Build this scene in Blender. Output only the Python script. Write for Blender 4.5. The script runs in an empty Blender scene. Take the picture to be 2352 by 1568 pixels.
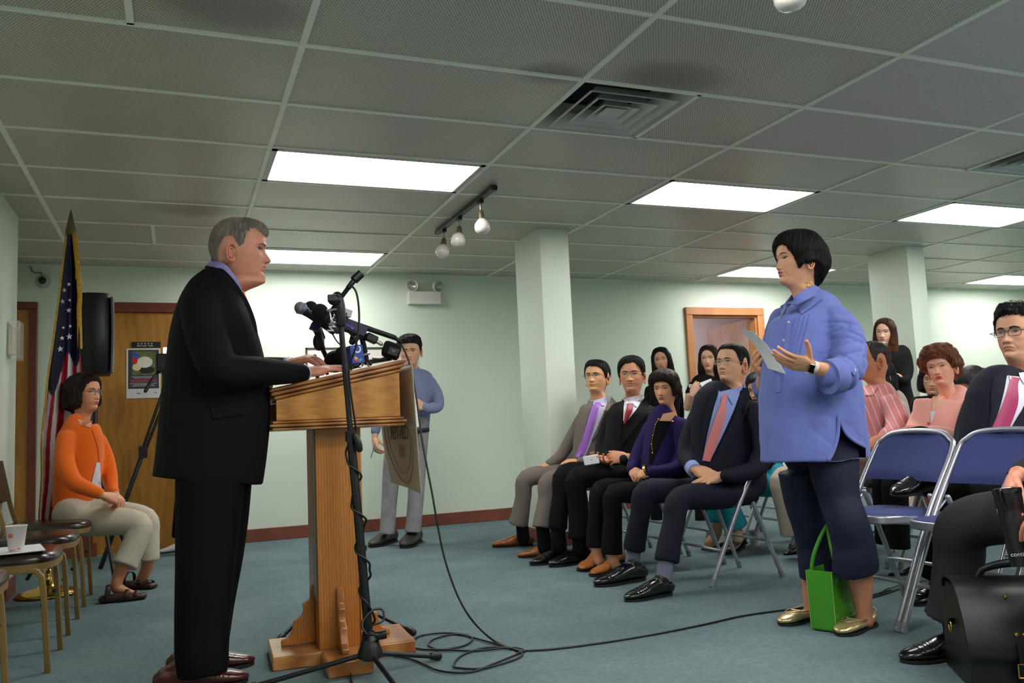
import bpy, bmesh, math, random
import numpy as np
from mathutils import Vector, Matrix
from mathutils.bvhtree import BVHTree

S = bpy.context.scene
COL = S.collection
random.seed(7)
RNG = np.random.default_rng(7)

# ------------------------------------------------------------------ camera
CAMZ = 0.89
YAW, PITCH, ROLL, FPX = 0.38275, 0.10134, -0.04531, 1930.25
def _cam():
    cy, sy, cp, sp, cr, sr = math.cos(YAW), math.sin(YAW), math.cos(PITCH), math.sin(PITCH), math.cos(ROLL), math.sin(ROLL)
    f = np.array([sy * cp, cy * cp, sp]); r = np.array([cy, -sy, 0.0]); u = np.cross(r, f)
    return cr * r + sr * u, -sr * r + cr * u, f
CR, CU, CF = _cam()
camd = bpy.data.cameras.new('camera'); cam = bpy.data.objects.new('camera', camd); COL.objects.link(cam)
camd.sensor_width = 36; camd.lens = FPX / 2352 * 36; camd.clip_start = 0.05; camd.clip_end = 60
m = Matrix.Identity(4)
for i in range(3):
    m[i][0] = CR[i]; m[i][1] = CU[i]; m[i][2] = -CF[i]
m[2][3] = CAMZ
cam.matrix_world = m
S.camera = cam
C0 = np.array([0, 0, CAMZ])
def ray(px, py):
    d = FPX * CF + (px - 1176) * CR - (py - 784) * CU
    return d / np.linalg.norm(d)
def PY(px, py, Y):
    """point of the room seen at a pixel of the photograph, at depth Y"""
    d = ray(px, py); return C0 + d * (Y / d[1])
def PZ(px, py, z=0.0):
    d = ray(px, py); return C0 + d * ((z - CAMZ) / d[2])
def pix(P):
    q = np.asarray(P, float) - C0; z = q @ CF; return np.stack([1176 + FPX * (q @ CR) / z, 784 - FPX * (q @ CU) / z], -1)
def PX(px, py, X):
    d = ray(px, py); return C0 + d * (X / d[0])

# ------------------------------------------------------------------ world, view
w = bpy.data.worlds.new('world'); S.world = w; w.use_nodes = True
w.node_tree.nodes['Background'].inputs[0].default_value = (0.75, 0.8, 0.85, 1)
w.node_tree.nodes['Background'].inputs[1].default_value = 0.25
S.view_settings.view_transform = 'Standard'; S.view_settings.look = 'None'
S.view_settings.exposure = 0.06; S.view_settings.gamma = 1.0; S.view_settings.use_curve_mapping = False
S.cycles.use_denoising = True
S.cycles.max_bounces = 8; S.cycles.diffuse_bounces = 5; S.cycles.glossy_bounces = 3
S.cycles.transparent_max_bounces = 12; S.cycles.transmission_bounces = 4
S.cycles.caustics_reflective = False; S.cycles.caustics_refractive = False
PANEL_STRENGTH = 15.0        # the fluorescent ceiling panels

# ------------------------------------------------------------------ colours, materials
def lin(h):
    if isinstance(h, str):
        h = h.lstrip('#'); c = [int(h[i:i + 2], 16) / 255 for i in (0, 2, 4)]
    else:
        c = [v / 255 for v in h]
    return tuple(v / 12.92 if v <= .04045 else ((v + .055) / 1.055) ** 2.4 for v in c) + (1.0,)
MATS = {}
class NT:
    def __init__(s, m):
        s.t = m.node_tree; s.n = s.t.nodes; s.l = s.t.links
        s.b = s.n['Principled BSDF']
    def add(s, typ, **kw):
        x = s.n.new(typ)
        for k, v in kw.items():
            if k.startswith('i_'):
                k = k[2:]; k = int(k) if k.isdigit() else k.replace('_', ' ')
                x.inputs[k].default_value = v
            else: setattr(x, k, v)
        return x
    def link(s, a, b): s.l.new(a, b)
    def math(s, op, a, b=None, c=None):
        x = s.n.new('ShaderNodeMath'); x.operation = op
        for i, v in enumerate((a, b, c)):
            if v is None: continue
            if isinstance(v, (int, float)): x.inputs[i].default_value = v
            else: s.l.new(v, x.inputs[i])
        return x.outputs[0]
    def mix(s, f, a, b):
        x = s.n.new('ShaderNodeMix'); x.data_type = 'RGBA'
        for i, v in ((0, f), (6, a), (7, b)):
            if isinstance(v, (int, float, tuple)): x.inputs[i].default_value = v
            else: s.l.new(v, x.inputs[i])
        return x.outputs[2]
    def pos(s, scale=(1, 1, 1), rot=(0, 0, 0), obj=False):
        g = s.n.new('ShaderNodeTexCoord' if obj else 'ShaderNodeNewGeometry')
        mp = s.n.new('ShaderNodeMapping'); mp.inputs['Scale'].default_value = scale; mp.inputs['Rotation'].default_value = rot
        s.l.new(g.outputs['Object' if obj else 'Position'], mp.inputs[0]); return mp.outputs[0]
    def noise(s, vec, scale, detail=3, rough=.5):
        x = s.n.new('ShaderNodeTexNoise'); x.inputs['Scale'].default_value = scale; x.inputs['Detail'].default_value = detail
        x.inputs['Roughness'].default_value = rough; s.l.new(vec, x.inputs['Vector']); return x.outputs['Fac']
    def ramp(s, f, stops):
        x = s.n.new('ShaderNodeValToRGB'); s.l.new(f, x.inputs[0]); e = x.color_ramp.elements
        while len(e) < len(stops): e.new(.5)
        for q, (p, c) in zip(e, stops): q.position = p; q.color = c
        return x.outputs[0]
    def bump(s, h, strength=.3, dist=.01):
        x = s.n.new('ShaderNodeBump'); x.inputs['Strength'].default_value = strength; x.inputs['Distance'].default_value = dist
        s.l.new(h, x.inputs['Height']); s.l.new(x.outputs[0], s.b.inputs['Normal'])
def newmat(name):
    m = bpy.data.materials.new(name); m.use_nodes = True; MATS[name] = m; return m, NT(m)
def mat(name, c, rough=.6, metal=0, spec=.5, var=.06, vscale=8, bump=0, bscale=200, sheen=0, coat=0, fab=0):
    """base colour with slight noise variation and noise bump"""
    if name in MATS: return MATS[name]
    m, t = newmat(name); b = t.b
    c = lin(c) if isinstance(c, (str, list)) or max(c) > 1 else tuple(c)[:3] + (1,)
    b.inputs['Roughness'].default_value = rough; b.inputs['Metallic'].default_value = metal
    b.inputs['Specular IOR Level'].default_value = spec
    if sheen: b.inputs['Sheen Weight'].default_value = sheen
    if coat: b.inputs['Coat Weight'].default_value = coat; b.inputs['Coat Roughness'].default_value = .12
    p = t.pos()
    f = t.noise(p, vscale)
    dk = tuple(v * (1 - var) for v in c[:3]) + (1,); lt = tuple(min(1, v * (1 + var)) for v in c[:3]) + (1,)
    t.link(t.ramp(f, [(.3, dk), (.7, lt)]), b.inputs['Base Color'])
    if fab:
        a = t.noise(p, fab, 4, .6); t.bump(a, .35, .004)
    elif bump:
        t.bump(t.noise(p, bscale, 2), bump, .003)
    return m
def vcmat(name, rough=.5, spec=.5, sss=0, bump=0, bscale=150, sheen=0, aniso=False):
    """colour comes from the mesh's own colour attribute"""
    if name in MATS: return MATS[name]
    m, t = newmat(name)
    a = t.add('ShaderNodeVertexColor', layer_name='Col')
    t.link(a.outputs[0], t.b.inputs['Base Color'])
    t.b.inputs['Roughness'].default_value = rough; t.b.inputs['Specular IOR Level'].default_value = spec
    if sss:
        t.b.inputs['Subsurface Weight'].default_value = sss; t.b.inputs['Subsurface Radius'].default_value = (.012, .005, .003)
        t.b.inputs['Subsurface Scale'].default_value = 1.0
    if bump:
        t.bump(t.noise(t.pos(), bscale, 3), bump, .002)
    return m
SKIN = vcmat('skin', .48, .4, 0.12, .12, 260)
EYE = vcmat('eye', .3, .5)
HAIR = vcmat('hair', .5, .3)
LIPS = SKIN

# ------------------------------------------------------------------ mesh helpers
def nrm(v):
    v = np.asarray(v, float); n = np.linalg.norm(v, axis=-1, keepdims=True); return v / np.maximum(n, 1e-9)
def catmull(P, sub):
    P = np.asarray(P, float)
    if sub <= 1 or len(P) < 2: return P
    Q = np.vstack([2 * P[0] - P[1], P, 2 * P[-1] - P[-2]]); out = []
    for i in range(1, len(Q) - 2):
        a, b, c, d = Q[i - 1], Q[i], Q[i + 1], Q[i + 2]
        for k in range(sub):
            t = k / sub
            out.append(.5 * (2 * b + (c - a) * t + (2 * a - 5 * b + 4 * c - d) * t * t + (3 * b - a - 3 * c + d) * t ** 3))
    out.append(P[-1]); return np.array(out)
class MB:
    def __init__(s): s.V = []; s.F = []; s.M = []; s.C = []; s.n = 0
    def add(s, V, F, mi=0, col=None):
        V = np.asarray(V, float).reshape(-1, 3)
        s.V.append(V); n = s.n
        s.F += [tuple(int(i) + n for i in f) for f in F]; s.M += [mi] * len(F)
        if col is None: col = (1, 1, 1)
        c = np.asarray(col, float)
        if c.ndim == 1: c = np.tile(c[:3], (len(V), 1))
        s.C.append(c[:, :3]); s.n += len(V); return s
    def verts(s): return np.vstack(s.V) if s.V else np.zeros((0, 3))
    def box(s, c, size, R=None, mi=0, col=None):
        h = np.array(size) / 2
        V = np.array([[x, y, z] for x in (-1, 1) for y in (-1, 1) for z in (-1, 1)]) * h
        if R is not None: V = V @ np.asarray(R).T
        F = [(0, 1, 3, 2), (4, 6, 7, 5), (0, 4, 5, 1), (2, 3, 7, 6), (0, 2, 6, 4), (1, 5, 7, 3)]
        return s.add(V + np.array(c), F, mi, col)
    def b2(s, lo, hi, mi=0):
        lo = np.array(lo, float); hi = np.array(hi, float); return s.box((lo + hi) / 2, np.abs(hi - lo), None, mi)
    def tube(s, path, rad, ref=None, n=14, sub=4, cap='round', e=2.0, mi=0, col=None):
        path = np.asarray(path, float); k = len(path)
        rad = np.asarray(rad, float)
        if rad.ndim == 0: rad = np.full(k, float(rad))
        if rad.ndim == 1 and len(rad) == 2 and k != 2: rad = np.tile(rad, (k, 1))
        if rad.ndim == 1: rad = np.stack([rad, rad], 1)
        if ref is not None:
            ref = np.asarray(ref, float)
            if ref.ndim == 1: ref = np.tile(ref, (k, 1))
            Q = catmull(np.hstack([path, rad, ref]), sub)
        else: Q = catmull(np.hstack([path, rad]), sub)
        P = Q[:, :3]; R = np.maximum(Q[:, 3:5], 1e-4)
        T = nrm(np.gradient(P, axis=0)) if len(P) > 1 else np.array([[0, 0, 1.]])
        if ref is not None: A = nrm(Q[:, 5:8] - (Q[:, 5:8] * T).sum(1, keepdims=True) * T)
        else:
            A = np.zeros_like(P); a = np.cross(T[0], [0, 0, 1.])
            if np.linalg.norm(a) < .2: a = np.cross(T[0], [0, 1., 0])
            A[0] = nrm(a)
            for i in range(1, len(P)): A[i] = nrm(A[i - 1] - (A[i - 1] @ T[i]) * T[i])
        B = np.cross(T, A)
        if cap == 'round':
            def ends(i, sg):
                r = R[i].min() * .9; o = []
                for f, g in ((.55, .84), (.9, .45)): o.append((P[i] + sg * T[i] * r * f, R[i] * g, A[i], B[i]))
                return o, P[i] + sg * T[i] * r
            e0, t0 = ends(0, -1); e1, t1 = ends(-1, 1)
            st = e0[::-1] + [(P[i], R[i], A[i], B[i]) for i in range(len(P))] + e1
        else:
            st = [(P[i], R[i], A[i], B[i]) for i in range(len(P))]; t0, t1 = P[0], P[-1]
        th = np.arange(n) * 2 * math.pi / n; ct, sn = np.cos(th), np.sin(th)
        cc = np.sign(ct) * np.abs(ct) ** (2 / e); ss = np.sign(sn) * np.abs(sn) ** (2 / e)
        V = np.vstack([c + r[0] * cc[:, None] * a + r[1] * ss[:, None] * b for c, r, a, b in st])
        F = []; m_ = len(st)
        for i in range(m_ - 1):
            for j in range(n):
                j2 = (j + 1) % n; F.append((i * n + j, i * n + j2, (i + 1) * n + j2, (i + 1) * n + j))
        if cap:
            V = np.vstack([V, t0, t1]); q = m_ * n
            for j in range(n):
                F.append((q, (j + 1) % n, j)); F.append((q + 1, (m_ - 1) * n + j, (m_ - 1) * n + (j + 1) % n))
        return s.add(V, F, mi, col)
    def ball(s, c, r, n=16, R=None, mi=0, col=None):
        r = np.ones(3) * r; V = [[0, 0, -1.]]; F = []; k = n // 2
        for i in range(1, k):
            a = -math.pi / 2 + math.pi * i / k
            for j in range(n):
                b = 2 * math.pi * j / n; V.append([math.cos(a) * math.cos(b), math.cos(a) * math.sin(b), math.sin(a)])
        V.append([0, 0, 1.]); L = len(V) - 1
        for j in range(n):
            j2 = (j + 1) % n; F.append((0, 1 + j2, 1 + j)); F.append((L, L - n + j, L - n + j2))
            for i in range(k - 2): F.append((1 + i * n + j, 1 + i * n + j2, 1 + (i + 1) * n + j2, 1 + (i + 1) * n + j))
        V = np.array(V) * r
        if R is not None: V = V @ np.asarray(R).T
        return s.add(V + np.array(c), F, mi, col)
    def cyl(s, a, b, r, r2=None, n=20, mi=0, col=None):
        return s.tube([a, b], [[r, r], [r if r2 is None else r2] * 2], n=n, sub=1, cap='flat', mi=mi, col=col)
    def lathe(s, c, prof, n=28, R=None, mi=0, col=None):
        """prof: (radius, height) pairs"""
        V = []; F = []; k = len(prof)
        for r, z in prof:
            for j in range(n):
                a = 2 * math.pi * j / n; V.append([r * math.cos(a), r * math.sin(a), z])
        for i in range(k - 1):
            for j in range(n):
                j2 = (j + 1) % n; F.append((i * n + j, i * n + j2, (i + 1) * n + j2, (i + 1) * n + j))
        V = np.array(V)
        if R is not None: V = V @ np.asarray(R).T
        return s.add(V + np.array(c), F, mi, col)
    def prism(s, pts, ext, mi=0, col=None):
        """closed outline pts (k,3) pushed along ext"""
        P = np.asarray(pts, float); k = len(P); V = np.vstack([P, P + np.array(ext)])
        F = [tuple(range(k))[::-1], tuple(range(k, 2 * k))] + [(i, (i + 1) % k, k + (i + 1) % k, k + i) for i in range(k)]
        return s.add(V, F, mi, col)
    def grid(s, G, mi=0, col=None, closeu=False, closev=False):
        G = np.asarray(G, float); a, b = G.shape[:2]; F = []
        for i in range(a - (0 if closeu else 1)):
            for j in range(b - (0 if closev else 1)):
                i2, j2 = (i + 1) % a, (j + 1) % b; F.append((i * b + j, i * b + j2, i2 * b + j2, i2 * b + j))
        return s.add(G.reshape(-1, 3), F, mi, None if col is None else np.asarray(col).reshape(-1, 3) if np.ndim(col) > 1 else col)
    def slab(s, G, G2, mi=0, col=None):
        """two grids back to back, closed at the edge"""
        G = np.asarray(G, float); G2 = np.asarray(G2, float); a, b = G.shape[:2]; n = a * b
        V = np.vstack([G.reshape(-1, 3), G2.reshape(-1, 3)]); F = []
        for i in range(a - 1):
            for j in range(b - 1):
                q = (i * b + j, i * b + j + 1, (i + 1) * b + j + 1, (i + 1) * b + j); F.append(q); F.append(tuple(n + x for x in q[::-1]))
        e = [(0, j) for j in range(b)] + [(i, b - 1) for i in range(1, a)] + [(a - 1, j) for j in range(b - 2, -1, -1)] + [(i, 0) for i in range(a - 2, 0, -1)]
        e = [i * b + j for i, j in e]
        for x, y in zip(e, e[1:] + e[:1]): F.append((y, x, n + x, n + y))
        c = None if col is None else (col if np.ndim(col) == 1 else np.vstack([np.reshape(col, (-1, 3))] * 2))
        return s.add(V, F, mi, c)
def wloc(o):
    v = Vector((0, 0, 0))
    while o is not None: v += o.location; o = o.parent
    return np.array(v)
def ob(name, mb, mats, parent=None, smooth=None, local=False, label=None, bevel=0, color=False):
    """links one mesh object; vertices are given in world space unless local"""
    V = mb.verts() if isinstance(mb, MB) else mb[0]; F = mb.F if isinstance(mb, MB) else mb[1]
    if parent is not None and not local: V = V - wloc(parent)
    me = bpy.data.meshes.new(name); me.from_pydata(V.tolist() if not isinstance(V, list) else V, [], F)
    mats = mats if isinstance(mats, (list, tuple)) else [mats]
    for x in mats: me.materials.append(x)
    if isinstance(mb, MB) and any(mb.M): me.polygons.foreach_set('material_index', mb.M)
    if color and isinstance(mb, MB):
        C = np.vstack(mb.C); at = me.color_attributes.new('Col', 'FLOAT_COLOR', 'POINT')
        at.data.foreach_set('color', np.hstack([C, np.ones((len(C), 1))]).astype(np.float32).ravel())
    me.validate(); me.update()
    if smooth is not False:
        me.shade_smooth()
        if smooth is not True: me.set_sharp_from_angle(angle=math.radians(smooth or 38))
    o = bpy.data.objects.new(name, me); COL.objects.link(o)
    if parent is not None: o.parent = parent
    if label: o['label'] = label
    if bevel:
        b = o.modifiers.new('bevel', 'BEVEL'); b.width = bevel; b.segments = 2; b.limit_method = 'ANGLE'; b.angle_limit = math.radians(40); b.harden_normals = False
    return o
def empty(name, loc, label=None, cat=None, group=None, rz=0):
    o = bpy.data.objects.new(name, None); COL.objects.link(o); o.empty_display_size = .1
    o.location = [float(v) for v in loc]; o.rotation_euler.z = rz
    tag(o, label, cat, group); return o
def tag(o, label=None, cat=None, group=None, kind=None):
    if label: o['label'] = label
    if cat: o['category'] = cat
    if group: o['group'] = group
    if kind: o['kind'] = kind
    return o
def copy_tree(o, parent=None):
    c = o.copy(); COL.objects.link(c); c.parent = parent
    for ch in list(o.children): copy_tree(ch, c)
    return c
def voxel(mb, vs, smooth=2, fac=.6):
    """one continuous surface around all closed pieces of mb"""
    me = bpy.data.meshes.new('tmp'); me.from_pydata(mb.verts().tolist(), [], mb.F); o = bpy.data.objects.new('tmp', me); COL.objects.link(o)
    r = o.modifiers.new('r', 'REMESH'); r.mode = 'VOXEL'; r.voxel_size = vs; r.use_smooth_shade = True
    if smooth: q = o.modifiers.new('s', 'SMOOTH'); q.factor = fac; q.iterations = smooth
    dg = bpy.context.evaluated_depsgraph_get(); ev = o.evaluated_get(dg); m2 = ev.to_mesh()
    V = np.empty(len(m2.vertices) * 3); m2.vertices.foreach_get('co', V); V = V.reshape(-1, 3)
    N = np.empty(len(m2.vertices) * 3); m2.vertices.foreach_get('normal', N); N = N.reshape(-1, 3)
    F = [tuple(p.vertices) for p in m2.polygons]
    ev.to_mesh_clear(); bpy.data.objects.remove(o); bpy.data.meshes.remove(me)
    return V, F, N
def snoise(P, k, seed=0, oct=3):
    """smooth pseudo noise, about -1..1"""
    g = np.random.default_rng(seed); out = np.zeros(len(P)); a = 1; tot = 0
    for o in range(oct):
        for i in range(5):
            d = nrm(g.normal(size=3)) * k * (2 ** o) * g.uniform(.7, 1.4); out += a * np.sin(P @ d + g.uniform(0, 6.28) + 1.2 * np.sin(P @ (np.roll(d, 1) * .6) + g.uniform(0, 6)))
        tot += a * 2.2; a *= .55
    return out / tot
def wrinkle(V, N, amp=.004, k=14, seed=1, folds=()):
    """soft cloth unevenness plus pressed folds: folds = (centre, along, radius, amp, wavelength)"""
    d = amp * snoise(V, k, seed) + amp * .35 * snoise(V, k * 3.1, seed + 9, 2)
    for i, (c, ax, r, a, wl) in enumerate(folds):
        q = V - np.array(c); ax = nrm(ax); wgt = np.exp(-(q ** 2).sum(1) / (r * r))
        ax = nrm(ax + .45 * np.cross(ax, [.3, 1, .2]) * (1 if i % 2 else -1))
        t = (q @ ax)[:, None]; q2 = (q - t * ax) * .32 + t * ax
        f = snoise(q2, 3.0 / wl, seed + i, 1) + .25 * snoise(q2, 6 / wl, seed + i + 40, 1); d = d + a * wgt * (.5 - 1.7 * np.exp(-(f / .30) ** 2) + .5 * f) 
    return V + N * d[:, None]
def text(body, size, loc, R, m, parent, name='lettering', depth=.0008, align='CENTER', flip=False, bold=False):
    cu = bpy.data.curves.new(name, 'FONT'); cu.body = body; cu.size = size; cu.extrude = depth; cu.align_x = align; cu.align_y = 'CENTER'
    if bold: cu.offset = size * .02
    o = bpy.data.objects.new(name, cu); COL.objects.link(o)
    M = Matrix([list(r) for r in R]).to_4x4(); M.translation = Vector([float(v) for v in loc])
    if flip: M = M @ Matrix.Scale(-1, 4, (1, 0, 0))
    o.matrix_world = M; cu.materials.append(m)
    dg = bpy.context.evaluated_depsgraph_get(); me = bpy.data.meshes.new_from_object(o.evaluated_get(dg))
    V = np.array([tuple(M @ v.co) for v in me.vertices]).reshape(-1, 3); F = [tuple(p.vertices) for p in me.polygons]
    bpy.data.objects.remove(o)
    mb = MB(); mb.add(V, F); return ob(name, mb, m, parent, smooth=False)
def rotz(a): c, s_ = math.cos(a), math.sin(a); return np.array([[c, -s_, 0], [s_, c, 0], [0, 0, 1.]])
def rotx(a): c, s_ = math.cos(a), math.sin(a); return np.array([[1., 0, 0], [0, c, -s_], [0, s_, c]])
def roty(a): c, s_ = math.cos(a), math.sin(a); return np.array([[c, 0, s_], [0, 1., 0], [-s_, 0, c]])
def frame(x, z):
    """rotation whose columns are x, y, z axes"""
    x = nrm(x); z = nrm(np.asarray(z, float) - (np.asarray(z, float) @ x) * x); return np.stack([x, np.cross(z, x), z], 1)
# ================================================================== ROOM
CEIL = 2.387; YB = 7.754; XL = -1.197; XN = -0.95; XR = 11.2; YN = -3.2
GX0, GXS, GY0, GYS = .459, 1.21, 3.165, .605      # ceiling grid lines
WALL, t = newmat('painted_wall')
p_ = t.pos(); n1 = t.noise(p_, .8, 2); n2 = t.noise(p_, 90, 2)
t.link(t.ramp(n1, [(.3, lin((215, 226, 211))), (.7, lin((221, 231, 216)))]), t.b.inputs['Base Color'])
t.b.inputs['Roughness'].default_value = .42; t.b.inputs['Specular IOR Level'].default_value = .35; t.bump(n2, .08, .002)
CARPET, t = newmat('carpet')
p_ = t.pos(); a = t.noise(p_, 260, 3, .7); b = t.noise(p_, 1.7, 4, .6); c = t.noise(p_, 35, 3)
f = t.math('ADD', t.math('MULTIPLY', a, .5), t.math('ADD', t.math('MULTIPLY', b, .3), t.math('MULTIPLY', c, .2)))
t.link(t.ramp(f, [(.36, lin((78, 96, 100))), (.5, lin((103, 122, 126))), (.66, lin((130, 146, 148)))]), t.b.inputs['Base Color'])
t.b.inputs['Roughness'].default_value = .95; t.b.inputs['Specular IOR Level'].default_value = .1; t.bump(a, .6, .004)
# perforated metal ceiling panel
PERF, t = newmat('perforated_panel')
g_ = t.n.new('ShaderNodeNewGeometry'); sp = t.n.new('ShaderNodeSeparateXYZ'); t.link(g_.outputs['Position'], sp.inputs[0])
px_ = t.math('MULTIPLY', sp.outputs[0], 1 / .0125); py_ = t.math('MULTIPLY', sp.outputs[1], 1 / .0100)
row = t.math('FLOOR', py_); odd = t.math('MULTIPLY', t.math('MODULO', t.math('ADD', row, 1000), 2), .5)
fx = t.math('SUBTRACT', t.math('FRACT', t.math('ADD', t.math('ADD', px_, 1000), odd)), .5); fy = t.math('SUBTRACT', t.math('FRACT', t.math('ADD', py_, 1000)), .5)
dd = t.math('MAXIMUM', t.math('MULTIPLY', t.math('ABSOLUTE', fx), 1.25), t.math('MULTIPLY', t.math('ABSOLUTE', fy), 1.75))
hole = t.math('LESS_THAN', dd, .42)
nn = t.noise(g_.outputs['Position'], 1.3, 3)
base = t.ramp(nn, [(.3, lin((208, 202, 188))), (.7, lin((220, 213, 200)))])
for (sx, sy, ra, rb) in ((545, 25, .34, .22), (440, 482, .40, .24), (1545, 182, .36, .20), (1270, 172, .2, .14)):   # soot marks by old grilles
    c_ = PZ(sx, sy, CEIL); dx_ = t.math('MULTIPLY', t.math('SUBTRACT', sp.outputs[0], float(c_[0])), 1 / ra); dy_ = t.math('MULTIPLY', t.math('SUBTRACT', sp.outputs[1], float(c_[1])), 1 / rb)
    r2 = t.math('ADD', t.math('ADD', t.math('MULTIPLY', dx_, dx_), t.math('MULTIPLY', dy_, dy_)), t.math('MULTIPLY', t.noise(g_.outputs['Position'], 5, 3), .5))
    mk = t.n.new('ShaderNodeMapRange'); mk.interpolation_type = 'SMOOTHSTEP'; mk.inputs['From Min'].default_value = 1.25; mk.inputs['From Max'].default_value = .2; mk.inputs['To Max'].default_value = .6; t.link(r2, mk.inputs['Value'])
    base = t.mix(mk.outputs[0], base, lin((72, 68, 60)))
t.link(t.mix(hole, base, lin((112, 108, 100))), t.b.inputs['Base Color'])
rr = t.math('ADD', t.math('MULTIPLY', hole, .5), .33); t.link(rr, t.b.inputs['Roughness']); t.b.inputs['Specular IOR Level'].default_value = .6
ACOU, t = newmat('acoustic_tile')
p_ = t.pos((1, 1, 1)); v = t.n.new('ShaderNodeTexVoronoi'); v.inputs['Scale'].default_value = 70; t.link(t.pos((.5, 1.6, 1), (0, 0, .5)), v.inputs['Vector'])
sp_ = t.math('LESS_THAN', v.outputs['Distance'], .16); s2 = t.math('GREATER_THAN', t.noise(p_, 30), .5)
t.link(t.mix(t.math('MULTIPLY', sp_, s2), lin((205, 196, 196)), lin((120, 112, 112))), t.b.inputs['Base Color']); t.b.inputs['Roughness'].default_value = .9
t.bump(t.noise(p_, 140, 3), .3, .003)
PLAINC = mat('plain_ceiling_strip', (186, 186, 176), .7)
TBAR = mat('ceiling_grid_metal', (238, 238, 228), .5, var=.03)
BASEB = mat('brown_baseboard', (122, 62, 44), .5, var=.2, vscale=6)
FRAMEB = mat('red_brown_frame', (112, 52, 38), .42, var=.15)
def woodmat(name, c1, c2, c3, scale=(1, 1, 1), rough=.38, k=3.0, coat=.2, dist=6, rot=(0, 0, 0), wv_w=.42, fw=.28):
    m, t = newmat(name); p = t.pos(scale, rot)
    n = t.noise(p, k, 3, .55); wv = t.n.new('ShaderNodeTexWave'); wv.inputs['Scale'].default_value = k * 1.1; wv.inputs['Distortion'].default_value = dist
    wv.inputs['Detail'].default_value = 3; wv.inputs['Detail Scale'].default_value = 1.4; t.link(p, wv.inputs['Vector'])
    fine = t.noise(t.pos((scale[0] * 6, scale[1] * 6, scale[2] * 6), rot), k * 2.5, 4, .7)
    f = t.math('ADD', t.math('MULTIPLY', wv.outputs['Fac'], wv_w), t.math('ADD', t.math('MULTIPLY', n, 1 - fw - wv_w), t.math('MULTIPLY', fine, fw)))
    t.link(t.ramp(f, [(.25, lin(c1)), (.5, lin(c2)), (.75, lin(c3))]), t.b.inputs['Base Color'])
    t.b.inputs['Roughness'].default_value = rough; t.b.inputs['Coat Weight'].default_value = coat; t.b.inputs['Coat Roughness'].default_value = .25
    t.bump(fine, .08, .002); return m
DOORW = woodmat('door_veneer', (132, 84, 22), (172, 116, 38), (190, 134, 52), (1.6, 1.6, .8), .4, 2.4, .25, 9, wv_w=.12)
DOORT = woodmat('door_trim_wood', (160, 98, 52), (184, 118, 68), (200, 138, 86), (.6, .6, .6), .45, 2, wv_w=.1)
def quad(name, P, m, kind=True, thick=None):
    mb = MB(); mb.prism(P, thick); o = ob(name, mb, m, smooth=False)
    if kind: o['kind'] = 'structure'
    return o
quad('floor', [(XL - .3, YN, -.08), (XR, YN, -.08), (XR, YB + 2.6, -.08), (XL - .3, YB + 2.6, -.08)], CARPET, thick=(0, 0, .08))
# back wall with the open doorway cut out of it (door_3)
DX0, DX1, DZ = 5.25, 6.12, 2.02
wb = MB(); T = .12
wb.b2((XL - .3, YB, 0), (DX0, YB + T, 2.6)); wb.b2((DX1, YB, 0), (XR, YB + T, 2.6)); wb.b2((DX0, YB, DZ), (DX1, YB + T, 2.6))
tag(ob('wall_back', wb, WALL, smooth=False), kind='structure')
wl = MB(); wl.b2((XN - .35, YN, 0), (XN, 6.16, CEIL + .1)); wl.b2((XL - .3, 6.16, 0), (XL, YB, CEIL + .1))
tag(ob('wall_left', wl, WALL, smooth=False), kind='structure')
wr = MB(); wr.b2((XR, YN, 0), (XR + .1, YB, CEIL + .1)); tag(ob('wall_right', wr, WALL, smooth=False), kind='structure')
wn = MB(); wn.b2((XN - .3, YN - .1, 0), (XR, YN, CEIL + .1)); tag(ob('wall_near', wn, WALL, smooth=False), kind='structure')
# ceiling tiles in their grid
lights = [(0, 4.375), (2, 4.375), (4, 4.375), (6, 4.375), (0, 6.795), (4, 6.795), (7, 6.795)]
lights += [(0, 1.35), (2, 1.35), (4, 1.35), (6, 1.35), (0, -1.07), (2, -1.07), (4, -1.07), (6, -1.07), (1, .14), (3, .14), (5, .14)]  # the final row is added, unseen, as front fill light on the faces
vents = [(1.669, 3.165), (GX0 + GXS * 3.5, 3.165)]
acou = [(2, 2.56), (2, 3.165 - .0), (3, 1.955), (2, 1.955), (3, 1.35)]
acou = [(2, 3.165), (2, 2.56), (2, 1.955), (3, 2.56), (3, 1.955)]
cm = MB()
for i in range(-2, 9):
    x0 = GX0 + GXS * i
    for j in range(-11, 8):
        y0 = GY0 + GYS * j; y1 = y0 + GYS; mi = 0
        if any(a == i and abs(b - y0) < .1 for a, b in lights): continue
        if any(a == i and abs(b - y0) < .1 for a, b in acou): mi = 1
        xa, xb = x0, x0 + GXS
        for vx, vy in vents:
            if abs(vy - y0) < .1 and x0 - .01 <= vx < x0 + GXS:
                if vx < x0 + .1: xa = x0 + GXS / 2
                else: xb = x0 + GXS / 2
        if j == 7: y1 = YB; mi = 2
        dz = [random.uniform(-.0016, .0016) for _ in range(4)]
        cm.add([(xa, y0, CEIL + .006 + dz[0]), (xa, y1, CEIL + .006 + dz[1]), (xb, y1, CEIL + .006 + dz[2]), (xb, y0, CEIL + .006 + dz[3])], [(0, 1, 2, 3)], mi)
co = ob('ceiling', cm, [PERF, ACOU, PLAINC], smooth=False); co['kind'] = 'structure'
gm = MB()
for i in range(-1, 10): gm.b2((GX0 + GXS * i - .0125, YN, CEIL - .001), (GX0 + GXS * i + .0125, YB, CEIL + .02))
for j in range(-10, 8): gm.b2((XN - .3, GY0 + GYS * j - .0125, CEIL), (XR, GY0 + GYS * j + .0125, CEIL + .02))
gm.b2((XL, YB - .02, CEIL - .003), (XR, YB, CEIL + .02))
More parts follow.
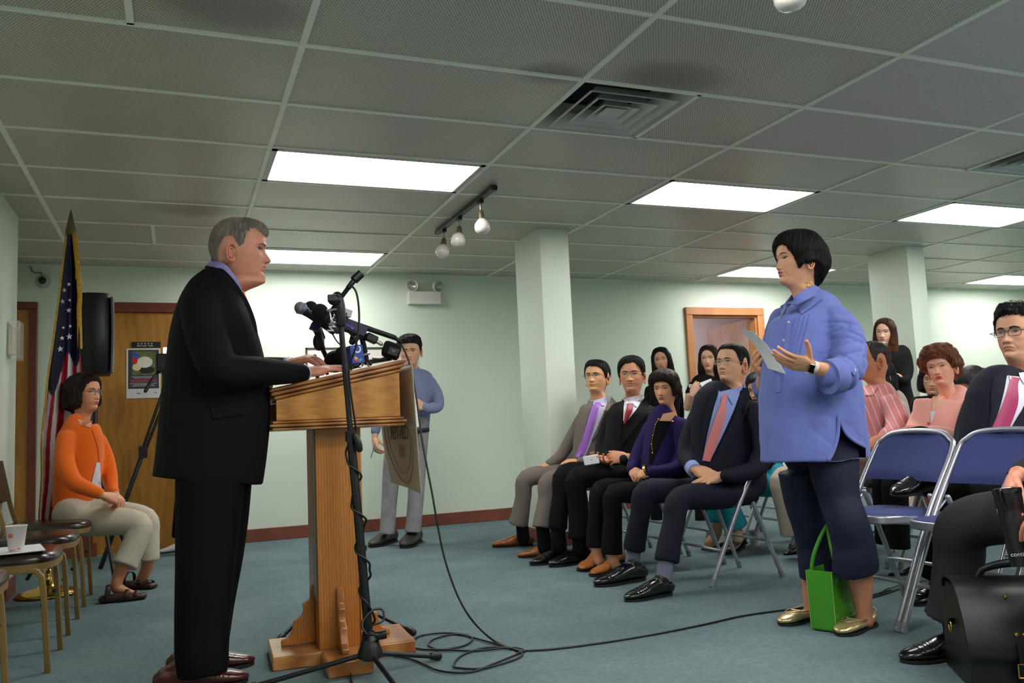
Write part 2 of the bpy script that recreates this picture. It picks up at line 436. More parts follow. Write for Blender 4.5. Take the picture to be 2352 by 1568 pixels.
for x, j in ((GX0 - GXS / 2, -1), (GX0 - GXS / 2, 5), (1.669 + .605, 0), (GX0 + GXS * 3.5, 0)): gm.b2((x - .0125, GY0 + GYS * j, CEIL), (x + .0125, GY0 + GYS * (j + 1), CEIL + .02))
tag(ob('trim_1', gm, TBAR, smooth=False), kind='structure')
cap = MB(); cap.b2((XL - .4, YN - .1, CEIL + .14), (XR + .1, YB + .2, CEIL + .2)); tag(ob('ceiling_slab', cap, PLAINC, smooth=False), kind='structure')
# columns
for k, (x0, x1, y0, y1) in enumerate([(2.59, 2.83, 5.77, 6.28), (6.29, 6.5, 5.745, 6.22)]):
    q = MB(); q.b2((x0, y0, 0), (x1, y1, CEIL + .05)); o = ob('column', q, WALL, smooth=False); tag(o, kind='structure')
    q = MB(); q.b2((x0 - .014, y0 - .014, 0), (x1 + .014, y1 + .014, .10)); tag(ob('baseboard_column', q, BASEB, bevel=.004), kind='structure')
bb = MB()
bb.b2((.35, YB - .016, 0), (DX0 - .1, YB, .11)); bb.b2((DX1 + .1, YB - .016, 0), (XR, YB, .11)); bb.b2((-.97, YB - .016, 0), (-.6, YB, .11))
tag(ob('baseboard_back', bb, BASEB, bevel=.004), kind='structure')
bb = MB(); bb.b2((XN, YN, 0), (XN + .016, 6.16, .11)); tag(ob('baseboard_left', bb, BASEB, bevel=.004), kind='structure')
# doors on the left of the back wall
def door(n, x0, x1, z1, leaf, fr, fw=.09, parts=True):
    r = empty('door_%d' % n, ((x0 + x1) / 2, YB, 0)); r['kind'] = 'structure'
    q = MB()
    for a, b in ((x0, x0 + fw), (x1 - fw, x1)): q.b2((a, YB - .035, 0), (b, YB + .01, z1 - fw))
    q.b2((x0, YB - .037, z1 - fw), (x1, YB + .01, z1)); ob('door_frame', q, fr, r, bevel=.006)
    q = MB(); 
    if leaf: q.b2((x0 + fw, YB - .012, .01), (x1 - fw, YB + .01, z1 - fw)); ob('door_leaf', q, leaf, r, bevel=.003)
    return r
door(1, -1.45, -1.045, 2.08, DOORW, FRAMEB, .06)
d1 = [o for o in bpy.data.objects if o.name == 'door_1'][0]
door(2, -.72, .40, 2.085, DOORW, FRAMEB, .085)
# third doorway: open, a corridor and another room door behind it
CORR = mat('pinkish_corridor_paint', (225, 205, 208), .6, var=.02)
r = door(3, DX0 - .085, DX1 + .085, DZ + .085, None, DOORT, .085)
q = MB()
q.b2((DX0 - .002, YB, 0), (DX0 + .02, YB + T, DZ)); q.b2((DX1 - .02, YB, 0), (DX1, YB + T, DZ)); q.b2((DX0 + .021, YB, DZ - .02), (DX1 - .021, YB + T, DZ + .001)); ob('jamb', q, DOORT, r)
q = MB(); q.b2((4.0, YB + 2.2, 0), (8.6, YB + 2.3, 2.6)); tag(ob('wall_corridor', q, CORR, smooth=False), kind='structure')
q = MB(); q.b2((3.9, YB + .12, 0), (4.0, YB + 2.3, 2.6)); q.b2((8.6, YB + .12, 0), (8.7, YB + 2.3, 2.6)); tag(ob('wall_corridor_side', q, CORR, smooth=False), kind='structure')
q = MB(); q.b2((3.9, YB + .12, 2.5), (8.7, YB + 2.3, 2.6)); tag(ob('ceiling_corridor', q, CORR, smooth=False), kind='structure')
# its leaf stands open into the corridor
BLEACH = woodmat('pale_door_face', (196, 160, 150), (212, 178, 172), (205, 165, 130), (1, 1, .4), .5, 2.2)
q = MB(); pa = PZ(1717, 734, 2.0); pb = PZ(1626, 757, 2.0); dx, dy = pb[0] - pa[0], pb[1] - pa[1]; hx, hy = pa[0], max(pa[1], YB + T + .02); nx, ny = -.02 * dy / math.hypot(dx, dy), .02 * dx / math.hypot(dx, dy)
q.prism([(hx - nx, hy - ny, .01), (hx + nx, hy + ny, .01), (hx + nx + dx, hy + ny + dy, .01), (hx - nx + dx, hy - ny + dy, .01)], (0, 0, 1.99))
dl = ob('door_leaf', q, BLEACH, r)
q = MB(); q.ball((hx + dx * .92 - nx * 3, hy + dy * .92 - ny * 3, 1.0), .03); ob('door_knob', q, mat('brass', (190, 150, 80), .25, 1), dl)
# lamps
EM, t = newmat('lit_diffuser'); t.b.inputs['Emission Color'].default_value = (1, 1, .965, 1); t.b.inputs['Emission Strength'].default_value = PANEL_STRENGTH
t.b.inputs['Base Color'].default_value = (.9, .9, .9, 1)
LFR = mat('light_frame_white', (190, 188, 182), .5)
nm = {(0, 4.375): 'lit rectangular ceiling panel above the lectern, largest in view', (2, 4.375): 'lit rectangular ceiling panel between the two columns, above the seated front row',
      (4, 4.375): 'lit rectangular ceiling panel cut by the right picture edge', (0, 6.795): 'lit ceiling panel low against the back wall behind the speaking man’s face',
      (4, 6.795): 'lit ceiling panel by the back wall, behind the head of the standing woman in blue', (7, 6.795): 'sliver of a lit ceiling panel at the far right by the back wall'}
for i, y in lights:
    x0 = GX0 + GXS * i; x1 = x0 + GXS; y1 = y + GYS
    r = empty('ceiling_light', ((x0 + x1) / 2, (y + y1) / 2, CEIL), nm.get((i, y), 'lit rectangular ceiling panel out of the picture, over the camera side, one row added as fill light'), 'ceiling light', 'fluorescent ceiling panels')
    q = MB(); f = .03
    q.b2((x0 + .012, y + .012, CEIL - .003), (x1 - .012, y + .012 + f, CEIL + .03)); q.b2((x0 + .012, y1 - .012 - f, CEIL - .003), (x1 - .012, y1 - .012, CEIL + .03))
    q.b2((x0 + .012, y + .012, CEIL - .003), (x0 + .012 + f, y1 - .012, CEIL + .03)); q.b2((x1 - .012 - f, y + .012, CEIL - .003), (x1 - .012, y1 - .012, CEIL + .03))
    ob('light_frame', q, LFR, r, smooth=False)
    q = MB(); q.b2((x0 + .03, y + .03, CEIL + .004), (x1 - .03, y1 - .03, CEIL + .012)); ob('diffuser', q, EM, r, smooth=False, label='glowing white diffuser')
lc = empty('corridor_light', (6.4, 9.0, 2.48), 'lit round ceiling lamp in the corridor beyond the open door', 'ceiling light')
q = MB(); q.cyl((6.4, 9.0, 2.44), (6.4, 9.0, 2.5), .22); ob('diffuser', q, EM, lc)
lc = empty('corridor_light', (5.0, 8.9, 2.48), 'second round lamp added in the corridor to brighten it, left of the first', 'ceiling light'); q = MB(); q.cyl((5.0, 8.9, 2.44), (5.0, 8.9, 2.5), .22); ob('diffuser', q, EM, lc)  # unseen lamp added so the corridor and its door leaf come out brighter
# air vents: nested square cones
VENT = mat('vent_enamel', (196, 196, 190), .35); VDARK = mat('duct_dark', (18, 18, 18), .8)
vl = ['square louvred air vent in the ceiling between lights, with dark duct showing', 'square louvred air vent in the ceiling at the right picture edge']
for (vx, vy), lb in zip(vents, vl):
    s_ = .605; cx, cy_ = vx + s_ / 2, vy + s_ / 2
    r = empty('air_vent', (cx, cy_, CEIL), lb, 'air vent', 'ceiling air vents')
    q = MB(); q.box((cx, cy_, CEIL + .115), (s_, s_, .01))
    ob('duct', q, VDARK, r)
    def sq(q, h0, z0, h1, z1, th=.004):
        ring = lambda h, z: [(cx - h, cy_ - h, z), (cx + h, cy_ - h, z), (cx + h, cy_ + h, z), (cx - h, cy_ + h, z)]
        V = ring(h0, z0) + ring(h1, z1) + ring(h0 - .001, z0 + th) + ring(h1 - .001, z1 + th); F = []
        for i in range(4):
            j = (i + 1) % 4; F += [(i, j, 4 + j, 4 + i), (8 + j, 8 + i, 12 + i, 12 + j), (j, i, 8 + i, 8 + j), (4 + i, 4 + j, 12 + j, 12 + i)]
        q.add(V, F)
    q = MB(); sq(q, .29, CEIL, .235, CEIL + .05); sq(q, .302, CEIL, .288, CEIL + .001); sq(q, .235, CEIL + .05, .20, CEIL + .11); ob('vent_frame', q, VENT, r, smooth=False)
    for a, b in ((.235, .165), (.165, .105), (.10, .045)):
        q = MB(); sq(q, a, CEIL - .012, a - .022, CEIL - .004); sq(q, a - .022, CEIL - .004, b, CEIL + .045); ob('louvre', q, VENT, r, smooth=False)
    q = MB(); q.box((cx, cy_, CEIL - .003), (.11, .11, .004)); ob('louvre', q, VENT, r)
# track light with three bulbs, and the single bulb near the top edge
BLK = mat('black_plastic', (16, 16, 17), .4); BRASSY = mat('bulb_socket', (130, 118, 100), .35, .6)
BULB = mat('frosted_bulb', (226, 218, 210), .18, spec=.7, var=.02); CHR = mat('chrome', (200, 200, 205), .15, 1, var=.02)
def bulb_head(r, x, y, z0, tilt):
    h = empty('lamp_head', (0, 0, 0)); h.parent = r
    h.location = Vector((x, y, z0)) - Vector(wloc(r)); d = nrm(tilt)
    a = np.array([x, y, z0])
    q = MB(); q.box(a + (0, 0, -.012), (.03, .05, .035)); ob('track_adapter', q, BLK, h)
    q = MB(); q.cyl(a + (0, 0, -.03), a + (0, 0, -.085), .006); ob('stem', q, CHR, h)
    b = a + (0, 0, -.085)
    q = MB(); q.tube([b, b + d * .04, b + d * .055], [.018, .022, .024], n=16, sub=2); ob('socket', q, BRASSY, h)
    R = frame(np.cross(d, [0, 1, .1]), d)
    q = MB(); q.lathe(b + d * .05, [(.001, -.005), (.024, 0), (.034, .012), (.047, .030), (.052, .050), (.050, .070), (.042, .086), (.025, .096), (.001, .100)], 24, R); ob('bulb', q, BULB, h, smooth=True)
ta, tb = PZ(1003, 534, CEIL - .01), PZ(1133, 430, CEIL - .01)
r = empty('track_light', (ta + tb) / 2, 'black ceiling track with three unlit frosted bulbs beside the column', 'track light')
q = MB(); xm = (ta[0] + tb[0]) / 2; ta[0] = tb[0] = xm; q.b2((xm - .018, tb[1], CEIL - .028), (xm + .018, ta[1], CEIL - .002)); q.b2((xm - .022, tb[1] - .02, CEIL - .032), (xm + .022, tb[1] + .03, CEIL - .001)); ob('track', q, BLK, r, bevel=.003)
for f in (.2, .56, .86): bulb_head(r, xm, tb[1] + (ta[1] - tb[1]) * f, CEIL - .02, (-.25, -.35, -1) if f > .5 else (.02, -.15, -1))
p = PZ(1800, -150, CEIL - .01)
r = empty('track_light', p, 'single frosted bulb cut off by the top picture edge', 'track light')
q = MB(); q.b2((p[0] - .018, p[1] - .9, CEIL - .028), (p[0] + .018, p[1] + .05, CEIL - .002)); ob('track', q, BLK, r)
bulb_head(r, p[0], p[1], CEIL - .02, (.1, .05, -1))
# emergency light on the back wall
ew = mat('white_plastic', (224, 220, 214), .4)
a = PY(935, 700, YB); b = PY(1008, 672, YB)
r = empty('emergency_light', ((a[0] + b[0]) / 2, YB, a[2]), 'white twin head emergency light on the back wall beside the column', 'emergency light')
q = MB(); q.b2((a[0], YB - .07, a[2]), (b[0], YB, b[2])); ob('housing', q, ew, r, bevel=.006)
for px, py in ((948, 655), (1003, 657)):
    c = PY(px, py, YB - .06); h = MB(); sx = -1 if px < 960 else 1; d = nrm((sx * .45, -1, -.25)); R = frame(np.cross(d, [0, 0, 1]), d)
    h.lathe(c, [(.001, -.05), (.025, -.045), (.045, -.02), (.055, .012), (.055, .03), (.05, .03)], 22, R); h.cyl(c, c + (0, .02, -.08), .012)
    lh = ob('lamp_head', h, ew, r)
    h = MB(); h.lathe(c, [(.05, .026), (.03, .012), (.001, .005)], 22, R); ob('lens', h, mat('lamp_reflector', (190, 190, 185), .2, .7), lh)
# framed white picture on the back wall behind the lectern
r = empty('framed_board', (1.6, YB, 1.3), 'wide white sheet in a thin dark frame hung behind the lectern microphones', 'frame')
q = MB(); q.b2((1.11, YB - .012, 1.05), (2.11, YB - .002, 1.675)); ob('sheet', q, mat('white_sheet', (226, 222, 214), .7), r)
q = MB()
for lo, hi in (((1.095, YB - .02, 1.035), (1.11, YB, 1.69)), ((2.11, YB - .02, 1.035), (2.125, YB, 1.69)), ((1.095, YB - .02, 1.675), (2.125, YB, 1.69)), ((1.095, YB - .02, 1.035), (2.125, YB, 1.05))): q.b2(lo, hi)
ob('frame', q, mat('dark_frame', (60, 58, 50), .5), r)
# security camera with its cable
c = PY(98, 645, YB - .04)
r = empty('security_camera', c, 'small white dome security camera with black lens high on the wall, left', 'security camera')
q = MB(); q.lathe(c + (0, .04, 0), [(.055, 0), (.055, .012), (.04, .03), (.035, .06), (.03, .065)], 22, rotx(math.pi / 2)); ob('camera_body', q, mat('grey_white_plastic', (170, 175, 170), .5), r)
q = MB(); q.ball(c + (0, -.03, -.003), .025); ob('lens', q, BLK, r)
q = MB(); q.tube([PY(71, 612, YB - .005), PY(72, 620, YB - .01), PY(82, 627, YB - .012), PY(94, 626, YB - .012), PY(98, 640, YB - .01)], .006, n=8); ob('cord', q, mat('grey_cord', (120, 130, 120), .6), r)
# thermostat under a clear cover on the left wall
c = PX(33, 785, XN + .03)
r = empty('thermostat', c, 'cream wall thermostat under a clear box cover on the left wall', 'thermostat')
y_, z_ = c[1], c[2]
q = MB(); q.b2((XN, y_ - .05, z_ - .08), (XN + .035, y_ + .05, z_ + .09)); ob('thermostat_body', q, mat('cream_plastic', (215, 195, 165), .4), r, bevel=.008)
CLR, t = newmat('clear_plastic'); t.b.inputs['Base Color'].default_value = (.9, .92, .92, 1); t.b.inputs['Alpha'].default_value = .25; t.b.inputs['Roughness'].default_value = .1
q = MB(); q.b2((XN, y_ - .085, z_ - .115), (XN + .07, y_ + .085, z_ + .125)); ob('clear_cover', q, CLR, r, bevel=.012)
# notice poster on the door
def poster():
    x0, x1 = -.385, -.12; yy = YB - .016; z1 = PY(290, 800, yy)[2]; z0 = PY(290, 915, yy)[2]
    r = empty('poster', ((x0 + x1) / 2, yy, z0), 'poster with a white hand drum photo and red lines, taped on the wooden door', 'poster')
    q = MB(); q.b2((x0, yy, z0), (x1, yy + .002, z1)); ob('sheet', q, mat('poster_paper', (222, 216, 214), .6), r, smooth=False)
    def rect(n, u0, u1, v0, v1, m, d=.001):
        q = MB(); q.b2((x0 + u0 * (x1 - x0), yy - d, z0 + v0 * (z1 - z0)), (x0 + u1 * (x1 - x0), yy, z0 + v1 * (z1 - z0))); return ob(n, q, m, r, smooth=False)
    rect('printed_field', .05, .95, .19, .97, mat('poster_dark', (52, 56, 66), .6))
    pic = rect('photo_print', .16, .84, .46, .94, mat('poster_green', (92, 104, 52), .6, var=.4, vscale=30), .0016)
    W = x1 - x0; H = z1 - z0
    def blob(u, v, ru, rv, m, k):
        q = MB(); q.lathe((x0 + u * W, yy - k, z0 + v * H), [(.0001, -.0005), (1, 0), (.0001, .0005)], 20, rotx(math.pi / 2) * 1.0)
        V = q.V[0]; c = np.array([x0 + u * W, yy - k, z0 + v * H]); V[:] = (V - c) * np.array([ru, 1, rv]) + c; ob('printed_shape', q, m, pic, smooth=False)
    blob(.53, .72, .062, .048, mat('drum_white', (212, 206, 196), .6), .0026); blob(.27, .85, .028, .03, mat('robe_blue', (60, 78, 160), .6), .0024)
    blob(.26, .76, .024, .035, mat('robe_red', (190, 38, 40), .6), .0025); blob(.3, .62, .034, .03, mat('robe_cream', (226, 206, 150), .6), .0026); blob(.6, .56, .06, .03, mat('print_black', (30, 26, 26), .6), .0024)
    pr = mat('print_red', (196, 52, 72), .6); pg = mat('print_grey', (150, 150, 155), .6)
    for v, m, u0, u1 in ((.42, pg, .15, .85), (.395, pg, .2, .8), (.355, pr, .1, .9), (.325, pr, .12, .88), (.285, pg, .1, .9), (.26, pg, .2, .8), (.235, pg, .15, .85), (.09, mat('print_mark', (110, 105, 110), .6), .3, .4), (.1, MATS['print_mark'], .82, .88)): rect('printed_line', u0, u1, v, v + .016, m, .0014)
    q = MB(); z2 = z1 + .055; q.b2((x0 + .04, yy - .002, z1 + .006), (x1 - .01 + .01, yy + .002, z2)); s2 = empty('door_sign', (x0 + .1, yy, z1), 'small black name sign with white lettering above the door poster', 'sign')
    ob('sign_plate', q, BLK, s2)
    q = MB(); xc = (x0 + x1) / 2 + .015
    for i in range(5): q.b2((xc - .062 + i * .026, yy - .0035, z1 + .034), (xc - .050 + i * .026, yy - .001, z1 + .046))
    for u, wd in ((-.05, .034), (-.008, .036), (.04, .040)): q.b2((xc + u - wd / 2, yy - .0035, z1 + .017), (xc + u + wd / 2, yy - .001, z1 + .025))
    ob('printed_marks', q, mat('print_white', (170, 170, 170), .6), s2, smooth=False)
poster()

# tall vision slit in the big door, bright behind
q = MB(); xa = PY(375, 840, YB - .01); q.b2((-.10, YB - .016, 1.34), (-.055, YB - .006, 1.70)); DWN, t = newmat('lit_vision_panel'); t.b.inputs['Emission Color'].default_value = (.85, .95, 1, 1); t.b.inputs['Emission Strength'].default_value = 3
ob('vision_panel', q, DWN, bpy.data.objects['door_2'], smooth=False)
# ================================================================== PEOPLE: builders
def itp(x, xs, ys): return np.interp(x, xs, ys)
def sstep(a, b, x): t = np.clip((x - a) / (b - a), 0, 1); return t * t * (3 - 2 * t)
class Head:
    """head and neck in its own frame: x = the person's right, y = forward, z = up, eyes at z = 0"""
    ZT = np.array([.118, .112, .102, .085, .06, .035, .015, 0, -.02, -.04, -.056, -.066, -.076, -.094, -.104, -.112, -.120, -.14, -.2])
    FT = np.array([-.008, .028, .052, .073, .087, .0905, .090, .083, .084, .086, .0885, .0865, .082, .085, .079, .062, .042, .034, .036])
    def __init__(s, c, fwd, up=(0, 0, 1), sc=1.0, g='m', asian=True, jaw=1.0, age=0, nose=1.0, mouth=0.0, skin=(214, 160, 125), lips=(176, 98, 88), lid=1.0, jowl=0, frown=0, open=0, gaze=(0, 0), fat=1.0, neckf=1.0, necklen=.2, nb=.35):
        s.nb = nb
        y = nrm(fwd); x = nrm(np.cross(y, up)); z = np.cross(x, y)
        s.R = np.stack([x, y, z], 1); s.c = np.array(c, float); s.sc = sc
        s.g = g; s.asian = asian; s.jaw = jaw; s.age = age; s.nose = nose; s.skin = np.array(lin(skin)[:3]); s.lips = np.array(lin(lips)[:3]); s.lid = lid
        s.jowl = jowl; s.frown = frown; s.open = open; s.gaze = gaze; s.fat = fat; s.neckf = neckf; s.necklen = necklen
        f = g == 'f'
        s.zw = np.array([.118, .112, .102, .085, .06, .03, 0, -.03, -.05, -.07, -.085, -.1, -.112, -.13, -.2])
        s.wt = np.array([.003, .034, .052, .066, .0745, .0775, .0765, .0715, .067, .0605 * jaw, .0545 * jaw, .049 * jaw, .0475 * (.5 + .5 * jaw), .054, .062])
        if f: s.wt = s.wt * np.array([1, 1, 1, .99, .98, .97, .96, .95, .93, .92, .9, .88, .85, .8, .8])
        s.wt = s.wt * fat * (1.035 if asian and not f else 1)
        k = s.zw < -.105; s.wt[k] *= neckf
        s.jw = jowl
        s.zb = np.array([.118, .11, .1, .08, .05, .02, 0, -.03, -.06, -.09, -.14, -.2])
        s.bt = np.array([-.008, -.05, -.068, -.086, -.099, -.103, -.101, -.092, -.08, -.071, -.070, -.078])
        s.ft = s.FT.copy()
        if f: s.ft[13:16] -= .002; s.ft[2:4] += .001
        s.ft[15:] += np.array([.008, .016, .012, .0]) * jowl; s.ft[13] -= .002 * jowl
    def sm(s, z, X, Y):
        z = np.asarray(z, float); h = np.minimum(.007, np.maximum(.118 - z, 0))
        return sum(np.interp(z + k * h, X[::-1], Y[::-1]) * w_ for k, w_ in ((-1, .15), (-.5, .22), (0, .26), (.5, .22), (1, .15)))
    def W(s, z): return s.sm(z, s.zw, s.wt)
    def Fr(s, z): return s.sm(z, s.ZT, s.ft)
    def B(s, z): return s.sm(z, s.zb, s.bt)
    def Cc(s, z): return itp(z, [-.2, -.13, -.1, -.06, 0, .118], [-.02, -.018, -.004, -.006, -.01, -.008])
    def nf(s, z): return itp(z, [-.2, -.12, -.1, -.08, -.05, 0, .05, .118], [2.0, 1.9, 1.75, 1.85, 2.15, 2.35, 2.25, 2.0])
    def feat(s, x, z):
        """forward relief of the face"""
        ax = np.abs(x); G = lambda a, b, sa, sb: np.exp(-((ax - a) / sa) ** 2 - ((z - b) / sb) ** 2)
        f = s.g == 'f'; ns = s.nose * (.82 if f else 1) * (.86 if s.asian else 1.08)
        h = itp(z, [-.052, -.0465, -.043, -.036, -.02, -.004, .008, .02], [0, .006, .0195, .0225, .0145, .0058, .002, 0]) * ns
        wd = itp(z, [-.05, -.036, -.02, 0, .02], [.0135, .0130, .0092, .0078, .011])
        d = h * np.exp(-(ax / wd) ** 2)
        d = d + .0095 * G(.0145, -.038, .0062, .0075) * (ns * .9) - .004 * G(.0075, -.0475, .004, .003)
        d = d - (.0062 if s.asian else .0095) * G(.031, .002, .017, .012) + .0045 * G(.032, -.001, .0125, .0085)
        d = d + (.002 if f else .0035 + .0015 * (not s.asian)) * G(.024, .019, .024, .008) + .0045 * G(.046, -.024, .02, .018) * s.fat
        mx = np.exp(-(x / (.021 if not f else .0195)) ** 4); fz = s.frown * .004 * (ax / .02) ** 2
        zz = z + fz; o = s.open * .004
        d = d + mx * (.0032 * np.exp(-((zz + .0585 - o) / .0045) ** 2) + .0038 * np.exp(-((zz + .0695 + o) / .0052) ** 2) - (.0042 + .006 * s.open) * np.exp(-((zz + .0635) / (.0016 + .0035 * s.open)) ** 2))
        d = d - .003 * np.exp(-(x / .02) ** 2 - ((z + .0795) / .0045) ** 2) + .004 * np.exp(-(x / .018) ** 2 - ((z + .095) / .011) ** 2)
        # folds beside nose and mouth
        t = np.clip((-.04 - z) / .03, 0, 1); ln = .018 + .014 * t
        d = d - (.0006 + .0022 * s.age) * np.exp(-((ax - ln) / .0028) ** 2) * (z < -.036) * (z > -.076)
        if s.age: d = d - .0012 * s.age * G(.03, -.013, .012, .002) - .0006 * s.age * np.sin(z * 900) * (z > .03) * (z < .065) * np.exp(-(x / .035) ** 4)
        d = d + s.jowl * .006 * G(.04, -.085, .018, .014)
        return d
    def front(s, x, z):
        n = s.nf(z); w = s.W(z); q = np.clip(np.abs(x) / w, 0, .999); sn = (1 - q ** n) ** (1 / n); c = s.Cc(z)
        return c + (s.Fr(z) - c) * sn + s.feat(x, z) * sstep(0, .35, sn)
    def world(s, P): return s.c + (np.asarray(P, float) * s.sc) @ s.R.T
    def surf(s, th, z, off=0.0):
        """th = azimuth from straight ahead (radians, signed); smooth skull without face relief"""
        n = np.where(np.abs(th) < math.pi / 2, s.nf(z), 2.1); w = s.W(z) + off; c = s.Cc(z)
        sn, cs = np.sin(th), np.cos(th)
        x = w * np.sign(sn) * np.abs(sn) ** (2 / n); yy = np.abs(cs) ** (2 / n)
        y = np.where(cs >= 0, c + (s.Fr(z) - c + off) * yy, c + (s.B(z) - c - off) * yy)
        return x, y
    def build(s, mb):
        z1 = np.concatenate([np.linspace(-s.necklen, -.12, 8), np.linspace(-.117, .03, 84), np.linspace(.035, .1, 16), [.104, .108, .111, .1135, .1155, .117, .118]])
        u = np.linspace(0, 2 * math.pi, 133)[:-1]; th = u - .55 * np.sin(u)      # denser at the front (0)
        th = np.where(th > math.pi, th - 2 * math.pi, th)
        Z, TH = np.meshgrid(z1, th, indexing='ij')
        x, y = s.surf(TH, Z)
        q = np.cos(TH) > 0; c = s.Cc(Z); sn = np.abs(np.cos(TH)) ** (2 / s.nf(Z))
        y = y + np.where(q, s.feat(x, Z) * sstep(0, .35, sn), 0)
        if s.jowl:   # fleshy throat
            y = y + np.where(q, s.jowl * .02 * np.exp(-((Z + .122) / .018) ** 2) * np.exp(-(x / .04) ** 2), 0)
        y = y - s.nb * np.maximum(0, -.118 - Z) ** 1.0
        L = np.stack([x, y, Z], -1)
        col = np.tile(s.skin, (Z.size, 1)).reshape(Z.shape + (3,)); ax = np.abs(x)
        f = s.g == 'f'; fz = Z + s.frown * .004 * (ax / .02) ** 2
        m = np.exp(-(x / (.0205 if not f else .019)) ** 6) * q; half = .0075 + .002 * (f) + .004 * s.open
        lipm = m * (np.abs(fz + .0642) < half * (1 - .35 * (ax / .02) ** 2)) * (.95 if f else .55)
        col = col * (1 - lipm[..., None]) + s.lips * lipm[..., None]
        if s.open > .3:
            tm = q * (np.abs(fz + .0632) < .0028 * s.open) * (ax < .016); col = np.where(tm[..., None], np.array([.6, .55, .5]), col)
        ck = np.exp(-((ax - .045) / .018) ** 2 - ((Z + .03) / .02) ** 2) * q * .35 + np.exp(-((ax) / .014) ** 2 - ((Z + .037) / .01) ** 2) * q * .3
        col = col * (1 - ck[..., None] * np.array([.04, .2, .22]))
        col = col * (1 + .05 * snoise(L.reshape(-1, 3), 90, 4, 2).reshape(Z.shape)[..., None])
        a, b = Z.shape; mb.grid(s.world(L.reshape(-1, 3)).reshape(a, b, 3)[:, ::-1], 0, col[:, ::-1].reshape(-1, 3), closev=True)
        tp = s.world([[0, -.008, .1182]]); mb.add(tp, [], 0, s.skin)
        # eyes: eyeball fronts between the lids, lash line, lower lid
        for sd in (-1, 1):
            cx = sd * .0315; hw = .0145 if not s.asian else .014
            U = np.linspace(-1, 1, 31); V = np.linspace(-1, 1, 13); UU, VV = np.meshgrid(U, V, indexing='ij')
            up = (.0052 if not s.asian else .0043) * s.lid * (1 - np.abs(UU) ** 2.2) ** .8 ; lo = (.0036 if not s.asian else .0030) * (1 - np.abs(UU) ** 2.2)
            tilt = sd * UU * .0012 + .0002
            ex = cx + UU * hw; ez = .0005 + tilt + np.where(VV > 0, VV * up, VV * lo)
            ey = s.front(ex, ez) + .0006 + .0012 * (1 - UU ** 2) * (1 - VV ** 2)
            gx, gz = s.gaze; r = np.hypot(ex - cx - gx * .006, ez - gz * .003 - .001)
            cc = np.tile([.46, .42, .39], (UU.size, 1)).reshape(UU.shape + (3,)); cc[r < .0062] = (.03, .014, .009); cc[r < .0026] = (.006, .006, .006)
            cc[np.hypot(ex - cx - gx * .006 + .0018, ez - gz * .003 - .0028) < .0009] = (.9, .9, .9)
            mb.grid(s.world(np.stack([ex, ey, ez], -1).reshape(-1, 3)).reshape(31, 13, 3) if sd > 0 else s.world(np.stack([ex, ey, ez], -1).reshape(-1, 3)).reshape(31, 13, 3), 1, cc.reshape(-1, 3))
            for (hh, tk, dk, of) in ((up[:, 0], .0014, (.02, .013, .012), .0018), (-lo[:, 0] * 1.02, .00035, s.skin * .62, .0009), (up[:, 0] + .0032, .0005, s.skin * .72, .0010)):
                pz = .0005 + tilt[:, 0] + hh; px = cx + U * hw * 1.03; py = s.front(px, pz) + of
                mb.tube(s.world(np.stack([px, py, pz], 1)[::3]), np.array([tk * (.45 + .55 * (1 - abs(q_) ** 2)) for q_ in U[::3]]) * s.sc, n=6, sub=2, mi=0, col=dk)
        # ears
        for sd in (-1, 1):
            zc = -.018; w = float(s.W(0)) * .985; yb = -.012
            def E(a, r, out): 
                yy = yb - math.cos(a) * .0158 * r; zz = zc + math.sin(a) * .0285 * r - (.004 if math.sin(a) < -.5 else 0)
                return (sd * (w + out + .30 * max(0, (yb - yy) + .012)), yy, zz)
            rim = [E(a, 1 if a > -2.0 else .8, .004) for a in np.linspace(2.6, -2.3, 13)]
            mb.tube(s.world(rim), np.array([.0028, .0036, .0042, .0044, .0042, .004, .0038, .0036, .0036, .004, .0055, .006, .004]) * s.sc, n=8, sub=3, col=s.skin * [1, .9, .88])
            an = [E(a, .58, .004) for a in np.linspace(1.9, -1.3, 7)]
            mb.tube(s.world(an), .003 * s.sc, n=7, sub=3, col=s.skin * [1, .88, .86])
            G = np.array([[E(a, r, -.001 - .006 * (1 - r)) for r in (.05, .4, .7, 1)] for a in np.linspace(0, 2 * math.pi, 17)]); mb.grid(s.world(G.reshape(-1, 3)).reshape(G.shape), 0, s.skin * [.9, .72, .68])
        return mb
    def brows(s, mb, col, th=1.0):
        c = np.array(lin(col)[:3])
        for sd in (-1, 1):
            px = sd * np.array([.013, .021, .031, .041, .048]); pz = np.array([.0165, .0195, .021, .0195, .015]) + (.001 if s.g == 'f' else -.001)
            py = s.front(px, pz) + .0006
            mb.tube(s.world(np.stack([px, py, pz], 1)), np.array([[.0012, .0026], [.0014, .0030], [.0013, .0026], [.001, .002], [.0006, .001]]) * s.sc * th, ref=s.R[:, 1], n=8, sub=4, col=c)
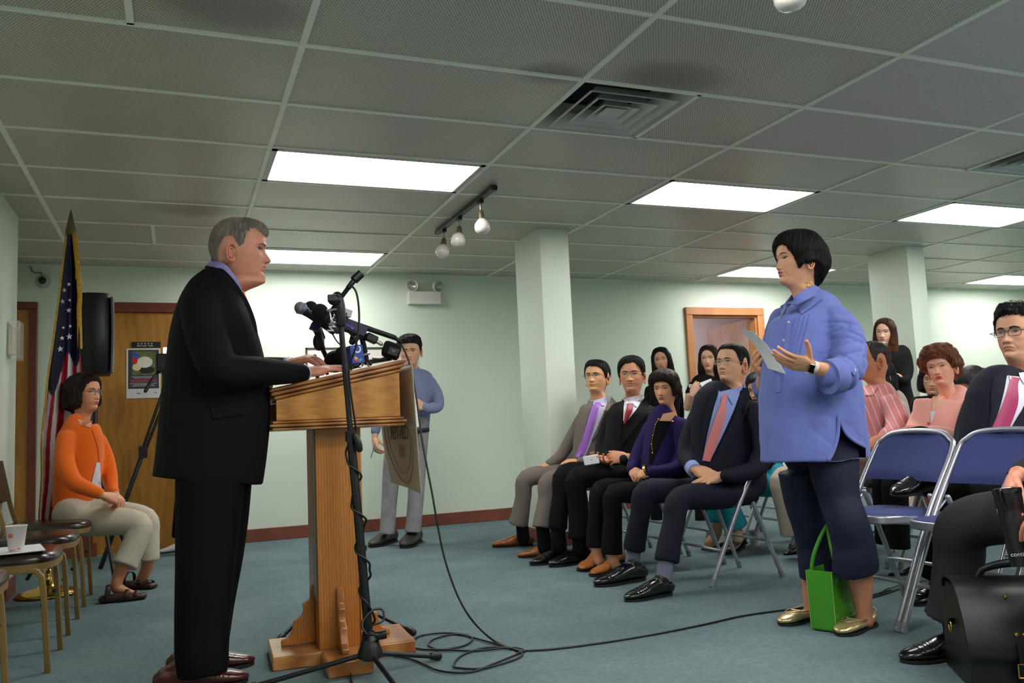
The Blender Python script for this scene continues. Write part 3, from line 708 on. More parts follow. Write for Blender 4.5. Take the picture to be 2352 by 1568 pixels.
    def glasses(s, root, m, shape=(.0235, .0155), e=3.0, th=.0010, half=False, name='glasses', drop=.003, col=None):
        mb = MB(); gl = MB(); cxs = .0325; y0 = float(s.front(np.array([0.012]), np.array([-.004]))[0]) + .009
        for sd in (-1, 1):
            a = np.linspace(0, 2 * math.pi, 25); X = sd * cxs + shape[0] * np.sign(np.cos(a)) * np.abs(np.cos(a)) ** (2 / e); Z = -drop + shape[1] * np.sign(np.sin(a)) * np.abs(np.sin(a)) ** (2 / e)
            Y = y0 - 3.2 * (np.abs(X) - .01).clip(0) ** 2
            P = np.stack([X, Y, Z], 1)
            if half: mb.tube(s.world(P[:13]), th * s.sc, n=6, sub=1); mb.tube(s.world(P[12:]), th * .4 * s.sc, n=5, sub=1)
            else: mb.tube(s.world(P), th * s.sc, n=6, sub=1)
            gl.add(s.world(np.vstack([P[:-1], [[sd * cxs, float(y0 - 3.2 * .0225 ** 2), -drop]]])), [(i, (i + 1) % 24, 24) for i in range(24)])
            hx = sd * (cxs + shape[0]); yh = y0 - 3.2 * (abs(hx) - .01) ** 2
            w = float(s.W(0))
            mb.tube(s.world([(hx, yh, .004), (sd * (w + .001), yh - .012, .004), (sd * (w + .004), .03, .003), (sd * (w + .006), -.012, .0), (sd * (w + .006), -.03, -.014)]), th * 1.1 * s.sc, n=6, sub=3)
        mb.tube(s.world([(-cxs + shape[0] - .001, y0, .001), (0, y0 + .001, .004), (cxs - shape[0] + .001, y0, .001)]), th * s.sc, n=6, sub=3)
        g = ob(name, mb, m, root, smooth=True)
        lens = ob('lens', gl, LENS, g, smooth=True); return g
    def hair(s, line, thick, hull=None, n=150, k=46, ridge=.0016, freq=34, colr=(24, 20, 20), colv=.25, seed=3, curl=0, lump=.002, part=None, strands=0, slen=.05, tip=0, msk=None):
        """line: (azimuth deg, z) hairline; thick: (azimuth deg, metres); hull: optional outer half-axes by z for long hair"""
        g = np.random.default_rng(seed); mb = MB()
        th = np.linspace(-math.pi, math.pi, n + 1)[:-1]; ad = np.degrees(np.abs(th))
        la, lz = np.array(line).T; zl = np.interp(ad, la, lz); sgn = np.where(th > 0, 1, -1)
        zl = zl + np.where(np.cos(th) > -.2, .0022 * np.sin(th * 23 + seed) + .0018 * np.sin(th * 51 + 2 * seed), 0)
        if part is not None: zl = zl + part * np.sin(th) * np.exp(-(ad / 45) ** 2)
        ta, tv = np.array(thick).T; T = np.interp(ad, ta, tv)
        sv = np.linspace(0, 1, k) ** 1.15; ztop = .1178
        Z = zl[None, :] + (ztop - zl)[None, :] * sv[:, None]; TH = np.tile(th, (k, 1))
        wt_ = np.clip((sv[:, None] - .55) / .45, 0, 1) ** .7; tt = (T[None, :] * (1 - wt_) + float(np.mean(T)) * wt_) * np.clip(.35 + 1.6 * sv[:, None], 0, 1) ** .8
        tt = tt * np.where(sv[:, None] < .001, .3, 1)
        x, y = s.surf(TH, Z, 0.0); x2, y2 = s.surf(TH, Z, 1.0); dx, dy = (x2 - x), (y2 - y)
        topk = np.clip((Z - .03) / .088, 0, 1)
        nz = topk ** 1.5; hz = np.sqrt(np.clip(1 - nz ** 2, .0, 1)) 
        X = x + dx * tt * hz; Y = y + dy * tt * hz; ZZ = Z + tt * nz
        if hull is not None:
            hz_, hw, hf, hb = np.array(hull).T
            wq, fq, bq = (np.interp(Z, hz_[::-1], a[::-1]) for a in (hw, hf, hb))
            c = -.01; xs = wq * np.sin(TH); ys = np.where(np.cos(TH) > 0, c + fq * np.cos(TH), c + bq * np.cos(TH))
            rr = np.hypot(X, Y - c); r2 = np.hypot(xs, ys - c); f = np.maximum(r2 / np.maximum(rr, 1e-5), 1); f = 1 + (f - 1) * np.clip(sv[:, None] * 12 + .25, 0, 1)
            X = X * f; Y = c + (Y - c) * f
        P = np.stack([X, Y, ZZ], -1); Q = P.reshape(-1, 3)
        cen = np.array([0, -.01, .0]); N = nrm(Q - cen * [1, 1, 0] - np.array([0, 0, .5]) * Q[:, 2:3] * 0)
        ph = TH.ravel() * freq + 2.2 * np.sin(TH.ravel() * 3 + seed) + 3.0 * snoise(Q, 14, seed, 2)
        d = ridge * np.sin(ph) + ridge * .6 * np.sin(ph * 2.3 + 1) + lump * snoise(Q, 26, seed + 2, 2)
        if curl: d = d + curl * (np.abs(snoise(Q, 75, seed + 7, 2)) * 1.6 - .3) + curl * .7 * snoise(Q, 38, seed + 8, 2)
        fade = np.repeat(np.clip(sv * 9, .0, 1), n) * np.clip((.1176 - Z.ravel()) / .02, .0, 1)
        Q = Q + N * (d * fade)[:, None]
        base = np.array(lin(colr)[:3]); cv = 1 + colv * np.sin(ph * 1.7 + .5)[:, None] + colv * .8 * snoise(Q, 60, seed + 4, 2)[:, None]
        C = np.clip(base * cv, 0, 1)
        if tip is not 0: C = C * (1 - sstep(-.0, -.14, Q[:, 2:3])) + np.array(lin(tip)[:3]) * (1 + colv * np.sin(ph * 1.7)[:, None]) * sstep(-.0, -.14, Q[:, 2:3])
        C = np.clip(C, 0, 1)
        # inner skin of the shell, closes at the hairline
        xi, yi = s.surf(TH, Z, -.004); I = np.stack([xi, yi, Z - .002], -1)
        G = Q.reshape(k, n, 3)
        inner = I[0:1]
        Gall = np.concatenate([s.world(inner.reshape(-1, 3)).reshape(1, n, 3), s.world(G.reshape(-1, 3)).reshape(k, n, 3)], 0)
        Call = np.concatenate([C[:n], C])
        mb.grid(Gall, 0, Call, closev=True)
        top = s.world([[0, -.008, float(G[-1, :, 2].mean()) + .0004]]); mb.add(top, [], 0, base)
        mb.add(np.vstack([Gall[-1], top]), [(i, (i + 1) % n, n) for i in range(n)], 0, base)
        # loose strands lying on the shell
        if strands:
            VV = []; FF = []; CC = []; cnt = 0
            for _ in range(strands):
                j = g.integers(0, n); i0 = g.integers(max(1, k // 8), k - 3); ln = max(3, int(k * slen * g.uniform(.6, 1.5) * 6)); i1 = max(0, i0 - ln)
                ids = np.linspace(i0, i1, 6).astype(int); jj = (j + np.round(np.cumsum(g.normal(0, .5, 6)))).astype(int) % n
                p = G[ids, jj] + N.reshape(k, n, 3)[ids, jj] * (np.linspace(.0005, .002 + .003 * g.random(), 6))[:, None]
                if (np.degrees(abs(th[jj[-1]])) < 70 and p[-1, 2] < zl[jj[-1]] + .002): p = p[:-1]
                w_ = .0007 * g.uniform(.6, 1.4); side = nrm(np.cross(p[-1] - p[0], N.reshape(k, n, 3)[ids[0], jj[0]])) * w_
                m_ = len(p); ws = np.linspace(1, .25, m_)[:, None]
                VV.append(np.vstack([p - side * ws, p + side * ws, p + N.reshape(k, n, 3)[ids[:m_], jj[:m_]] * w_ * ws])); c_ = np.clip(base * g.uniform(.6, 1.9), 0, 1)
                if tip is not 0 and p[0, 2] < -.05: c_ = np.array(lin(tip)[:3]) * g.uniform(.6, 1.3)
                CC.append(np.tile(c_, (3 * m_, 1)))
                for q in range(m_ - 1):
                    for a, b in ((0, m_), (m_, 2 * m_), (2 * m_, 0)): FF.append((cnt + a + q, cnt + b + q, cnt + b + q + 1, cnt + a + q + 1))
                cnt += 3 * m_
            mb.add(s.world(np.vstack(VV)), FF, 0, np.vstack(CC))
        return mb
LENS, t = newmat('spectacle_lens'); t.b.inputs['Base Color'].default_value = (.95, .95, 1, 1); t.b.inputs['Alpha'].default_value = .05; t.b.inputs['Roughness'].default_value = .03; t.b.inputs['Specular IOR Level'].default_value = .6

HANDP = {  # finger curls in degrees (mcp, pip, dip) for index..little, thumb (out, down, bend)
 'flat': ([(4, 6, 4), (3, 6, 4), (4, 7, 4), (6, 8, 5)], (32, 12, 8)),
 'relaxed': ([(18, 28, 16), (22, 32, 18), (26, 34, 20), (30, 36, 20)], (30, 28, 18)),
 'drape': ([(38, 30, 16), (40, 32, 16), (42, 34, 18), (46, 36, 20)], (24, 20, 14)),
 'fist': ([(62, 75, 40), (66, 78, 42), (68, 80, 42), (70, 80, 42)], (12, 46, 30)),
 'hold': ([(42, 48, 26), (46, 50, 28), (48, 52, 28), (50, 54, 30)], (20, 55, 26)),
 'open': ([(6, 14, 8), (10, 16, 10), (14, 20, 12), (20, 24, 14)], (62, 4, 12)),
 'pinch': ([(48, 40, 20), (52, 46, 26), (56, 56, 30), (60, 60, 30)], (14, 58, 18)),
}
def hand(mb, wrist, tips, back, side, pose='relaxed', sc=1.0, elbow=None, er=.040, wr=.027, vs=.0026, col=(214, 160, 125), curls=None, thumb=None, spread=1.0, nails=True, bare=False):
    """wrist, tips: world points; back: direction the back of the hand faces; side: 'L' or 'R' hand"""
    X = nrm(np.array(tips) - np.array(wrist)); Zb = np.array(back, float); R = frame(X, Zb)      # columns x along fingers, y, z back
    sd = 1 if side == 'L' else -1       # thumb lies on +y * ...
    # with z = back and x = fingers, y = z cross x; for a right hand the thumb is on the +y side
    sy = -1 if side == 'L' else 1
    W = np.array(wrist, float); cu, tb = HANDP[pose]
    if curls: cu = curls
    if thumb: tb = thumb
    loc = lambda p: W + (np.array(p) * [1, sy, 1] * sc) @ R.T
    q = MB()
    q.tube([loc((-.012, 0, 0)), loc((.012, 0, 0)), loc((.045, .002, .001)), loc((.082, .002, .001)), loc((.094, 0, -.001))],
           np.array([[wr / sc, .019], [.0285, .019], [.040, .0165], [.0425, .0135], [.037, .0105]]) * sc, ref=R[:, 1], n=18, sub=4, e=2.4)
    q.tube([loc((.008, .018, -.006)), loc((.035, .030, -.009)), loc((.055, .030, -.007))], np.array([.014, .0165, .011]) * sc, n=12, sub=3)
    q.tube([loc((.012, -.018, -.006)), loc((.045, -.026, -.007)), loc((.075, -.028, -.005))], np.array([.012, .014, .010]) * sc, n=12, sub=3)
    if elbow is not None:
        E = np.array(elbow, float); d = W - E
        er = er * (.95 if bare else .74); q.tube([E + d * (.05 if bare else .3), E + d * .35, E + d * .6, E + d * .88, W + X * .006], [[er * .9, er * .9], [er, er * .92], [er * .82, er * .76], [wr * 1.04, wr * .82], [wr, wr * .74]], ref=R[:, 1], n=18, sub=4)
    bases = [(.089, .0305, .001), (.094, .0105, .002), (.091, -.0105, .001), (.083, -.0300, -.001)]
    lens = [(.043, .026, .022), (.047, .030, .023), (.044, .027, .023), (.034, .021, .020)]; rad = [.0090, .0093, .0088, .0078]
    spr = [7, 2, -3, -9]; nl = []
    for b, L, r, c, sp in zip(bases, lens, rad, cu, spr):
        a = 0; p = np.array(b, float); yaw = math.radians(sp * spread); P = [p - np.array([.016, 0, .002]), p]; dirs = []
        for l, g in zip(L, c):
            a += math.radians(g); d = np.array([math.cos(a) * math.cos(yaw), math.sin(yaw) * math.cos(a * .5), -math.sin(a)]); d = nrm(d); dirs.append(d); p = p + d * l; P.append(p)
        q.tube([loc(v) for v in P], np.array([r * 1.02, r * 1.08, r * .98, r * .90, r * .74]) * sc, n=12, sub=3)
        nrmv = nrm(np.cross([0, 1, 0], dirs[-1])); nrmv = nrmv if nrmv @ np.array([math.sin(a), 0, math.cos(a)]) > 0 else -nrmv
        nl.append((loc(P[-1] - dirs[-1] * .001 + nrmv * r * .60), (dirs[-1] * [1, sy, 1]) @ R.T, (nrmv * [1, sy, 1]) @ R.T, r * .62 * sc))
    out, dn, bd = [math.radians(v) for v in tb]
    p = np.array([.022, .026, -.008]); P = [np.array([.006, .010, -.004]), p]; a = out; e = dn; d = None
    for l, k in ((.042, 0), (.034, .5), (.027, 1.2)):
        aa = a - bd * k * .8; d = nrm(np.array([math.cos(aa) * math.cos(e * .8), math.sin(aa) * math.cos(e * .6), -math.sin(e) * .75])); p = p + d * l; P.append(p)
    q.tube([loc(v) for v in P], np.array([.013, .0145, .0125, .0110, .0085]) * sc, n=12, sub=3)
    tn = nrm(np.cross(d, [0, 0, 1.])) ; tn = np.cross(tn, d); tn = tn if tn[2] > 0 else -tn
    nl.append((loc(P[-1] + tn * .0062), (d * [1, sy, 1]) @ R.T, (tn * [1, sy, 1]) @ R.T, .0068 * sc))
    V, F, N = voxel(q, vs, 3, .5)
    c = np.array(lin(col)[:3]); tipd = np.zeros(len(V))
    for n_ in nl: tipd = np.maximum(tipd, np.exp(-((V - n_[0]) ** 2).sum(1) / (.014 * sc) ** 2))
    CC = c * (1 - .22 * tipd[:, None] * np.array([.1, 1, .9])) * (1 + .05 * snoise(V, 110, 5, 2)[:, None])
    V = V + N * (.0004 * snoise(V, 260, 2, 2))[:, None]
    mb.add(V, F, 0, CC)
    if nails and vs < .0031:
        for p, dx, dz, r in nl:
            mb.ball(p, (r * 1.15, r * .95, r * .28), 10, np.stack([dx, np.cross(dz, dx), dz], 1), 0, np.clip(c * [1.1, 1.12, 1.15] + .03, 0, 1))
    return q

# ---- cloth helpers
def cloth(name, q, m, root, vs=.007, amp=.0035, k=13, seed=1, folds=(), smooth=3, clip=None, label=None):
    V, F, N = voxel(q, vs, smooth)
    if clip is not None:     # a slit cut through the near side: outline polygon in the photo
        PP = pix(V); poly = np.array(clip, float); ins = np.zeros(len(V), bool); x1, y1 = poly[-1]
        for x2, y2 in poly:
            c_ = ((y1 > PP[:, 1]) != (y2 > PP[:, 1])) & (PP[:, 0] < (x2 - x1) * (PP[:, 1] - y1) / (y2 - y1 + 1e-9) + x1); ins ^= c_; x1, y1 = x2, y2
        ins &= ((N * (V - C0)).sum(1) < 0); F = [f for f in F if not all(ins[i] for i in f)]; V = wrinkle(V, N, amp, k, seed, folds)
    mb = MB(); mb.add(V, F); o = ob(name, mb, m, root, smooth=True, label=label)
    bv = BVHTree.FromPolygons([Vector(v) for v in V.tolist()], F); return o, bv
def sil(st):
    """stations (xl, yl, xr, yr, Y, half depth): outline pixels at a depth -> path, radii, refs"""
    P, Rr, Rf = [], [], []
    for xl, yl, xr, yr, Y, hd in st:
        Y2 = Y if not isinstance(Y, tuple) else Y[1]; Y1 = Y if not isinstance(Y, tuple) else Y[0]
        a, b = PY(xl, yl, Y1), PY(xr, yr, Y2); P.append((a + b) / 2); Rr.append((np.linalg.norm(b - a) / 2 * .955, hd * .95)); Rf.append(nrm(b - a))
    return np.array(P), np.array(Rr), np.array(Rf)
def limb(pts, sub=4):
    P = np.array([PY(p[0], p[1], p[2]) if len(p) > 3 or True else p for p in pts]); return P
def patch(name, bv, left, right, m, root, nu=8, nv=20, off=.003, th=.0022, sub=4, nudge=None, label=None, bow=0.0, maxoff=.06):
    """a cloth piece laid on the garment: its outline is followed along two edges (pixel polylines) and keeps its own thickness"""
    L = catmull(np.array(left, float), sub); Rr = catmull(np.array(right, float), sub)
    def res(A, n):
        d = np.r_[0, np.cumsum(np.hypot(*np.diff(A, axis=0).T))]; t_ = np.linspace(0, d[-1], n); return np.stack([np.interp(t_, d, A[:, i]) for i in (0, 1)], 1)
    L, Rr = res(L, nv), res(Rr, nv); G = np.full((nv, nu, 3), np.nan); D = np.zeros((nv, nu, 3)); NN = np.zeros((nv, nu, 3))
    for i in range(nv):
        for j in range(nu):
            f = j / (nu - 1); p = L[i] * (1 - f) + Rr[i] * f; d = ray(*p); D[i, j] = d
            h = bv.ray_cast(Vector(C0), Vector(d))
            if h[0] is not None: G[i, j] = h[0]; NN[i, j] = h[1]
    dist = np.linalg.norm(G - C0, axis=2); med = np.nanmedian(dist)
    bad = np.isnan(dist) | (np.abs(dist - med) > maxoff * 3)
    dist[bad] = np.nan
    for _ in range(40):
        if not np.isnan(dist).any(): break
        p = np.pad(dist, 1, constant_values=np.nan); nb = np.stack([p[:-2, 1:-1], p[2:, 1:-1], p[1:-1, :-2], p[1:-1, 2:]]); 
        with np.errstate(all='ignore'):
            import warnings; warnings.simplefilter('ignore'); mm = np.nanmean(nb, 0)
        dist = np.where(np.isnan(dist), mm, dist)
    dist = np.where(np.isnan(dist), med, dist)
    p = np.pad(dist, 1, mode='edge'); dist = np.minimum(dist, (p[:-2, 1:-1] + p[2:, 1:-1] + p[1:-1, :-2] + p[1:-1, 2:] + dist) / 5)
    u = np.linspace(-1, 1, nu)[None, :]
    o = off + bow * (1 - u ** 2)
    A = C0 + D * (dist - o - th)[..., None]; B = C0 + D * (dist - o + .004)[..., None]
    mb = MB(); mb.slab(A, B); return ob(name, mb, m, root, smooth=50, label=label)
def shoe(root, heel, toe, m, sole, h=1.0, wd=1.0, kind='oxford', ankle=None, name='shoe', laces=None, up=None):
    heel = np.array(heel, float); toe = np.array(toe, float); L = np.linalg.norm(toe - heel); X = nrm(toe - heel); up = np.array([0, 0, 1.]) if up is None else nrm(up); R = frame(X, up)
    loc = lambda p: heel + (np.array(p) * [L, L / .28, L / .28]) @ R.T; s_ = L / .28
    q = MB()
    if kind in ('oxford', 'boot', 'sneaker'):
        st = [(.03, .036, .028, .026), (.1, .042, .036, .033), (.27, .046, .040, .035), (.45, .042, .036, .040), (.62, .033, .027, .046), (.8, .027, .020, .044), (.93, .023, .014, .031), (.985, .021, .009, .016)]
    elif kind == 'moc':
        st = [(.04, .030, .024, .026), (.12, .036, .030, .033), (.3, .026, .018, .034), (.5, .026, .018, .040), (.66, .030, .022, .045), (.82, .027, .019, .043), (.94, .023, .013, .032), (.985, .021, .009, .018)]
    else:
        st = [(.04, .062, .022, .022), (.12, .062, .024, .027), (.3, .050, .016, .028), (.5, .030, .012, .034), (.68, .024, .014, .040), (.84, .020, .013, .034), (.96, .017, .008, .016)]
    q.tube([loc((x, 0, zc * h)) for x, zc, hh, w in st], [[w * s_ * wd, hh * s_ * h] for x, zc, hh, w in st], ref=R[:, 1], n=20, sub=4, e=2.3)
    if kind in ('oxford', 'boot', 'sneaker'):
        q.tube([loc((.2, 0, .05)), loc((.2, 0, .075)), loc((.18, 0, .088 if kind != 'boot' else .12))], np.array([[.036, .040], [.033, .038], [.034, .040]]) * s_, ref=R[:, 1], n=18, sub=3, cap='flat')
        q.tube([loc((.25, 0, .075)), loc((.42, 0, .065)), loc((.58, 0, .052))], np.array([[.02, .012], [.022, .012], [.018, .008]]) * s_, ref=R[:, 1], n=12, sub=3)
    V, F, N = voxel(q, .0045, 2, .5)
    hgt = (V - heel) @ R[:, 2]; xx = ((V - heel) @ X) / L
    if kind in ('oxford', 'boot'):   # creases over the toes
        V = V + N * ((.0012 * np.sin(xx * L * 2 * math.pi / .012) * np.exp(-((xx - .66) / .06) ** 2))[:, None])
        V = V + N * ((-.0016 * np.exp(-((xx - .76 - .02) / .008) ** 2))[:, None])
    lim = .010 * s_ if kind != 'pump' else np.interp(xx, [0, .3, .5, 1], [.035, .03, .01, .006]) * s_
    dz = np.maximum(0, lim - hgt); V = V + dz[:, None] * R[:, 2]
    mb = MB(); mb.add(V, F); o = ob(name, mb, m, root, smooth=True)
    # sole and heel block
    sb = MB(); xs = np.linspace(0, 1, 15); wv = np.interp(xs, [0, .04, .12, .3, .5, .66, .82, .93, 1], [.008, .024, .034, .034, .036, .045, .042, .030, .006]) * wd
    top = np.interp(xs, [0, .3, .5, 1], [.035, .032, .012, .007]) if kind == 'pump' else np.full(15, .012)
    bot = top - .004 if kind == 'pump' else np.where(xs < .32, 0, .003)
    tk = 1.06
    A = np.array([[loc((x, sgn * w_ * tk, t_)) for sgn in (-1, 1)] for x, w_, t_ in zip(xs, wv, top)]); B = np.array([[loc((x, sgn * w_ * tk, t_)) for sgn in (-1, 1)] for x, w_, t_ in zip(xs, wv, bot)])
    sb.slab(A, B)
    if kind == 'pump': sb.tube([loc((.06, 0, .045)), loc((.07, 0, .02)), loc((.075, 0, 0))], np.array([.018, .010, .007]) * s_, n=12, sub=2, cap='flat')
    ob('sole', sb, sole, o)
    if kind == 'oxford':
        lb = MB()
        for i, x in enumerate((.36, .42, .48, .54)):
            z = .082 - (x - .3) * .09; lb.tube([loc((x, -.018, z - .010)), loc((x + .01, 0, z)), loc((x, .018, z - .010))], .0017 * s_, n=6, sub=3)
        lb.tube([loc((.33, -.004, .082)), loc((.32, -.022, .088)), loc((.38, -.03, .072)), loc((.36, -.008, .082))], .0014 * s_, n=5, sub=4); lb.tube([loc((.33, .004, .082)), loc((.30, .022, .086)), loc((.37, .032, .07)), loc((.36, .008, .082))], .0014 * s_, n=5, sub=4)
        ob('shoelace', lb, laces or m, o, smooth=True)
    return o
def person(label, loc): return empty('person', (loc[0], loc[1], 0), label, 'person')
def body(root, parts, head=None, core=None, vs=.012, skin=(214, 160, 125), name='body'):
    """one mesh: slender core under the clothes, sculpted head, modelled hands"""
    mb = MB()
    if core is not None:
        V, F, N = voxel(core, vs, 2); mb.add(V, F, 0, np.array(lin(skin)[:3]))
    if head is not None: head.build(mb)
    for p in parts:
        if isinstance(p, dict):
            kw = dict(p); kw.setdefault('col', skin); hand(mb, **kw)
        else: p(mb)
    return ob(name, mb, [SKIN, EYE], root, smooth=True, color=True)
def facing(px, py, Y, phi, pitch=0):
    """direction of a face: phi degrees turned to the photo's left of looking at the camera"""
    v = ray(px, py).copy(); v[2] = 0; v = nrm(v); tow = -v; lp = np.array([-v[1], v[0], 0.])
    a, b = math.radians(phi), math.radians(pitch); d = math.cos(a) * tow + math.sin(a) * lp; return nrm(d * math.cos(b) + np.array([0, 0, math.sin(b)]))

def collar(h, root, m, fwd=None, r=.060, ht=.020, z=-.150, gap=24, tilt=.018, jm=None, name='shirt_collar', fr=0.0):
    """stand collar round the neck, open at the front; optional jacket collar outside it"""
    c = h.world([[0, -.018 + fr - h.nb * max(0, -.118 - z), z]])[0]; f = h.R[:, 1] if fwd is None else np.array(fwd, float); f = nrm(f * [1, 1, 0]); s_ = np.array([f[1], -f[0], 0]); s1 = h.sc
    def ring(r_, g, dz, tl, hh, th, n):
        q = MB(); A = np.radians(np.linspace(g, 360 - g, 17)); P = [c + (f * math.cos(a) * r_ * 1.06 + s_ * math.sin(a) * r_) * s1 + np.array([0, 0, (dz - tl * math.cos(a)) * s1]) for a in A]
        q.tube(P, [[th, hh * (.75 + .25 * -math.cos(a))] for a in A], ref=[-(f * math.cos(a) + s_ * math.sin(a)) + np.array([0, 0, .35]) for a in A], n=10, sub=3, e=3); return ob(n, q, m if n == name else jm, root, smooth=True)
    ring(r, gap, 0, tilt, ht, .0035, name)
    if jm is not None: ring(r + .008, 70, -.010, tilt * 1.1, ht * .95, .004, 'jacket_collar')
# ================================================================== FURNITURE AND THINGS
PAPER = mat('white_paper', (232, 230, 234), .7, var=.02)
METG = METG_ = mat('gold_metal', (222, 180, 96), .25, 1)
OAK = woodmat('oak_grain', (138, 84, 30), (188, 124, 50), (214, 152, 74), (.7, 3, 13), .36, 3.0, .35, 2.5, wv_w=.22, fw=.52)
OAKV = woodmat('oak_grain_upright', (138, 78, 24), (178, 108, 40), (206, 136, 62), (12, 12, .7), .36, 2.2, .35, 5, wv_w=.16, fw=.5)
OAKR = woodmat('oak_moulding', (136, 80, 38), (168, 106, 54), (192, 132, 76), (1, 6, 6), .28, 2, .5, 3)
DARKIN = mat('lectern_dark_inside', (26, 18, 14), .7); MIRR = mat('grey_edge_strip', (120, 124, 116), .3)
def lectern():
    L = empty('lectern', (.62, 3.6, 0), 'oak lectern with slanted reeded top on a single post, beside the man in black', 'lectern')
    Rz = rotz(math.radians(-2.4)); c0 = np.array([.62, 3.6, 0])
    def fin(n, q, m, par=L, **kw):
        q.V = [(v - c0) @ Rz.T + c0 for v in q.V]; return ob(n, q, m, par, **kw)
    x0, x1, y0, y1 = .372, .862, 3.385, 3.90
    zt = lambda x: 1.034 + (x - .36) * .200
    for ya, yb in ((y0, y0 + .02), (y1 - .02, y1)):
        q = MB(); q.prism([(x0, ya, .955), (x1, ya, .955), (x1, ya, zt(x1)), (x0, ya, zt(x0))], (0, yb - ya, 0)); fin('side_panel', q, OAK, bevel=.002)
    q = MB(); q.b2((x1 - .02, y0 + .02, .955), (x1, y1 - .02, zt(x1) - .004)); fin('front_panel', q, OAK)
    q = MB(); q.b2((x0, y0 + .02, .955), (x1 - .02, y1 - .02, .965)); fin('shelf', q, DARKIN)
    q = MB()
    for k, (o, h) in enumerate(((.012, .012), (.022, .013), (.014, .013))):
        z = .955 - sum((.012, .013, .013)[:k + 1]); q.b2((x0 - .004 - o, y0 - o, z), (x1 + o, y1 + o, z + h - .0015))
    fin('bottom_moulding', q, OAKR, bevel=.0045)
    sl = math.atan(.200)
    q = MB()
    for k, o in enumerate((.008, .02, .026)):
        za = .001 + k * .0165
        q.prism([(x0 - o, y0 - o, zt(x0 - o) + za), (x1 + o, y0 - o, zt(x1 + o) + za), (x1 + o, y0 - o, zt(x1 + o) + za + .015), (x0 - o, y0 - o, zt(x0 - o) + za + .015)], (0, y1 - y0 + 2 * o, 0))
    fin('slanted_top', q, OAKR, bevel=.0055)
    q = MB(); q.prism([(x0 - .026, y0 - .02, zt(x0) + .045), (x0 - .012, y0 - .02, zt(x0) + .048), (x0 - .012, y0 - .02, zt(x0) + .066), (x0 - .026, y0 - .02, zt(x0) + .063)], (0, y1 - y0 + .04, 0)); fin('book_stop', q, OAKR, bevel=.003)
    px0, px1, py0, py1 = .525, .695, 3.46, 3.80
    q = MB(); q.b2((px0, py0, .05), (px1, py1, .918)); fin('post', q, OAKV, bevel=.004)
    q = MB(); q.b2((px0 - .006, py0 + .02, .25), (px0, py0 + .11, .918)); fin('edge_strip', q, MIRR)
    q = MB(); q.b2((px1 - .006, py0 - .012, .06), (px1 + .012, py0 + .06, .918)); fin('post_fillet', q, OAKV, bevel=.002)
    q = MB(); q.b2((.345, 3.43, .0), (.905, 3.76, .052)); fin('base_board', q, OAKR, bevel=.006)
    for a_, b_ in ((3.225, 3.43), (3.76, 3.98)): q = MB(); q.b2((.53, a_, .0), (.70, b_, .056)); fin('base_board', q, OAKR, bevel=.006)
    pr = [(0, .055), (.135, .055), (.135, .075), (.105, .085), (.09, .11), (.085, .145), (.055, .16), (.045, .185), (.05, .21), (.02, .225), (.018, .27), (.0, .29)]
    q = MB(); q.prism([(px0 - a, 3.58, z) for a, z in pr], (0, .035, 0)); fin('bracket', q, OAKV, bevel=.004)
    q = MB(); q.prism([(px1 + a, 3.58, z) for a, z in pr], (0, .035, 0)); fin('bracket', q, OAKV, bevel=.004)
    q = MB(); q.prism([(.595, py0 - a, z) for a, z in pr], (.03, 0, 0)); fin('bracket', q, OAKR, bevel=.005)
    q = MB(); q.prism([(.595, py1 + a, z) for a, z in pr], (.03, 0, 0)); fin('bracket', q, OAKR, bevel=.005)
    # paper sign hung over the front
    pm, t = newmat('translucent_poster_paper'); t.b.inputs['Base Color'].default_value = lin((206, 196, 176)); t.b.inputs['Roughness'].default_value = .55; t.b.inputs['Transmission Weight'].default_value = 0
    cols = np.linspace(0, 1, 26); rows = np.linspace(0, 1, 30); G = np.zeros((30, 26, 3))
    for i, v in enumerate(rows):
        for j, u in enumerate(cols):
            y = 3.36 + u * .60; z = 1.165 - v * (.53 - .02 * u); x = .905 + .018 * v - .012 * u + .03 * math.sin(u * math.pi) * v * .8 + .05 * (v ** 3) * (u - .2) ** 2
            G[i, j] = (x, y, z)
    s = empty('paper_sign', (.9, 3.6, .64), 'large beige paper sign hanging over the front of the lectern, seen from behind', 'sign')
    q = MB(); q.slab(G, G + np.array([.0015, 0, 0])); sh = ob('sheet', q, pm, s, smooth=True)
    bv = BVHTree.FromPolygons([Vector(v) for v in q.verts().tolist()], q.F)
    pale = mat('poster_print', (164, 148, 126), .6); q = MB()
    P = []
    for a in np.linspace(math.pi, 2 * math.pi, 30): P.append((.895, 3.66 + .25 * math.cos(a), .93 + .20 * math.sin(a)))
    P = [(p[0] - .0, p[1], p[2]) for p in P]
    def onp(y, z):
        h = bv.ray_cast(Vector((.7, y, z)), Vector((1, 0, 0))); return np.array(h[0]) - (.0012, 0, 0) if h[0] is not None else np.array([.9, y, z])
    for rr in (.235, .19):
        q.tube([onp(3.67 + rr * math.cos(a) * 1.02, .90 + (rr * 1.0) * math.sin(a)) for a in np.linspace(math.pi * .98, math.pi * 2.02, 30)], .0035, n=6, sub=1)
    ob('printed_ring', q, pale, s)
    Rm = np.stack([[0, 1, 0], [0, 0, 1], [1, 0, 0]], 1)   # lettering seen through from behind
    for tx, sz, zc in (('CENTER', .085, .885), ('한울', .06, .80)):
        o = text(tx, sz, (.899, 3.67, zc), Rm, pale, s, 'lettering', bold=sz > .07)
        W0 = wloc(s)
        for v in o.data.vertices: v.co.x = onp(v.co.y + W0[1], v.co.z + W0[2])[0] - .0008 - W0[0]
lectern()
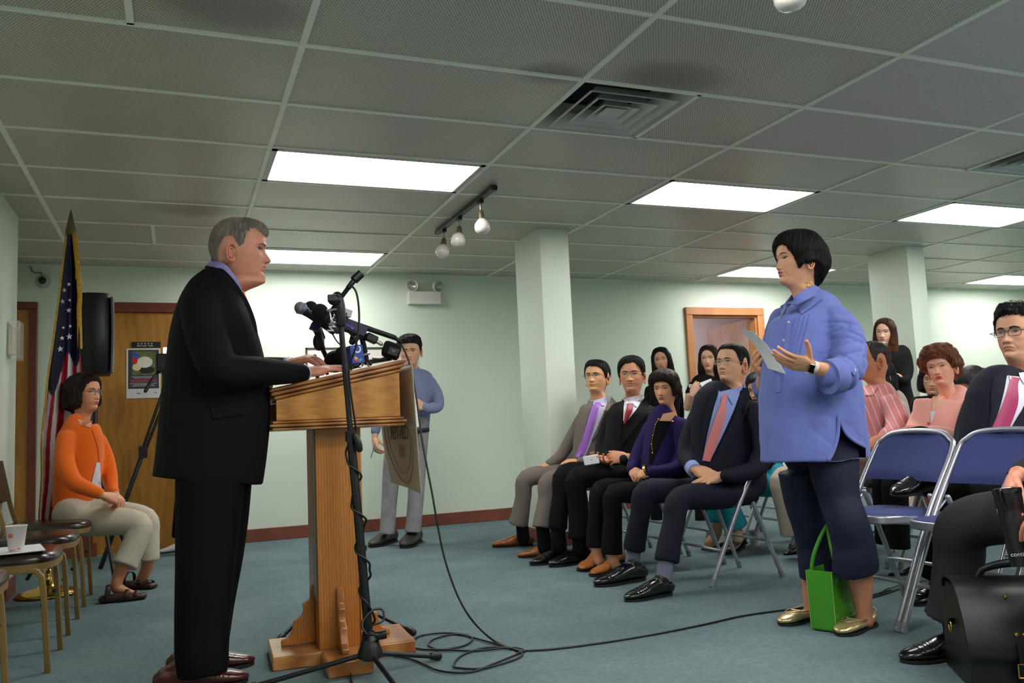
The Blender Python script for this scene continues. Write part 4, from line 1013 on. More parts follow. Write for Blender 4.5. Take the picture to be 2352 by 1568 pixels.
# ---------------------------------------------------------------- microphones
FOAM = mat('black_foam', (11, 11, 12), .95, bump=.5, bscale=400); MICG = mat('mic_grille', (140, 144, 152), .4, .8, bump=.5, bscale=900); GUN = mat('dark_metal', (46, 46, 52), .35, .6)
def tripod(r, hub, feet, hz=.09, rad=.009):
    hub = np.array(hub, float)
    for f in feet:
        q = MB(); f = np.array(f, float); q.tube([hub + (0, 0, -.005), hub * .5 + f * .5 + (0, 0, .004), f + (0, 0, .014)], rad, n=10, sub=3); leg = ob('leg', q, BLK, r, smooth=True)
        d = nrm(f - hub); q = MB(); q.tube([f - d * .035 + (0, 0, .014), f + (0, 0, .014)], .015, n=12, sub=2); ob('rubber_foot', q, BLK, leg, smooth=True)
def mic_stand():
    base = np.array([.655, 3.15, 0])
    r = empty('microphone_stand', base, 'black tripod microphone stand in front of the lectern, its boom pointing up right', 'microphone stand')
    tripod(r, base + (0, 0, .10), [PZ(1008, 1516), PZ(560, 1592), (.70, 2.86, 0)])
    q = MB(); q.lathe(base + (0, 0, .07), [(.03, 0), (.045, .01), (.045, .03), (.028, .075), (.02, .09), (.017, .10)], 22); ob('hub', q, BLK, r)
    q = MB(); q.cyl(base + (.01, 0, .15), base + (.06, -.01, .155), .016); ob('knob', q, BLK, r)
    top = PY(778, 690, 3.15)
    a = base + (0, 0, .1)
    q = MB(); m1 = a + (top - a) * .60; q.tube([a, m1], .0165, n=16, sub=1, cap='flat'); q.tube([m1 - (0, 0, .012), m1 + (0, 0, .025)], .0215, n=16, sub=1, cap='flat')
    k = a + (top - a) * .28; q.tube([k, k + (0, 0, .02)], .021, n=16, sub=1, cap='flat'); ob('pole', q, BLK, r)
    q = MB(); q.tube([m1, top], .0105, n=14, sub=1, cap='flat'); ob('inner_pole', q, GUN, r)
    q = MB(); q.tube([PY(783, 745, 3.15), PY(780, 705, 3.15), PY(775, 680, 3.15)], np.array([.017, .022, .02]), n=14, sub=2); q.ball(PY(768, 688, 3.13), (.026, .02, .022), 14); q.box(PY(762, 684, 3.11), (.028, .02, .022)); ob('clutch', q, BLK, r)
    q = MB(); q.tube([PY(750, 730, 3.15), PY(779, 689, 3.15), PY(806, 653, 3.13)], .0085, n=12, sub=2); ob('boom', q, BLK, r)
    q = MB(); q.tube([PY(752, 712, 3.10), PY(771, 710, 3.10)], .0045, n=8, sub=1); q.tube([PY(757, 715, 3.10), PY(761, 741, 3.10)], .0035, n=8, sub=1); q.tube([PY(770, 741, 3.1), PY(757, 744, 3.1)], .005, n=8, sub=1); ob('bracket', q, CHR, r)
    q = MB(); q.tube([PY(815, 998, 3.12), PY(822, 1015, 3.12), PY(826, 1032, 3.12)], [.009, .014, .012], n=12, sub=3); ob('spare_clip', q, BLK, r)
    m = empty('microphone', PY(806, 653, 3.12), 'slim black pencil microphone on the raised boom, topmost of the microphones', 'microphone')
    q = MB(); q.tube([PY(800, 661, 3.12), PY(812, 645, 3.12), PY(814, 642, 3.12)], [.010, .010, .0165], n=16, sub=1, cap='flat'); q.tube([PY(813, 643, 3.12), PY(829, 628, 3.12)], .0168, n=20, sub=1, cap='flat'); ob('mic_body', q, BLK, m)
    q = MB(); p = PY(829, 628, 3.12); d = nrm(p - PY(813, 643, 3.12)); q.tube([p - d * .001, p + d * .002], .0145, n=20, sub=1, cap='flat'); ob('grille', q, MICG, m)
    # its cable, looped to the pole and wound down it
    q = MB(); P = [PY(806, 655, 3.10), PY(817, 668, 3.09), PY(823, 695, 3.09), PY(825, 735, 3.09), PY(821, 775, 3.09), PY(813, 810, 3.10), PY(801, 860, 3.12)]
    b2 = base + (0, 0, .14)
    for i in range(34):
        f = 1 - i / 33; c = b2 + (top - b2) * (f * .60); s_ = .020 + .007 * abs(math.sin(i * 1.7)); an = i * .85 + .5 * math.sin(i); P.append(c + np.array([math.cos(an) * s_, math.sin(an) * s_, 0]))
    P += [PY(848, 1440, 3.10), PY(880, 1425, 3.10), PY(878, 1400, 3.12), PY(855, 1402, 3.12), PY(832, 1430, 3.1), PY(842, 1455, 3.08), PY(870, 1462, 3.08)]
    P += [PZ(850, 1500, .05), PZ(815, 1508, .02), PZ(806, 1560, .006), PZ(830, 1600, .006)]
    q.tube(P, .0042, n=8, sub=4); ob('cord', q, BLK, r, smooth=True)
mic_stand()
def back_stand():
    base = np.array([.66, 4.10, 0])
    r = empty('microphone_stand', base, 'black tripod stand behind the lectern post, only its feet and top showing', 'microphone stand')
    tripod(r, base + (0, 0, .17), [PZ(638, 1480), PZ(950, 1459), (.70, 4.3, 0)])
    q = MB(); q.tube([base + (0, 0, .1), base + (0, 0, .9)], .014, n=12, sub=1); q.tube([base + (0, 0, .9), base + (-.06, -.15, 1.26)], .009, n=12, sub=1); ob('pole', q, BLK, r)
back_stand()
def head_mic(px, py, Y, r_, tx, ty, TY, label, ball=FOAM, body=BLK, br=.012, tr=.010, name='microphone'):
    c = PY(px, py, Y); t_ = PY(tx, ty, TY); m = empty(name, t_, label, 'microphone', None); d = nrm(t_ - c)
    q = MB(); q.ball(c, r_, 22); ob('foam_cover' if ball is FOAM else 'grille', q, ball, m, smooth=True)
    q = MB(); q.tube([c + d * r_ * .7, c + d * (r_ + .02), c + (t_ - c) * .6, t_], [br * 1.6, br * 1.25, br, tr], n=16, sub=2); ob('mic_body', q, body, m); return m
m = head_mic(691, 707, 3.42, .0262, 764, 763, 3.46, 'handheld microphone with a silver ball grille, nearest the man in black', MICG, GUN)
q = MB(); c = PY(691, 707, 3.42); d = nrm(PY(764, 763, 3.46) - c); R_ = frame(np.cross(d, [0, 0, 1]), d); q.tube([c + R_[:, 0] * math.cos(a) * .0265 + R_[:, 1] * math.sin(a) * .0265 for a in np.linspace(0, 2 * math.pi, 25)], .002, n=6, sub=1); ob('grille_band', q, mat('blue_band', (96, 112, 190), .4), m)
m = head_mic(735, 716, 3.36, .033, 906, 775, 3.44, 'long black microphone lying across the cluster with a foam head and a trailing cord', FOAM, GUN, .012, .011)
q = MB(); q.tube([PY(903, 774, 3.44), PY(914, 780, 3.44), PY(922, 786, 3.43)], [.010, .008, .005], n=12, sub=2); ob('plug', q, BLK, m)
cab = [PY(914, 780, 3.44), PY(927, 800, 3.43), PY(940, 832, 3.42), PY(950, 875, 3.40), PY(958, 925, 3.38), PY(968, 1000, 3.36), PY(979, 1062, 3.34), PY(992, 1130, 3.32), PY(1006, 1210, 3.30), PY(1022, 1285, 3.28), PY(1050, 1365, 3.26), PY(1085, 1425, 3.25), PZ(1130, 1468, .02), PZ(1170, 1486, .006), PZ(1205, 1497, .006)]
lp = [(1205, 1494), (1160, 1488), (1090, 1494), (1030, 1492), (965, 1490), (945, 1478), (965, 1460), (1020, 1453), (1075, 1458), (1084, 1470), (1060, 1484), (1010, 1491), (985, 1480), (1000, 1466), (1050, 1456), (1110, 1470), (1170, 1487), (1200, 1500), (1180, 1515), (1110, 1534), (1060, 1534), (1042, 1528), (1060, 1505), (1110, 1488), (1160, 1486), (1200, 1490), (1190, 1500), (1130, 1525), (1080, 1543), (1010, 1540), (960, 1518), (920, 1508), (905, 1506)]
q = MB(); q.tube(cab, .0042, n=8, sub=5); q.tube([PZ(x, y, .006 + .002 * (i % 2)) for i, (x, y) in enumerate(lp)], .0042, n=8, sub=5)
fl = [(1205, 1494), (1260, 1491), (1330, 1483), (1420, 1470), (1520, 1453), (1620, 1433), (1700, 1415), (1780, 1403), (1850, 1394), (1930, 1382), (2000, 1372), (2070, 1350)]
q.tube([PZ(x, y, .005) for x, y in fl], .0042, n=8, sub=4)
ob('cord', q, BLK, m, smooth=True)
head_mic(714, 707, 3.50, .029, 742, 775, 3.56, 'black foam covered microphone half hidden behind the silver one')
m = head_mic(726, 748, 3.52, .020, 742, 800, 3.55, 'short black microphone with a purple station tag, lowest at the left of the cluster')
q = MB(); q.box(PY(723, 751, 3.47), (.036, .036, .030), frame((1, 0, -.45), (.3, 0, 1))); ob('station_tag', q, mat('purple_tag', (54, 36, 92), .5), m, bevel=.002)
q = MB(); q.tube([PY(735, 790, 3.55), PY(752, 825, 3.6), PY(760, 850, 3.66)], .010, n=12, sub=2); q.ball(PY(732, 785, 3.53), (.024, .02, .038), 14); ob('clip', q, BLK, m)
m = head_mic(770, 830, 3.56, .047, 820, 838, 3.6, 'large black foam microphone low on the lectern top beside the hands', FOAM, BLK, .016, .014)
# station cubes
TW = mat('lettering_white', (224, 224, 230), .5)
def facetext(s_, size, px, py, Y, xd, up, root, m=None, **kw):
    xd = nrm(xd); R_ = np.stack([xd, nrm(np.array(up, float) - (np.array(up, float) @ xd) * xd), np.cross(xd, nrm(np.array(up, float) - (np.array(up, float) @ xd) * xd))], 1); text(s_, size, PY(px, py, Y), R_, m or TW, root, 'lettering', **kw)
g_ = head_mic(752, 738, 3.32, .03, 830, 770, 3.40, 'black microphone with a black and white lettered station cube')
ax = nrm(PY(830, 770, 3.40) - PY(752, 738, 3.32)); 
q = MB(); q.box(PY(772, 738, 3.33), (.055, .058, .085), frame((1, .1, -.35), (.35, 0, 1))); ob('station_cube', q, BLK, g_, bevel=.003)
facetext('WGN', .036, 769, 738, 3.293, (.42, 0, 1), (-1, 0, .42), g_, bold=True)
q = MB(); q.box(PY(795, 719, 3.38), (.034, .04, .03), frame((1, .3, -.3), (.3, 0, 1))); ob('pale_cube', q, mat('pale_cube_faces', (200, 190, 206), .4), g_, bevel=.002)
g_ = head_mic(770, 735, 3.42, .02, 850, 775, 3.46, 'dark microphone with a violet blue lettered block under the long one')
q = MB(); q.box(PY(812, 752, 3.40), (.105, .05, .045), frame((1, 0, -.42), (.42, 0, 1))); ob('station_block', q, mat('violet_block', (30, 22, 70), .4), g_, bevel=.003)
q = MB(); q.box(PY(802, 755, 3.372), (.036, .004, .030), frame((1, 0, -.42), (.42, 0, 1))); ob('tag', q, mat('violet_tag', (72, 56, 176), .4), g_)
facetext('E', .018, 807, 757, 3.368, (1, 0, -.42), (.42, 0, 1), g_)
facetext('1', .018, 799, 753, 3.368, (1, 0, -.42), (.42, 0, 1), g_)
g_ = head_mic(786, 812, 3.46, .03, 850, 835, 3.52, 'microphone with a blue station cube carrying a white letter and a coloured fan mark')
cb = PY(814, 815, 3.40); Rc = frame((1, .25, .12), (-.12, 0, 1)); q = MB(); q.box(cb, (.058, .058, .075), Rc); ob('station_cube', q, mat('blue_station_cube', (26, 60, 150), .4), g_, bevel=.003)
fo = cb - Rc[:, 1] * .0295
def onface(u, v): return fo + Rc[:, 0] * u + Rc[:, 2] * v
R2 = np.stack([Rc[:, 2], -Rc[:, 0], -Rc[:, 1]], 1)
text('C', .042, onface(.004, .018), R2, TW, g_, 'lettering', bold=True)
fan = [((240, 200, 60), 150), ((235, 120, 40), 180), ((214, 48, 50), 215), ((120, 80, 170), 260), ((60, 120, 210), 300), ((60, 170, 90), 340)]
for i, (c_, a_) in enumerate(fan):
    a = math.radians(a_); q = MB(); q.ball(onface(.0 + .010 * math.cos(a), -.020 + .010 * math.sin(a)), (.0085, .0012, .0045), 10, np.stack([Rc[:, 0] * math.cos(a) + Rc[:, 2] * math.sin(a), Rc[:, 1], -Rc[:, 0] * math.sin(a) + Rc[:, 2] * math.cos(a)], 1)); ob('fan_petal', q, mat('petal_%d' % i, c_, .4), g_, smooth=True)
q = MB(); rt = cb + Rc[:, 0] * .0296
text('NEWS', .018, rt, np.stack([Rc[:, 2], Rc[:, 1], Rc[:, 0]], 1), TW, g_, 'lettering')
# square lens-like microphone head at the right
g_ = empty('microphone', PY(900, 806, 3.45), 'black square headed microphone on a silver tube at the right end of the cluster', 'microphone')
q = MB(); q.box(PY(899, 805, 3.43), (.075, .08, .062), frame((1, -.25, -.38), (.38, 0, 1))); ob('square_head', q, FOAM, g_, bevel=.014)
q = MB(); q.box(PY(903, 807, 3.385), (.046, .006, .036), frame((1, -.25, -.38), (.38, 0, 1))); hd_ = ob('badge', q, BLK, g_, bevel=.004)
facetext('W', .018, 904, 806, 3.380, (1, -.2, -.3), (.3, 0, 1), g_, MICG)
q = MB(); q.tube([PY(826, 761, 3.46), PY(876, 790, 3.44)], .0085, n=14, sub=1); ob('tube', q, mat('champagne_tube', (196, 188, 170), .3, .6), g_)
q = MB(); q.box(PY(853, 777, 3.44), (.05, .035, .034), frame((1, 0, -.5), (.5, 0, 1))); ob('clamp', q, BLK, g_, bevel=.006)
g_ = empty('mic_clamp', PY(846, 830, 3.5), 'small chrome and black clamp standing on the lectern edge under the microphones', 'clamp')
q = MB(); q.tube([PY(829, 768, 3.46), PY(837, 800, 3.47), PY(840, 826, 3.48)], [.011, .012, .014], n=12, sub=2); q.tube([PY(815, 775, 3.4), PY(809, 785, 3.4)], [.02, .014], n=10, sub=1); q.box(PY(868, 828, 3.5), (.11, .04, .018), frame((1, 0, .15), (0, 0, 1))); q.tube([PY(742, 842, 3.5), PY(790, 846, 3.5), PY(830, 836, 3.5)], .011, n=10, sub=2); ob('clamp_arm', q, BLK, g_)
q = MB(); q.tube([PY(827, 815, 3.44), PY(848, 812, 3.44)], .005, n=8, sub=1); q.tube([PY(836, 828, 3.42), PY(826, 842, 3.40)], .006, n=8, sub=1); q.tube([PY(843, 826, 3.42), PY(847, 840, 3.40)], .006, n=8, sub=1); q.tube([PY(856, 822, 3.46), PY(886, 823, 3.46)], .004, n=8, sub=1); ob('chrome_legs', q, CHR, g_)
q = MB(); q.tube([PY(760, 760, 3.36), PY(775, 785, 3.36), PY(796, 803, 3.38), PY(806, 815, 3.4)], .003, n=6, sub=4); q.tube([PY(800, 762, 3.38), PY(820, 790, 3.38), PY(812, 840, 3.38), PY(800, 858, 3.37)], .003, n=6, sub=4); tag(ob('short_cord', q, BLK, None, smooth=True), 'thin black cords dangling between the clustered microphones', 'cord')
# ---------------------------------------------------------------- folding chairs
STEEL = mat('grey_chair_steel', (178, 178, 186), .32, .7, var=.04); BLUEP, t = newmat('blue_chair_fabric')
p_ = t.pos(obj=True); t.link(t.ramp(t.noise(p_, 420, 3, .7), [(.3, lin((44, 50, 98))), (.7, lin((72, 80, 138)))]), t.b.inputs['Base Color']); t.b.inputs['Roughness'].default_value = .9; t.bump(t.noise(p_, 500, 2), .4, .002)
RUB = mat('grey_rubber_cap', (120, 120, 128), .5)
def folding_chair():
    r = empty('folding_chair', (0, 0, 0)); W = .215; ob_ = lambda n, q, m, par=r, **k: ob(n, q, m, par, local=True, **k)
    # one bent tube: front feet, up past the seat to a rounded top
    P = [(.235, -W, .012), (.02, -W, .43), (-.155, -W, .70), (-.185, -W + .03, .755), (-.20, -W + .09, .782), (-.205, 0, .79), (-.20, W - .09, .782), (-.185, W - .03, .755), (-.155, W, .70), (.02, W, .43), (.235, W, .012)]
    q = MB(); q.tube(P, [[.0125, .0125]] * len(P), n=12, sub=5); q.tube([(.15, -W, .18), (.15, W, .18)], .008, n=10, sub=1); ob_('front_frame', q, STEEL)
    for s in (-1, 1):
        q = MB(); q.tube([(.235, s * W, .0), (.222, s * W, .04)], .0155, n=12, sub=1, cap='flat'); ob_('foot_cap', q, RUB)
        q = MB(); q.tube([(-.04, s * (W - .03), .52), (-.10, s * (W - .028), .38), (-.24, s * (W - .025), .012)], .0115, n=12, sub=3); leg = ob_('leg', q, STEEL)
        q = MB(); q.tube([(-.244, s * (W - .025), .0), (-.232, s * (W - .025), .04)], .0145, n=12, sub=1, cap='flat'); ob_('foot_cap', q, RUB, leg)
        q = MB(); q.tube([(-.045, s * (W - .022), .515), (.0, s * (W - .008), .465)], .0055, n=8, sub=1); ob_('hinge_strut', q, STEEL)
    q = MB(); q.tube([(-.205, -W + .025, .10), (-.16, -W + .03, .19), (-.155, -W + .06, .205), (-.155, W - .06, .205), (-.16, W - .03, .19), (-.205, W - .025, .10)], .008, n=10, sub=4); ob_('stretcher', q, STEEL)
    q = MB(); ol = []
    for a in np.linspace(0, 2 * math.pi, 41)[:-1]:
        e = 3.4; ol.append((.045 + .20 * math.copysign(abs(math.cos(a)) ** (2 / e), math.cos(a)), (.195 - .012 * (math.cos(a) < 0)) * math.copysign(abs(math.sin(a)) ** (2 / e), math.sin(a))))
    q.prism([(x, y, .405 + .012 * (x > .1)) for x, y in ol], (0, 0, .034)); ob_('seat', q, STEEL, bevel=.006)
    q = MB(); k = len(ol); V = [(x, y, .437) for x, y in ol] + [(.045 + (x - .045) * .93, y * .93, .453) for x, y in ol] + [(.045 + (x - .045) * .7, y * .7, .460) for x, y in ol] + [(.045, 0, .461)]; F = []
    for i in range(k):
        j = (i + 1) % k; F += [(i, j, k + j, k + i), (k + i, k + j, 2 * k + j, 2 * k + i), (2 * k + i, 2 * k + j, 3 * k)]
    q.add(V, F); ob_('seat_pad', q, BLUEP, smooth=True)
    G = np.zeros((11, 21, 3)); G2 = G.copy()
    for i, v in enumerate(np.linspace(0, 1, 11)):
        z = .575 + v * .205; hw = W - .012 if z < .70 else W - .012 - .10 * ((z - .70) / .082) ** 2.6
        for j, u in enumerate(np.linspace(-1, 1, 21)):
            xb = -.155 - (z - .70) * .55 if z > .7 else -.155 + (.70 - z) * .65; c_ = -.025 * (1 - u * u)
            edge = min(1, (1 - abs(u)) * 8, (1 - v) * 6 + .1, v * 6 + .1); G[i, j] = (xb + c_ + .004 + .016 * edge, u * hw, z); G2[i, j] = (xb + c_ - .004, u * hw, z)
    q = MB(); q.slab(G, G2); ob_('backrest', q, BLUEP, smooth=50)
    q = MB(); q.slab(G2 + (.002, 0, 0), G2 - (.004, 0, 0)); ob_('backrest_shell', q, STEEL, smooth=50)
    return r
CH0 = folding_chair(); first = [True]
def chair(x, y, rz, label, group='padded folding chairs set in rows'):
    c = CH0 if first[0] else copy_tree(CH0); first[0] = False
    c.location = (x, y, 0); c.rotation_euler.z = rz; tag(c, label, 'chair', group); return c
PI = math.pi
chair(2.865, 4.07, PI, 'folding chair under the seated man in navy suit with pink tie')
chair(2.865, 4.60, PI, 'folding chair under the seated woman in the purple jacket')
chair(2.865, 5.08, PI, 'folding chair under the seated man with red tie and white phone')
chair(2.865, 5.62, PI, 'folding chair under the seated man in grey suit')
chair(2.935, 2.90, PI, 'empty blue padded folding chair right behind the standing woman in blue')
chair(2.935, 2.44, PI, 'empty blue padded folding chair beside the seated knee of the man with the briefcase')
chair(3.06, 1.85, PI, 'folding chair under the man with the briefcase, at the right picture edge')
chair(3.95, 5.25, PI, 'folding chair in the second row behind the man with red tie, mostly hidden')
chair(3.95, 4.72, PI, 'folding chair under the person in turquoise trousers')
chair(3.95, 3.95, PI, 'folding chair under the man in the pink striped shirt')
chair(3.98, 3.45, PI, 'folding chair under the woman with curly brown hair')
chair(3.80, 2.72, PI, 'folding chair under the man with magenta tie')
chair(4.95, 4.35, PI, 'folding chair in the third row behind the curly haired woman')
chair(5.15, 3.95, PI, 'folding chair in the third row under the grey haired person with glasses')
# ---------------------------------------------------------------- gold-framed stacking chairs at the left
VIN = mat('dark_brown_vinyl', (42, 26, 20), .25, spec=.7, var=.1); GOLDF = mat('gold_painted_frame', (150, 120, 72), .42, .35, var=.08)
def stack_chair():
    r = empty('banquet_chair', (0, 0, 0)); ob_ = lambda n, q, m, par=r, **k: ob(n, q, m, par, local=True, **k); W = .20
    for s in (-1, 1):
        q = MB(); q.tube([(.225, s * W, 0), (.205, s * W, .33), (.19, s * W, .385), (.15, s * W, .405), (-.1, s * W, .405), (-.17, s * W, .40), (-.19, s * W, .36), (-.235, s * W, 0)], [[.011, .0135]] * 8, n=12, sub=4, e=5); ob_('side_frame', q, GOLDF)
        q = MB(); q.tube([(-.15, s * (W - .012), .40), (-.20, s * (W - .012), .55), (-.27, s * (W - .012), .86)], [[.010, .0125]] * 3, n=10, sub=3, e=5); ob_('back_post', q, GOLDF)
        q = MB(); q.ball((.2, s * (W - .02), .26), .009, 8); ob_('stacking_button', q, BLK)
    ol = []
    for a in np.linspace(0, 2 * math.pi, 41)[:-1]: ol.append((.02 + .225 * math.copysign(abs(math.cos(a)) ** .5, math.cos(a)), .215 * math.copysign(abs(math.sin(a)) ** .5, math.sin(a))))
    q = MB(); q.prism([(x, y, .404) for x, y in ol], (0, 0, .027)); ob_('seat_rim', q, GOLDF)
    q = MB(); V = []; k = len(ol)
    for f, z in ((1, .43), (1.01, .445), (.97, .462), (.85, .470), (.5, .474)): V += [(.02 + (x - .02) * f, y * f, z) for x, y in ol]
    V.append((.02, 0, .475)); F = [(m_ * k + i, m_ * k + (i + 1) % k, (m_ + 1) * k + (i + 1) % k, (m_ + 1) * k + i) for m_ in range(4) for i in range(k)] + [(4 * k + i, 4 * k + (i + 1) % k, 5 * k) for i in range(k)]
    q.add(V, F); ob_('seat', q, VIN, smooth=True)
    q = MB(); q.box((-.245, 0, .74), (.035, .40, .30), roty(-.2)); ob_('backrest', q, VIN, bevel=.014)
    return r
ST0 = stack_chair(); fs = [True]
for y, lb in ((5.58, 'gold framed vinyl chair under the seated woman in orange'), (4.83, 'gold framed dark vinyl chair, empty, next to the woman in orange'), (4.13, 'gold framed dark vinyl chair holding the paper cup'), (3.42, 'gold framed dark vinyl chair cut by the bottom left picture corner')):
    c = ST0 if fs[0] else copy_tree(ST0); fs[0] = False; c.location = (-.705 if y > 3.6 else -.80, y, 0); tag(c, lb, 'chair', 'gold framed chairs along the left wall')
# cups
def cup(loc, h, r0, r1, label, prints=False):
    m = empty('paper_cup', loc, label, 'cup'); q = MB(); q.lathe(loc, [(.001, 0), (r0, 0), (r0, .003), (r1, h), (r1 + .002, h + .002), (r1 + .001, h + .004), (r1 - .002, h + .001), (r0 - .002, .006), (.001, .006)], 28); ob('cup_wall', q, mat('cup_paper', (222, 214, 212), .55), m, smooth=50)
    if prints:
        for a0, a1, z0, z1, c_ in ((-2.35, -1.75, .66, .73, (226, 110, 60)), (-2.35, -1.78, .58, .65, (206, 66, 120)), (-2.4, -1.75, .54, .548, (120, 110, 110)), (-2.4, -1.95, .36, .366, (150, 140, 140)), (-2.3, -1.5, .04, .08, (214, 130, 120)), (-1.3, -.9, .07, .13, (226, 120, 120))):
            G = np.array([[loc + np.array([math.cos(a) * (r0 + (r1 - r0) * z + .0006), math.sin(a) * (r0 + (r1 - r0) * z + .0006), z * h]) for a in np.linspace(a0, a1, 8)] for z in (z0, (z0 + z1) / 2, z1)]); q = MB(); q.grid(G); ob('printed_band', q, mat('cup_print_%d' % (a0 * 100 + z0 * 100), c_, .5), m, smooth=True)
cup(np.array(PY(37, 1265, 3.98)) * [1, 1, 0] + (0, 0, .482), .098, .027, .039, 'white paper cup with orange and pink print standing on the vinyl chair', True)
q = MB(); q.box((-.62, 4.06, .4785), (.20, .27, .004), rotz(.2)); tag(ob('paper_sheets', q, PAPER), 'white papers on the vinyl chair under the paper cup', 'paper')
cup(PZ(1734, 1252), .10, .030, .041, 'white paper cup on the carpet behind the front row chairs')
# ---------------------------------------------------------------- flag on its pole
def flag():
    Y = 5.85; top = PY(163, 480, Y); bx, by = -.73, 5.93
    r = empty('flag', (bx, by, 0), 'national flag with stars and stripes and gold fringe, draped on a pole in the corner', 'flag')
    b = np.array([bx, by, 0]); t_ = np.array([top[0], Y, min(top[2], 2.38)])
    q = MB(); q.tube([b + (0, 0, .03), t_ - (0, 0, .24)], .012, n=12, sub=1); ob('pole', q, mat('varnished_pole', (120, 88, 50), .35), r)
    q = MB(); q.lathe(b, [(.001, .0), (.17, 0), (.175, .012), (.15, .03), (.06, .05), (.035, .07), (.022, .12), (.02, .16), (.001, .16)], 36); ob('pole_base', q, mat('polished_brass', (210, 170, 84), .18, 1), r, smooth=True)
    q = MB(); q.lathe(t_ - (0, 0, .26), [(.013, 0), (.022, .01), (.022, .03), (.012, .04), (.018, .055), (.012, .07)], 16); q.tube([t_ - (0, 0, .19), t_ - (0, 0, .15), t_ - (0, 0, .09), t_], [[.010, .006], [.030, .008], [.022, .007], [.003, .002]], ref=[(1, 0, 0)] * 4, n=12, sub=4); ob('spear_finial', q, mat('tarnished_bronze', (128, 112, 80), .4, .7), r)
    # draped cloth: outline in the photo, folded in depth
    rows = [(538, 155, 168), (580, 150, 172), (640, 143, 178), (720, 133, 182), (800, 122, 184), (860, 113, 188), (930, 106, 192), (1010, 98, 196), (1100, 98, 196), (1180, 93, 180), (1212, 94, 172)]
    RR = catmull(np.array(rows, float), 14); nu = 90; G = np.zeros((len(RR), nu, 3)); Cc = np.zeros_like(G)
    navy = np.array(lin((22, 24, 50))[:3]); red = np.array(lin((172, 28, 44))[:3]); wht = np.array(lin((206, 196, 204))[:3])
    for i, (py, xl, xr) in enumerate(RR):
        vv = i / (len(RR) - 1)
        for j in range(nu):
            u = j / (nu - 1); px = xl + (xr - xl) * u
            dep = .028 * math.sin(u * 17 + 1.3 * math.sin(vv * 5)) * (.2 + vv) + .02 * math.sin(u * 7 + 2 + vv * 2)
            p = PY(px, py, Y - .05 + dep); G[i, j] = p
            lim = 845 - (u - .5) * 95 + 30 * math.sin(u * 9)
            if py < lim: c = navy
            else: k = int(math.floor(u * 8.2 + (py - 800) / 260.0 * .9 + .5 * math.sin(u * 6) + .35)); c = red if k % 2 == 0 else wht
            Cc[i, j] = c
    q = MB(); q.slab(G, G + np.array([0, .004, 0]), 0, Cc)
    FLM = vcmat('flag_cloth', .7, .3); fc = ob('flag_cloth', q, FLM, r, smooth=60, color=True)
    bv = BVHTree.FromPolygons([Vector(v) for v in q.verts().tolist()], q.F)
    st = MB(); zs = .2807
    for zx, zy, s_ in ((563, 330, 1), (527, 378, 1.1), (512, 470, 1.2), (570, 460, .8), (493, 560, 1.1), (563, 543, 1.2), (475, 655, 1.1), (575, 672, .8), (518, 685, .7), (463, 745, 1), (508, 770, 1.1), (567, 757, 1.5), (452, 835, .9), (493, 858, 1.4), (440, 925, .9)):
        px, py = zx * zs, 560 + zy * zs; P = []
        for k in range(10):
            a = math.pi / 2 + k * math.pi / 5 + .1; rr = (5.6 if k % 2 == 0 else 2.3) * s_; d = ray(px + rr * math.cos(a), py - rr * math.sin(a)); h = bv.ray_cast(Vector(C0), Vector(d))
            if h[0] is None: P = None; break
            P.append(np.array(h[0]) - d * .012)
        if P: P = np.array(P); st.add(np.vstack([P, P.mean(0)]), [(k, (k + 1) % 10, 10) for k in range(10)])
    ob('stars', st, mat('star_white', (214, 208, 216), .6), r, smooth=False)
    gf = mat('gold_fringe', (190, 140, 30), .6, var=.3, vscale=60, bump=.6, bscale=300); q = MB()
    for e, o in ((0, -3), (nu - 1, 3)):
        k0 = 0 if e else 2; P = [PY(RR[i][1] + o if e == 0 else RR[i][2] + o - (3 if RR[i][0] > 700 else 0), RR[i][0], Y - .06) for i in range(k0, len(RR) if e == 0 else 58, 4)]
        q.tube(P, [[.0055, .003]] * len(P) if e == 0 else [[.014, .004]] * len(P), ref=[(1, 0, 0)] * len(P), n=8, sub=2)
    ob('fringe', q, gf, r)
    q = MB(); q.tube([PY(170, 536, Y), PY(176, 545, Y), PY(174, 640, Y - .05)], .005, n=6, sub=3); ob('tassel_cord', q, gf, r)
flag()
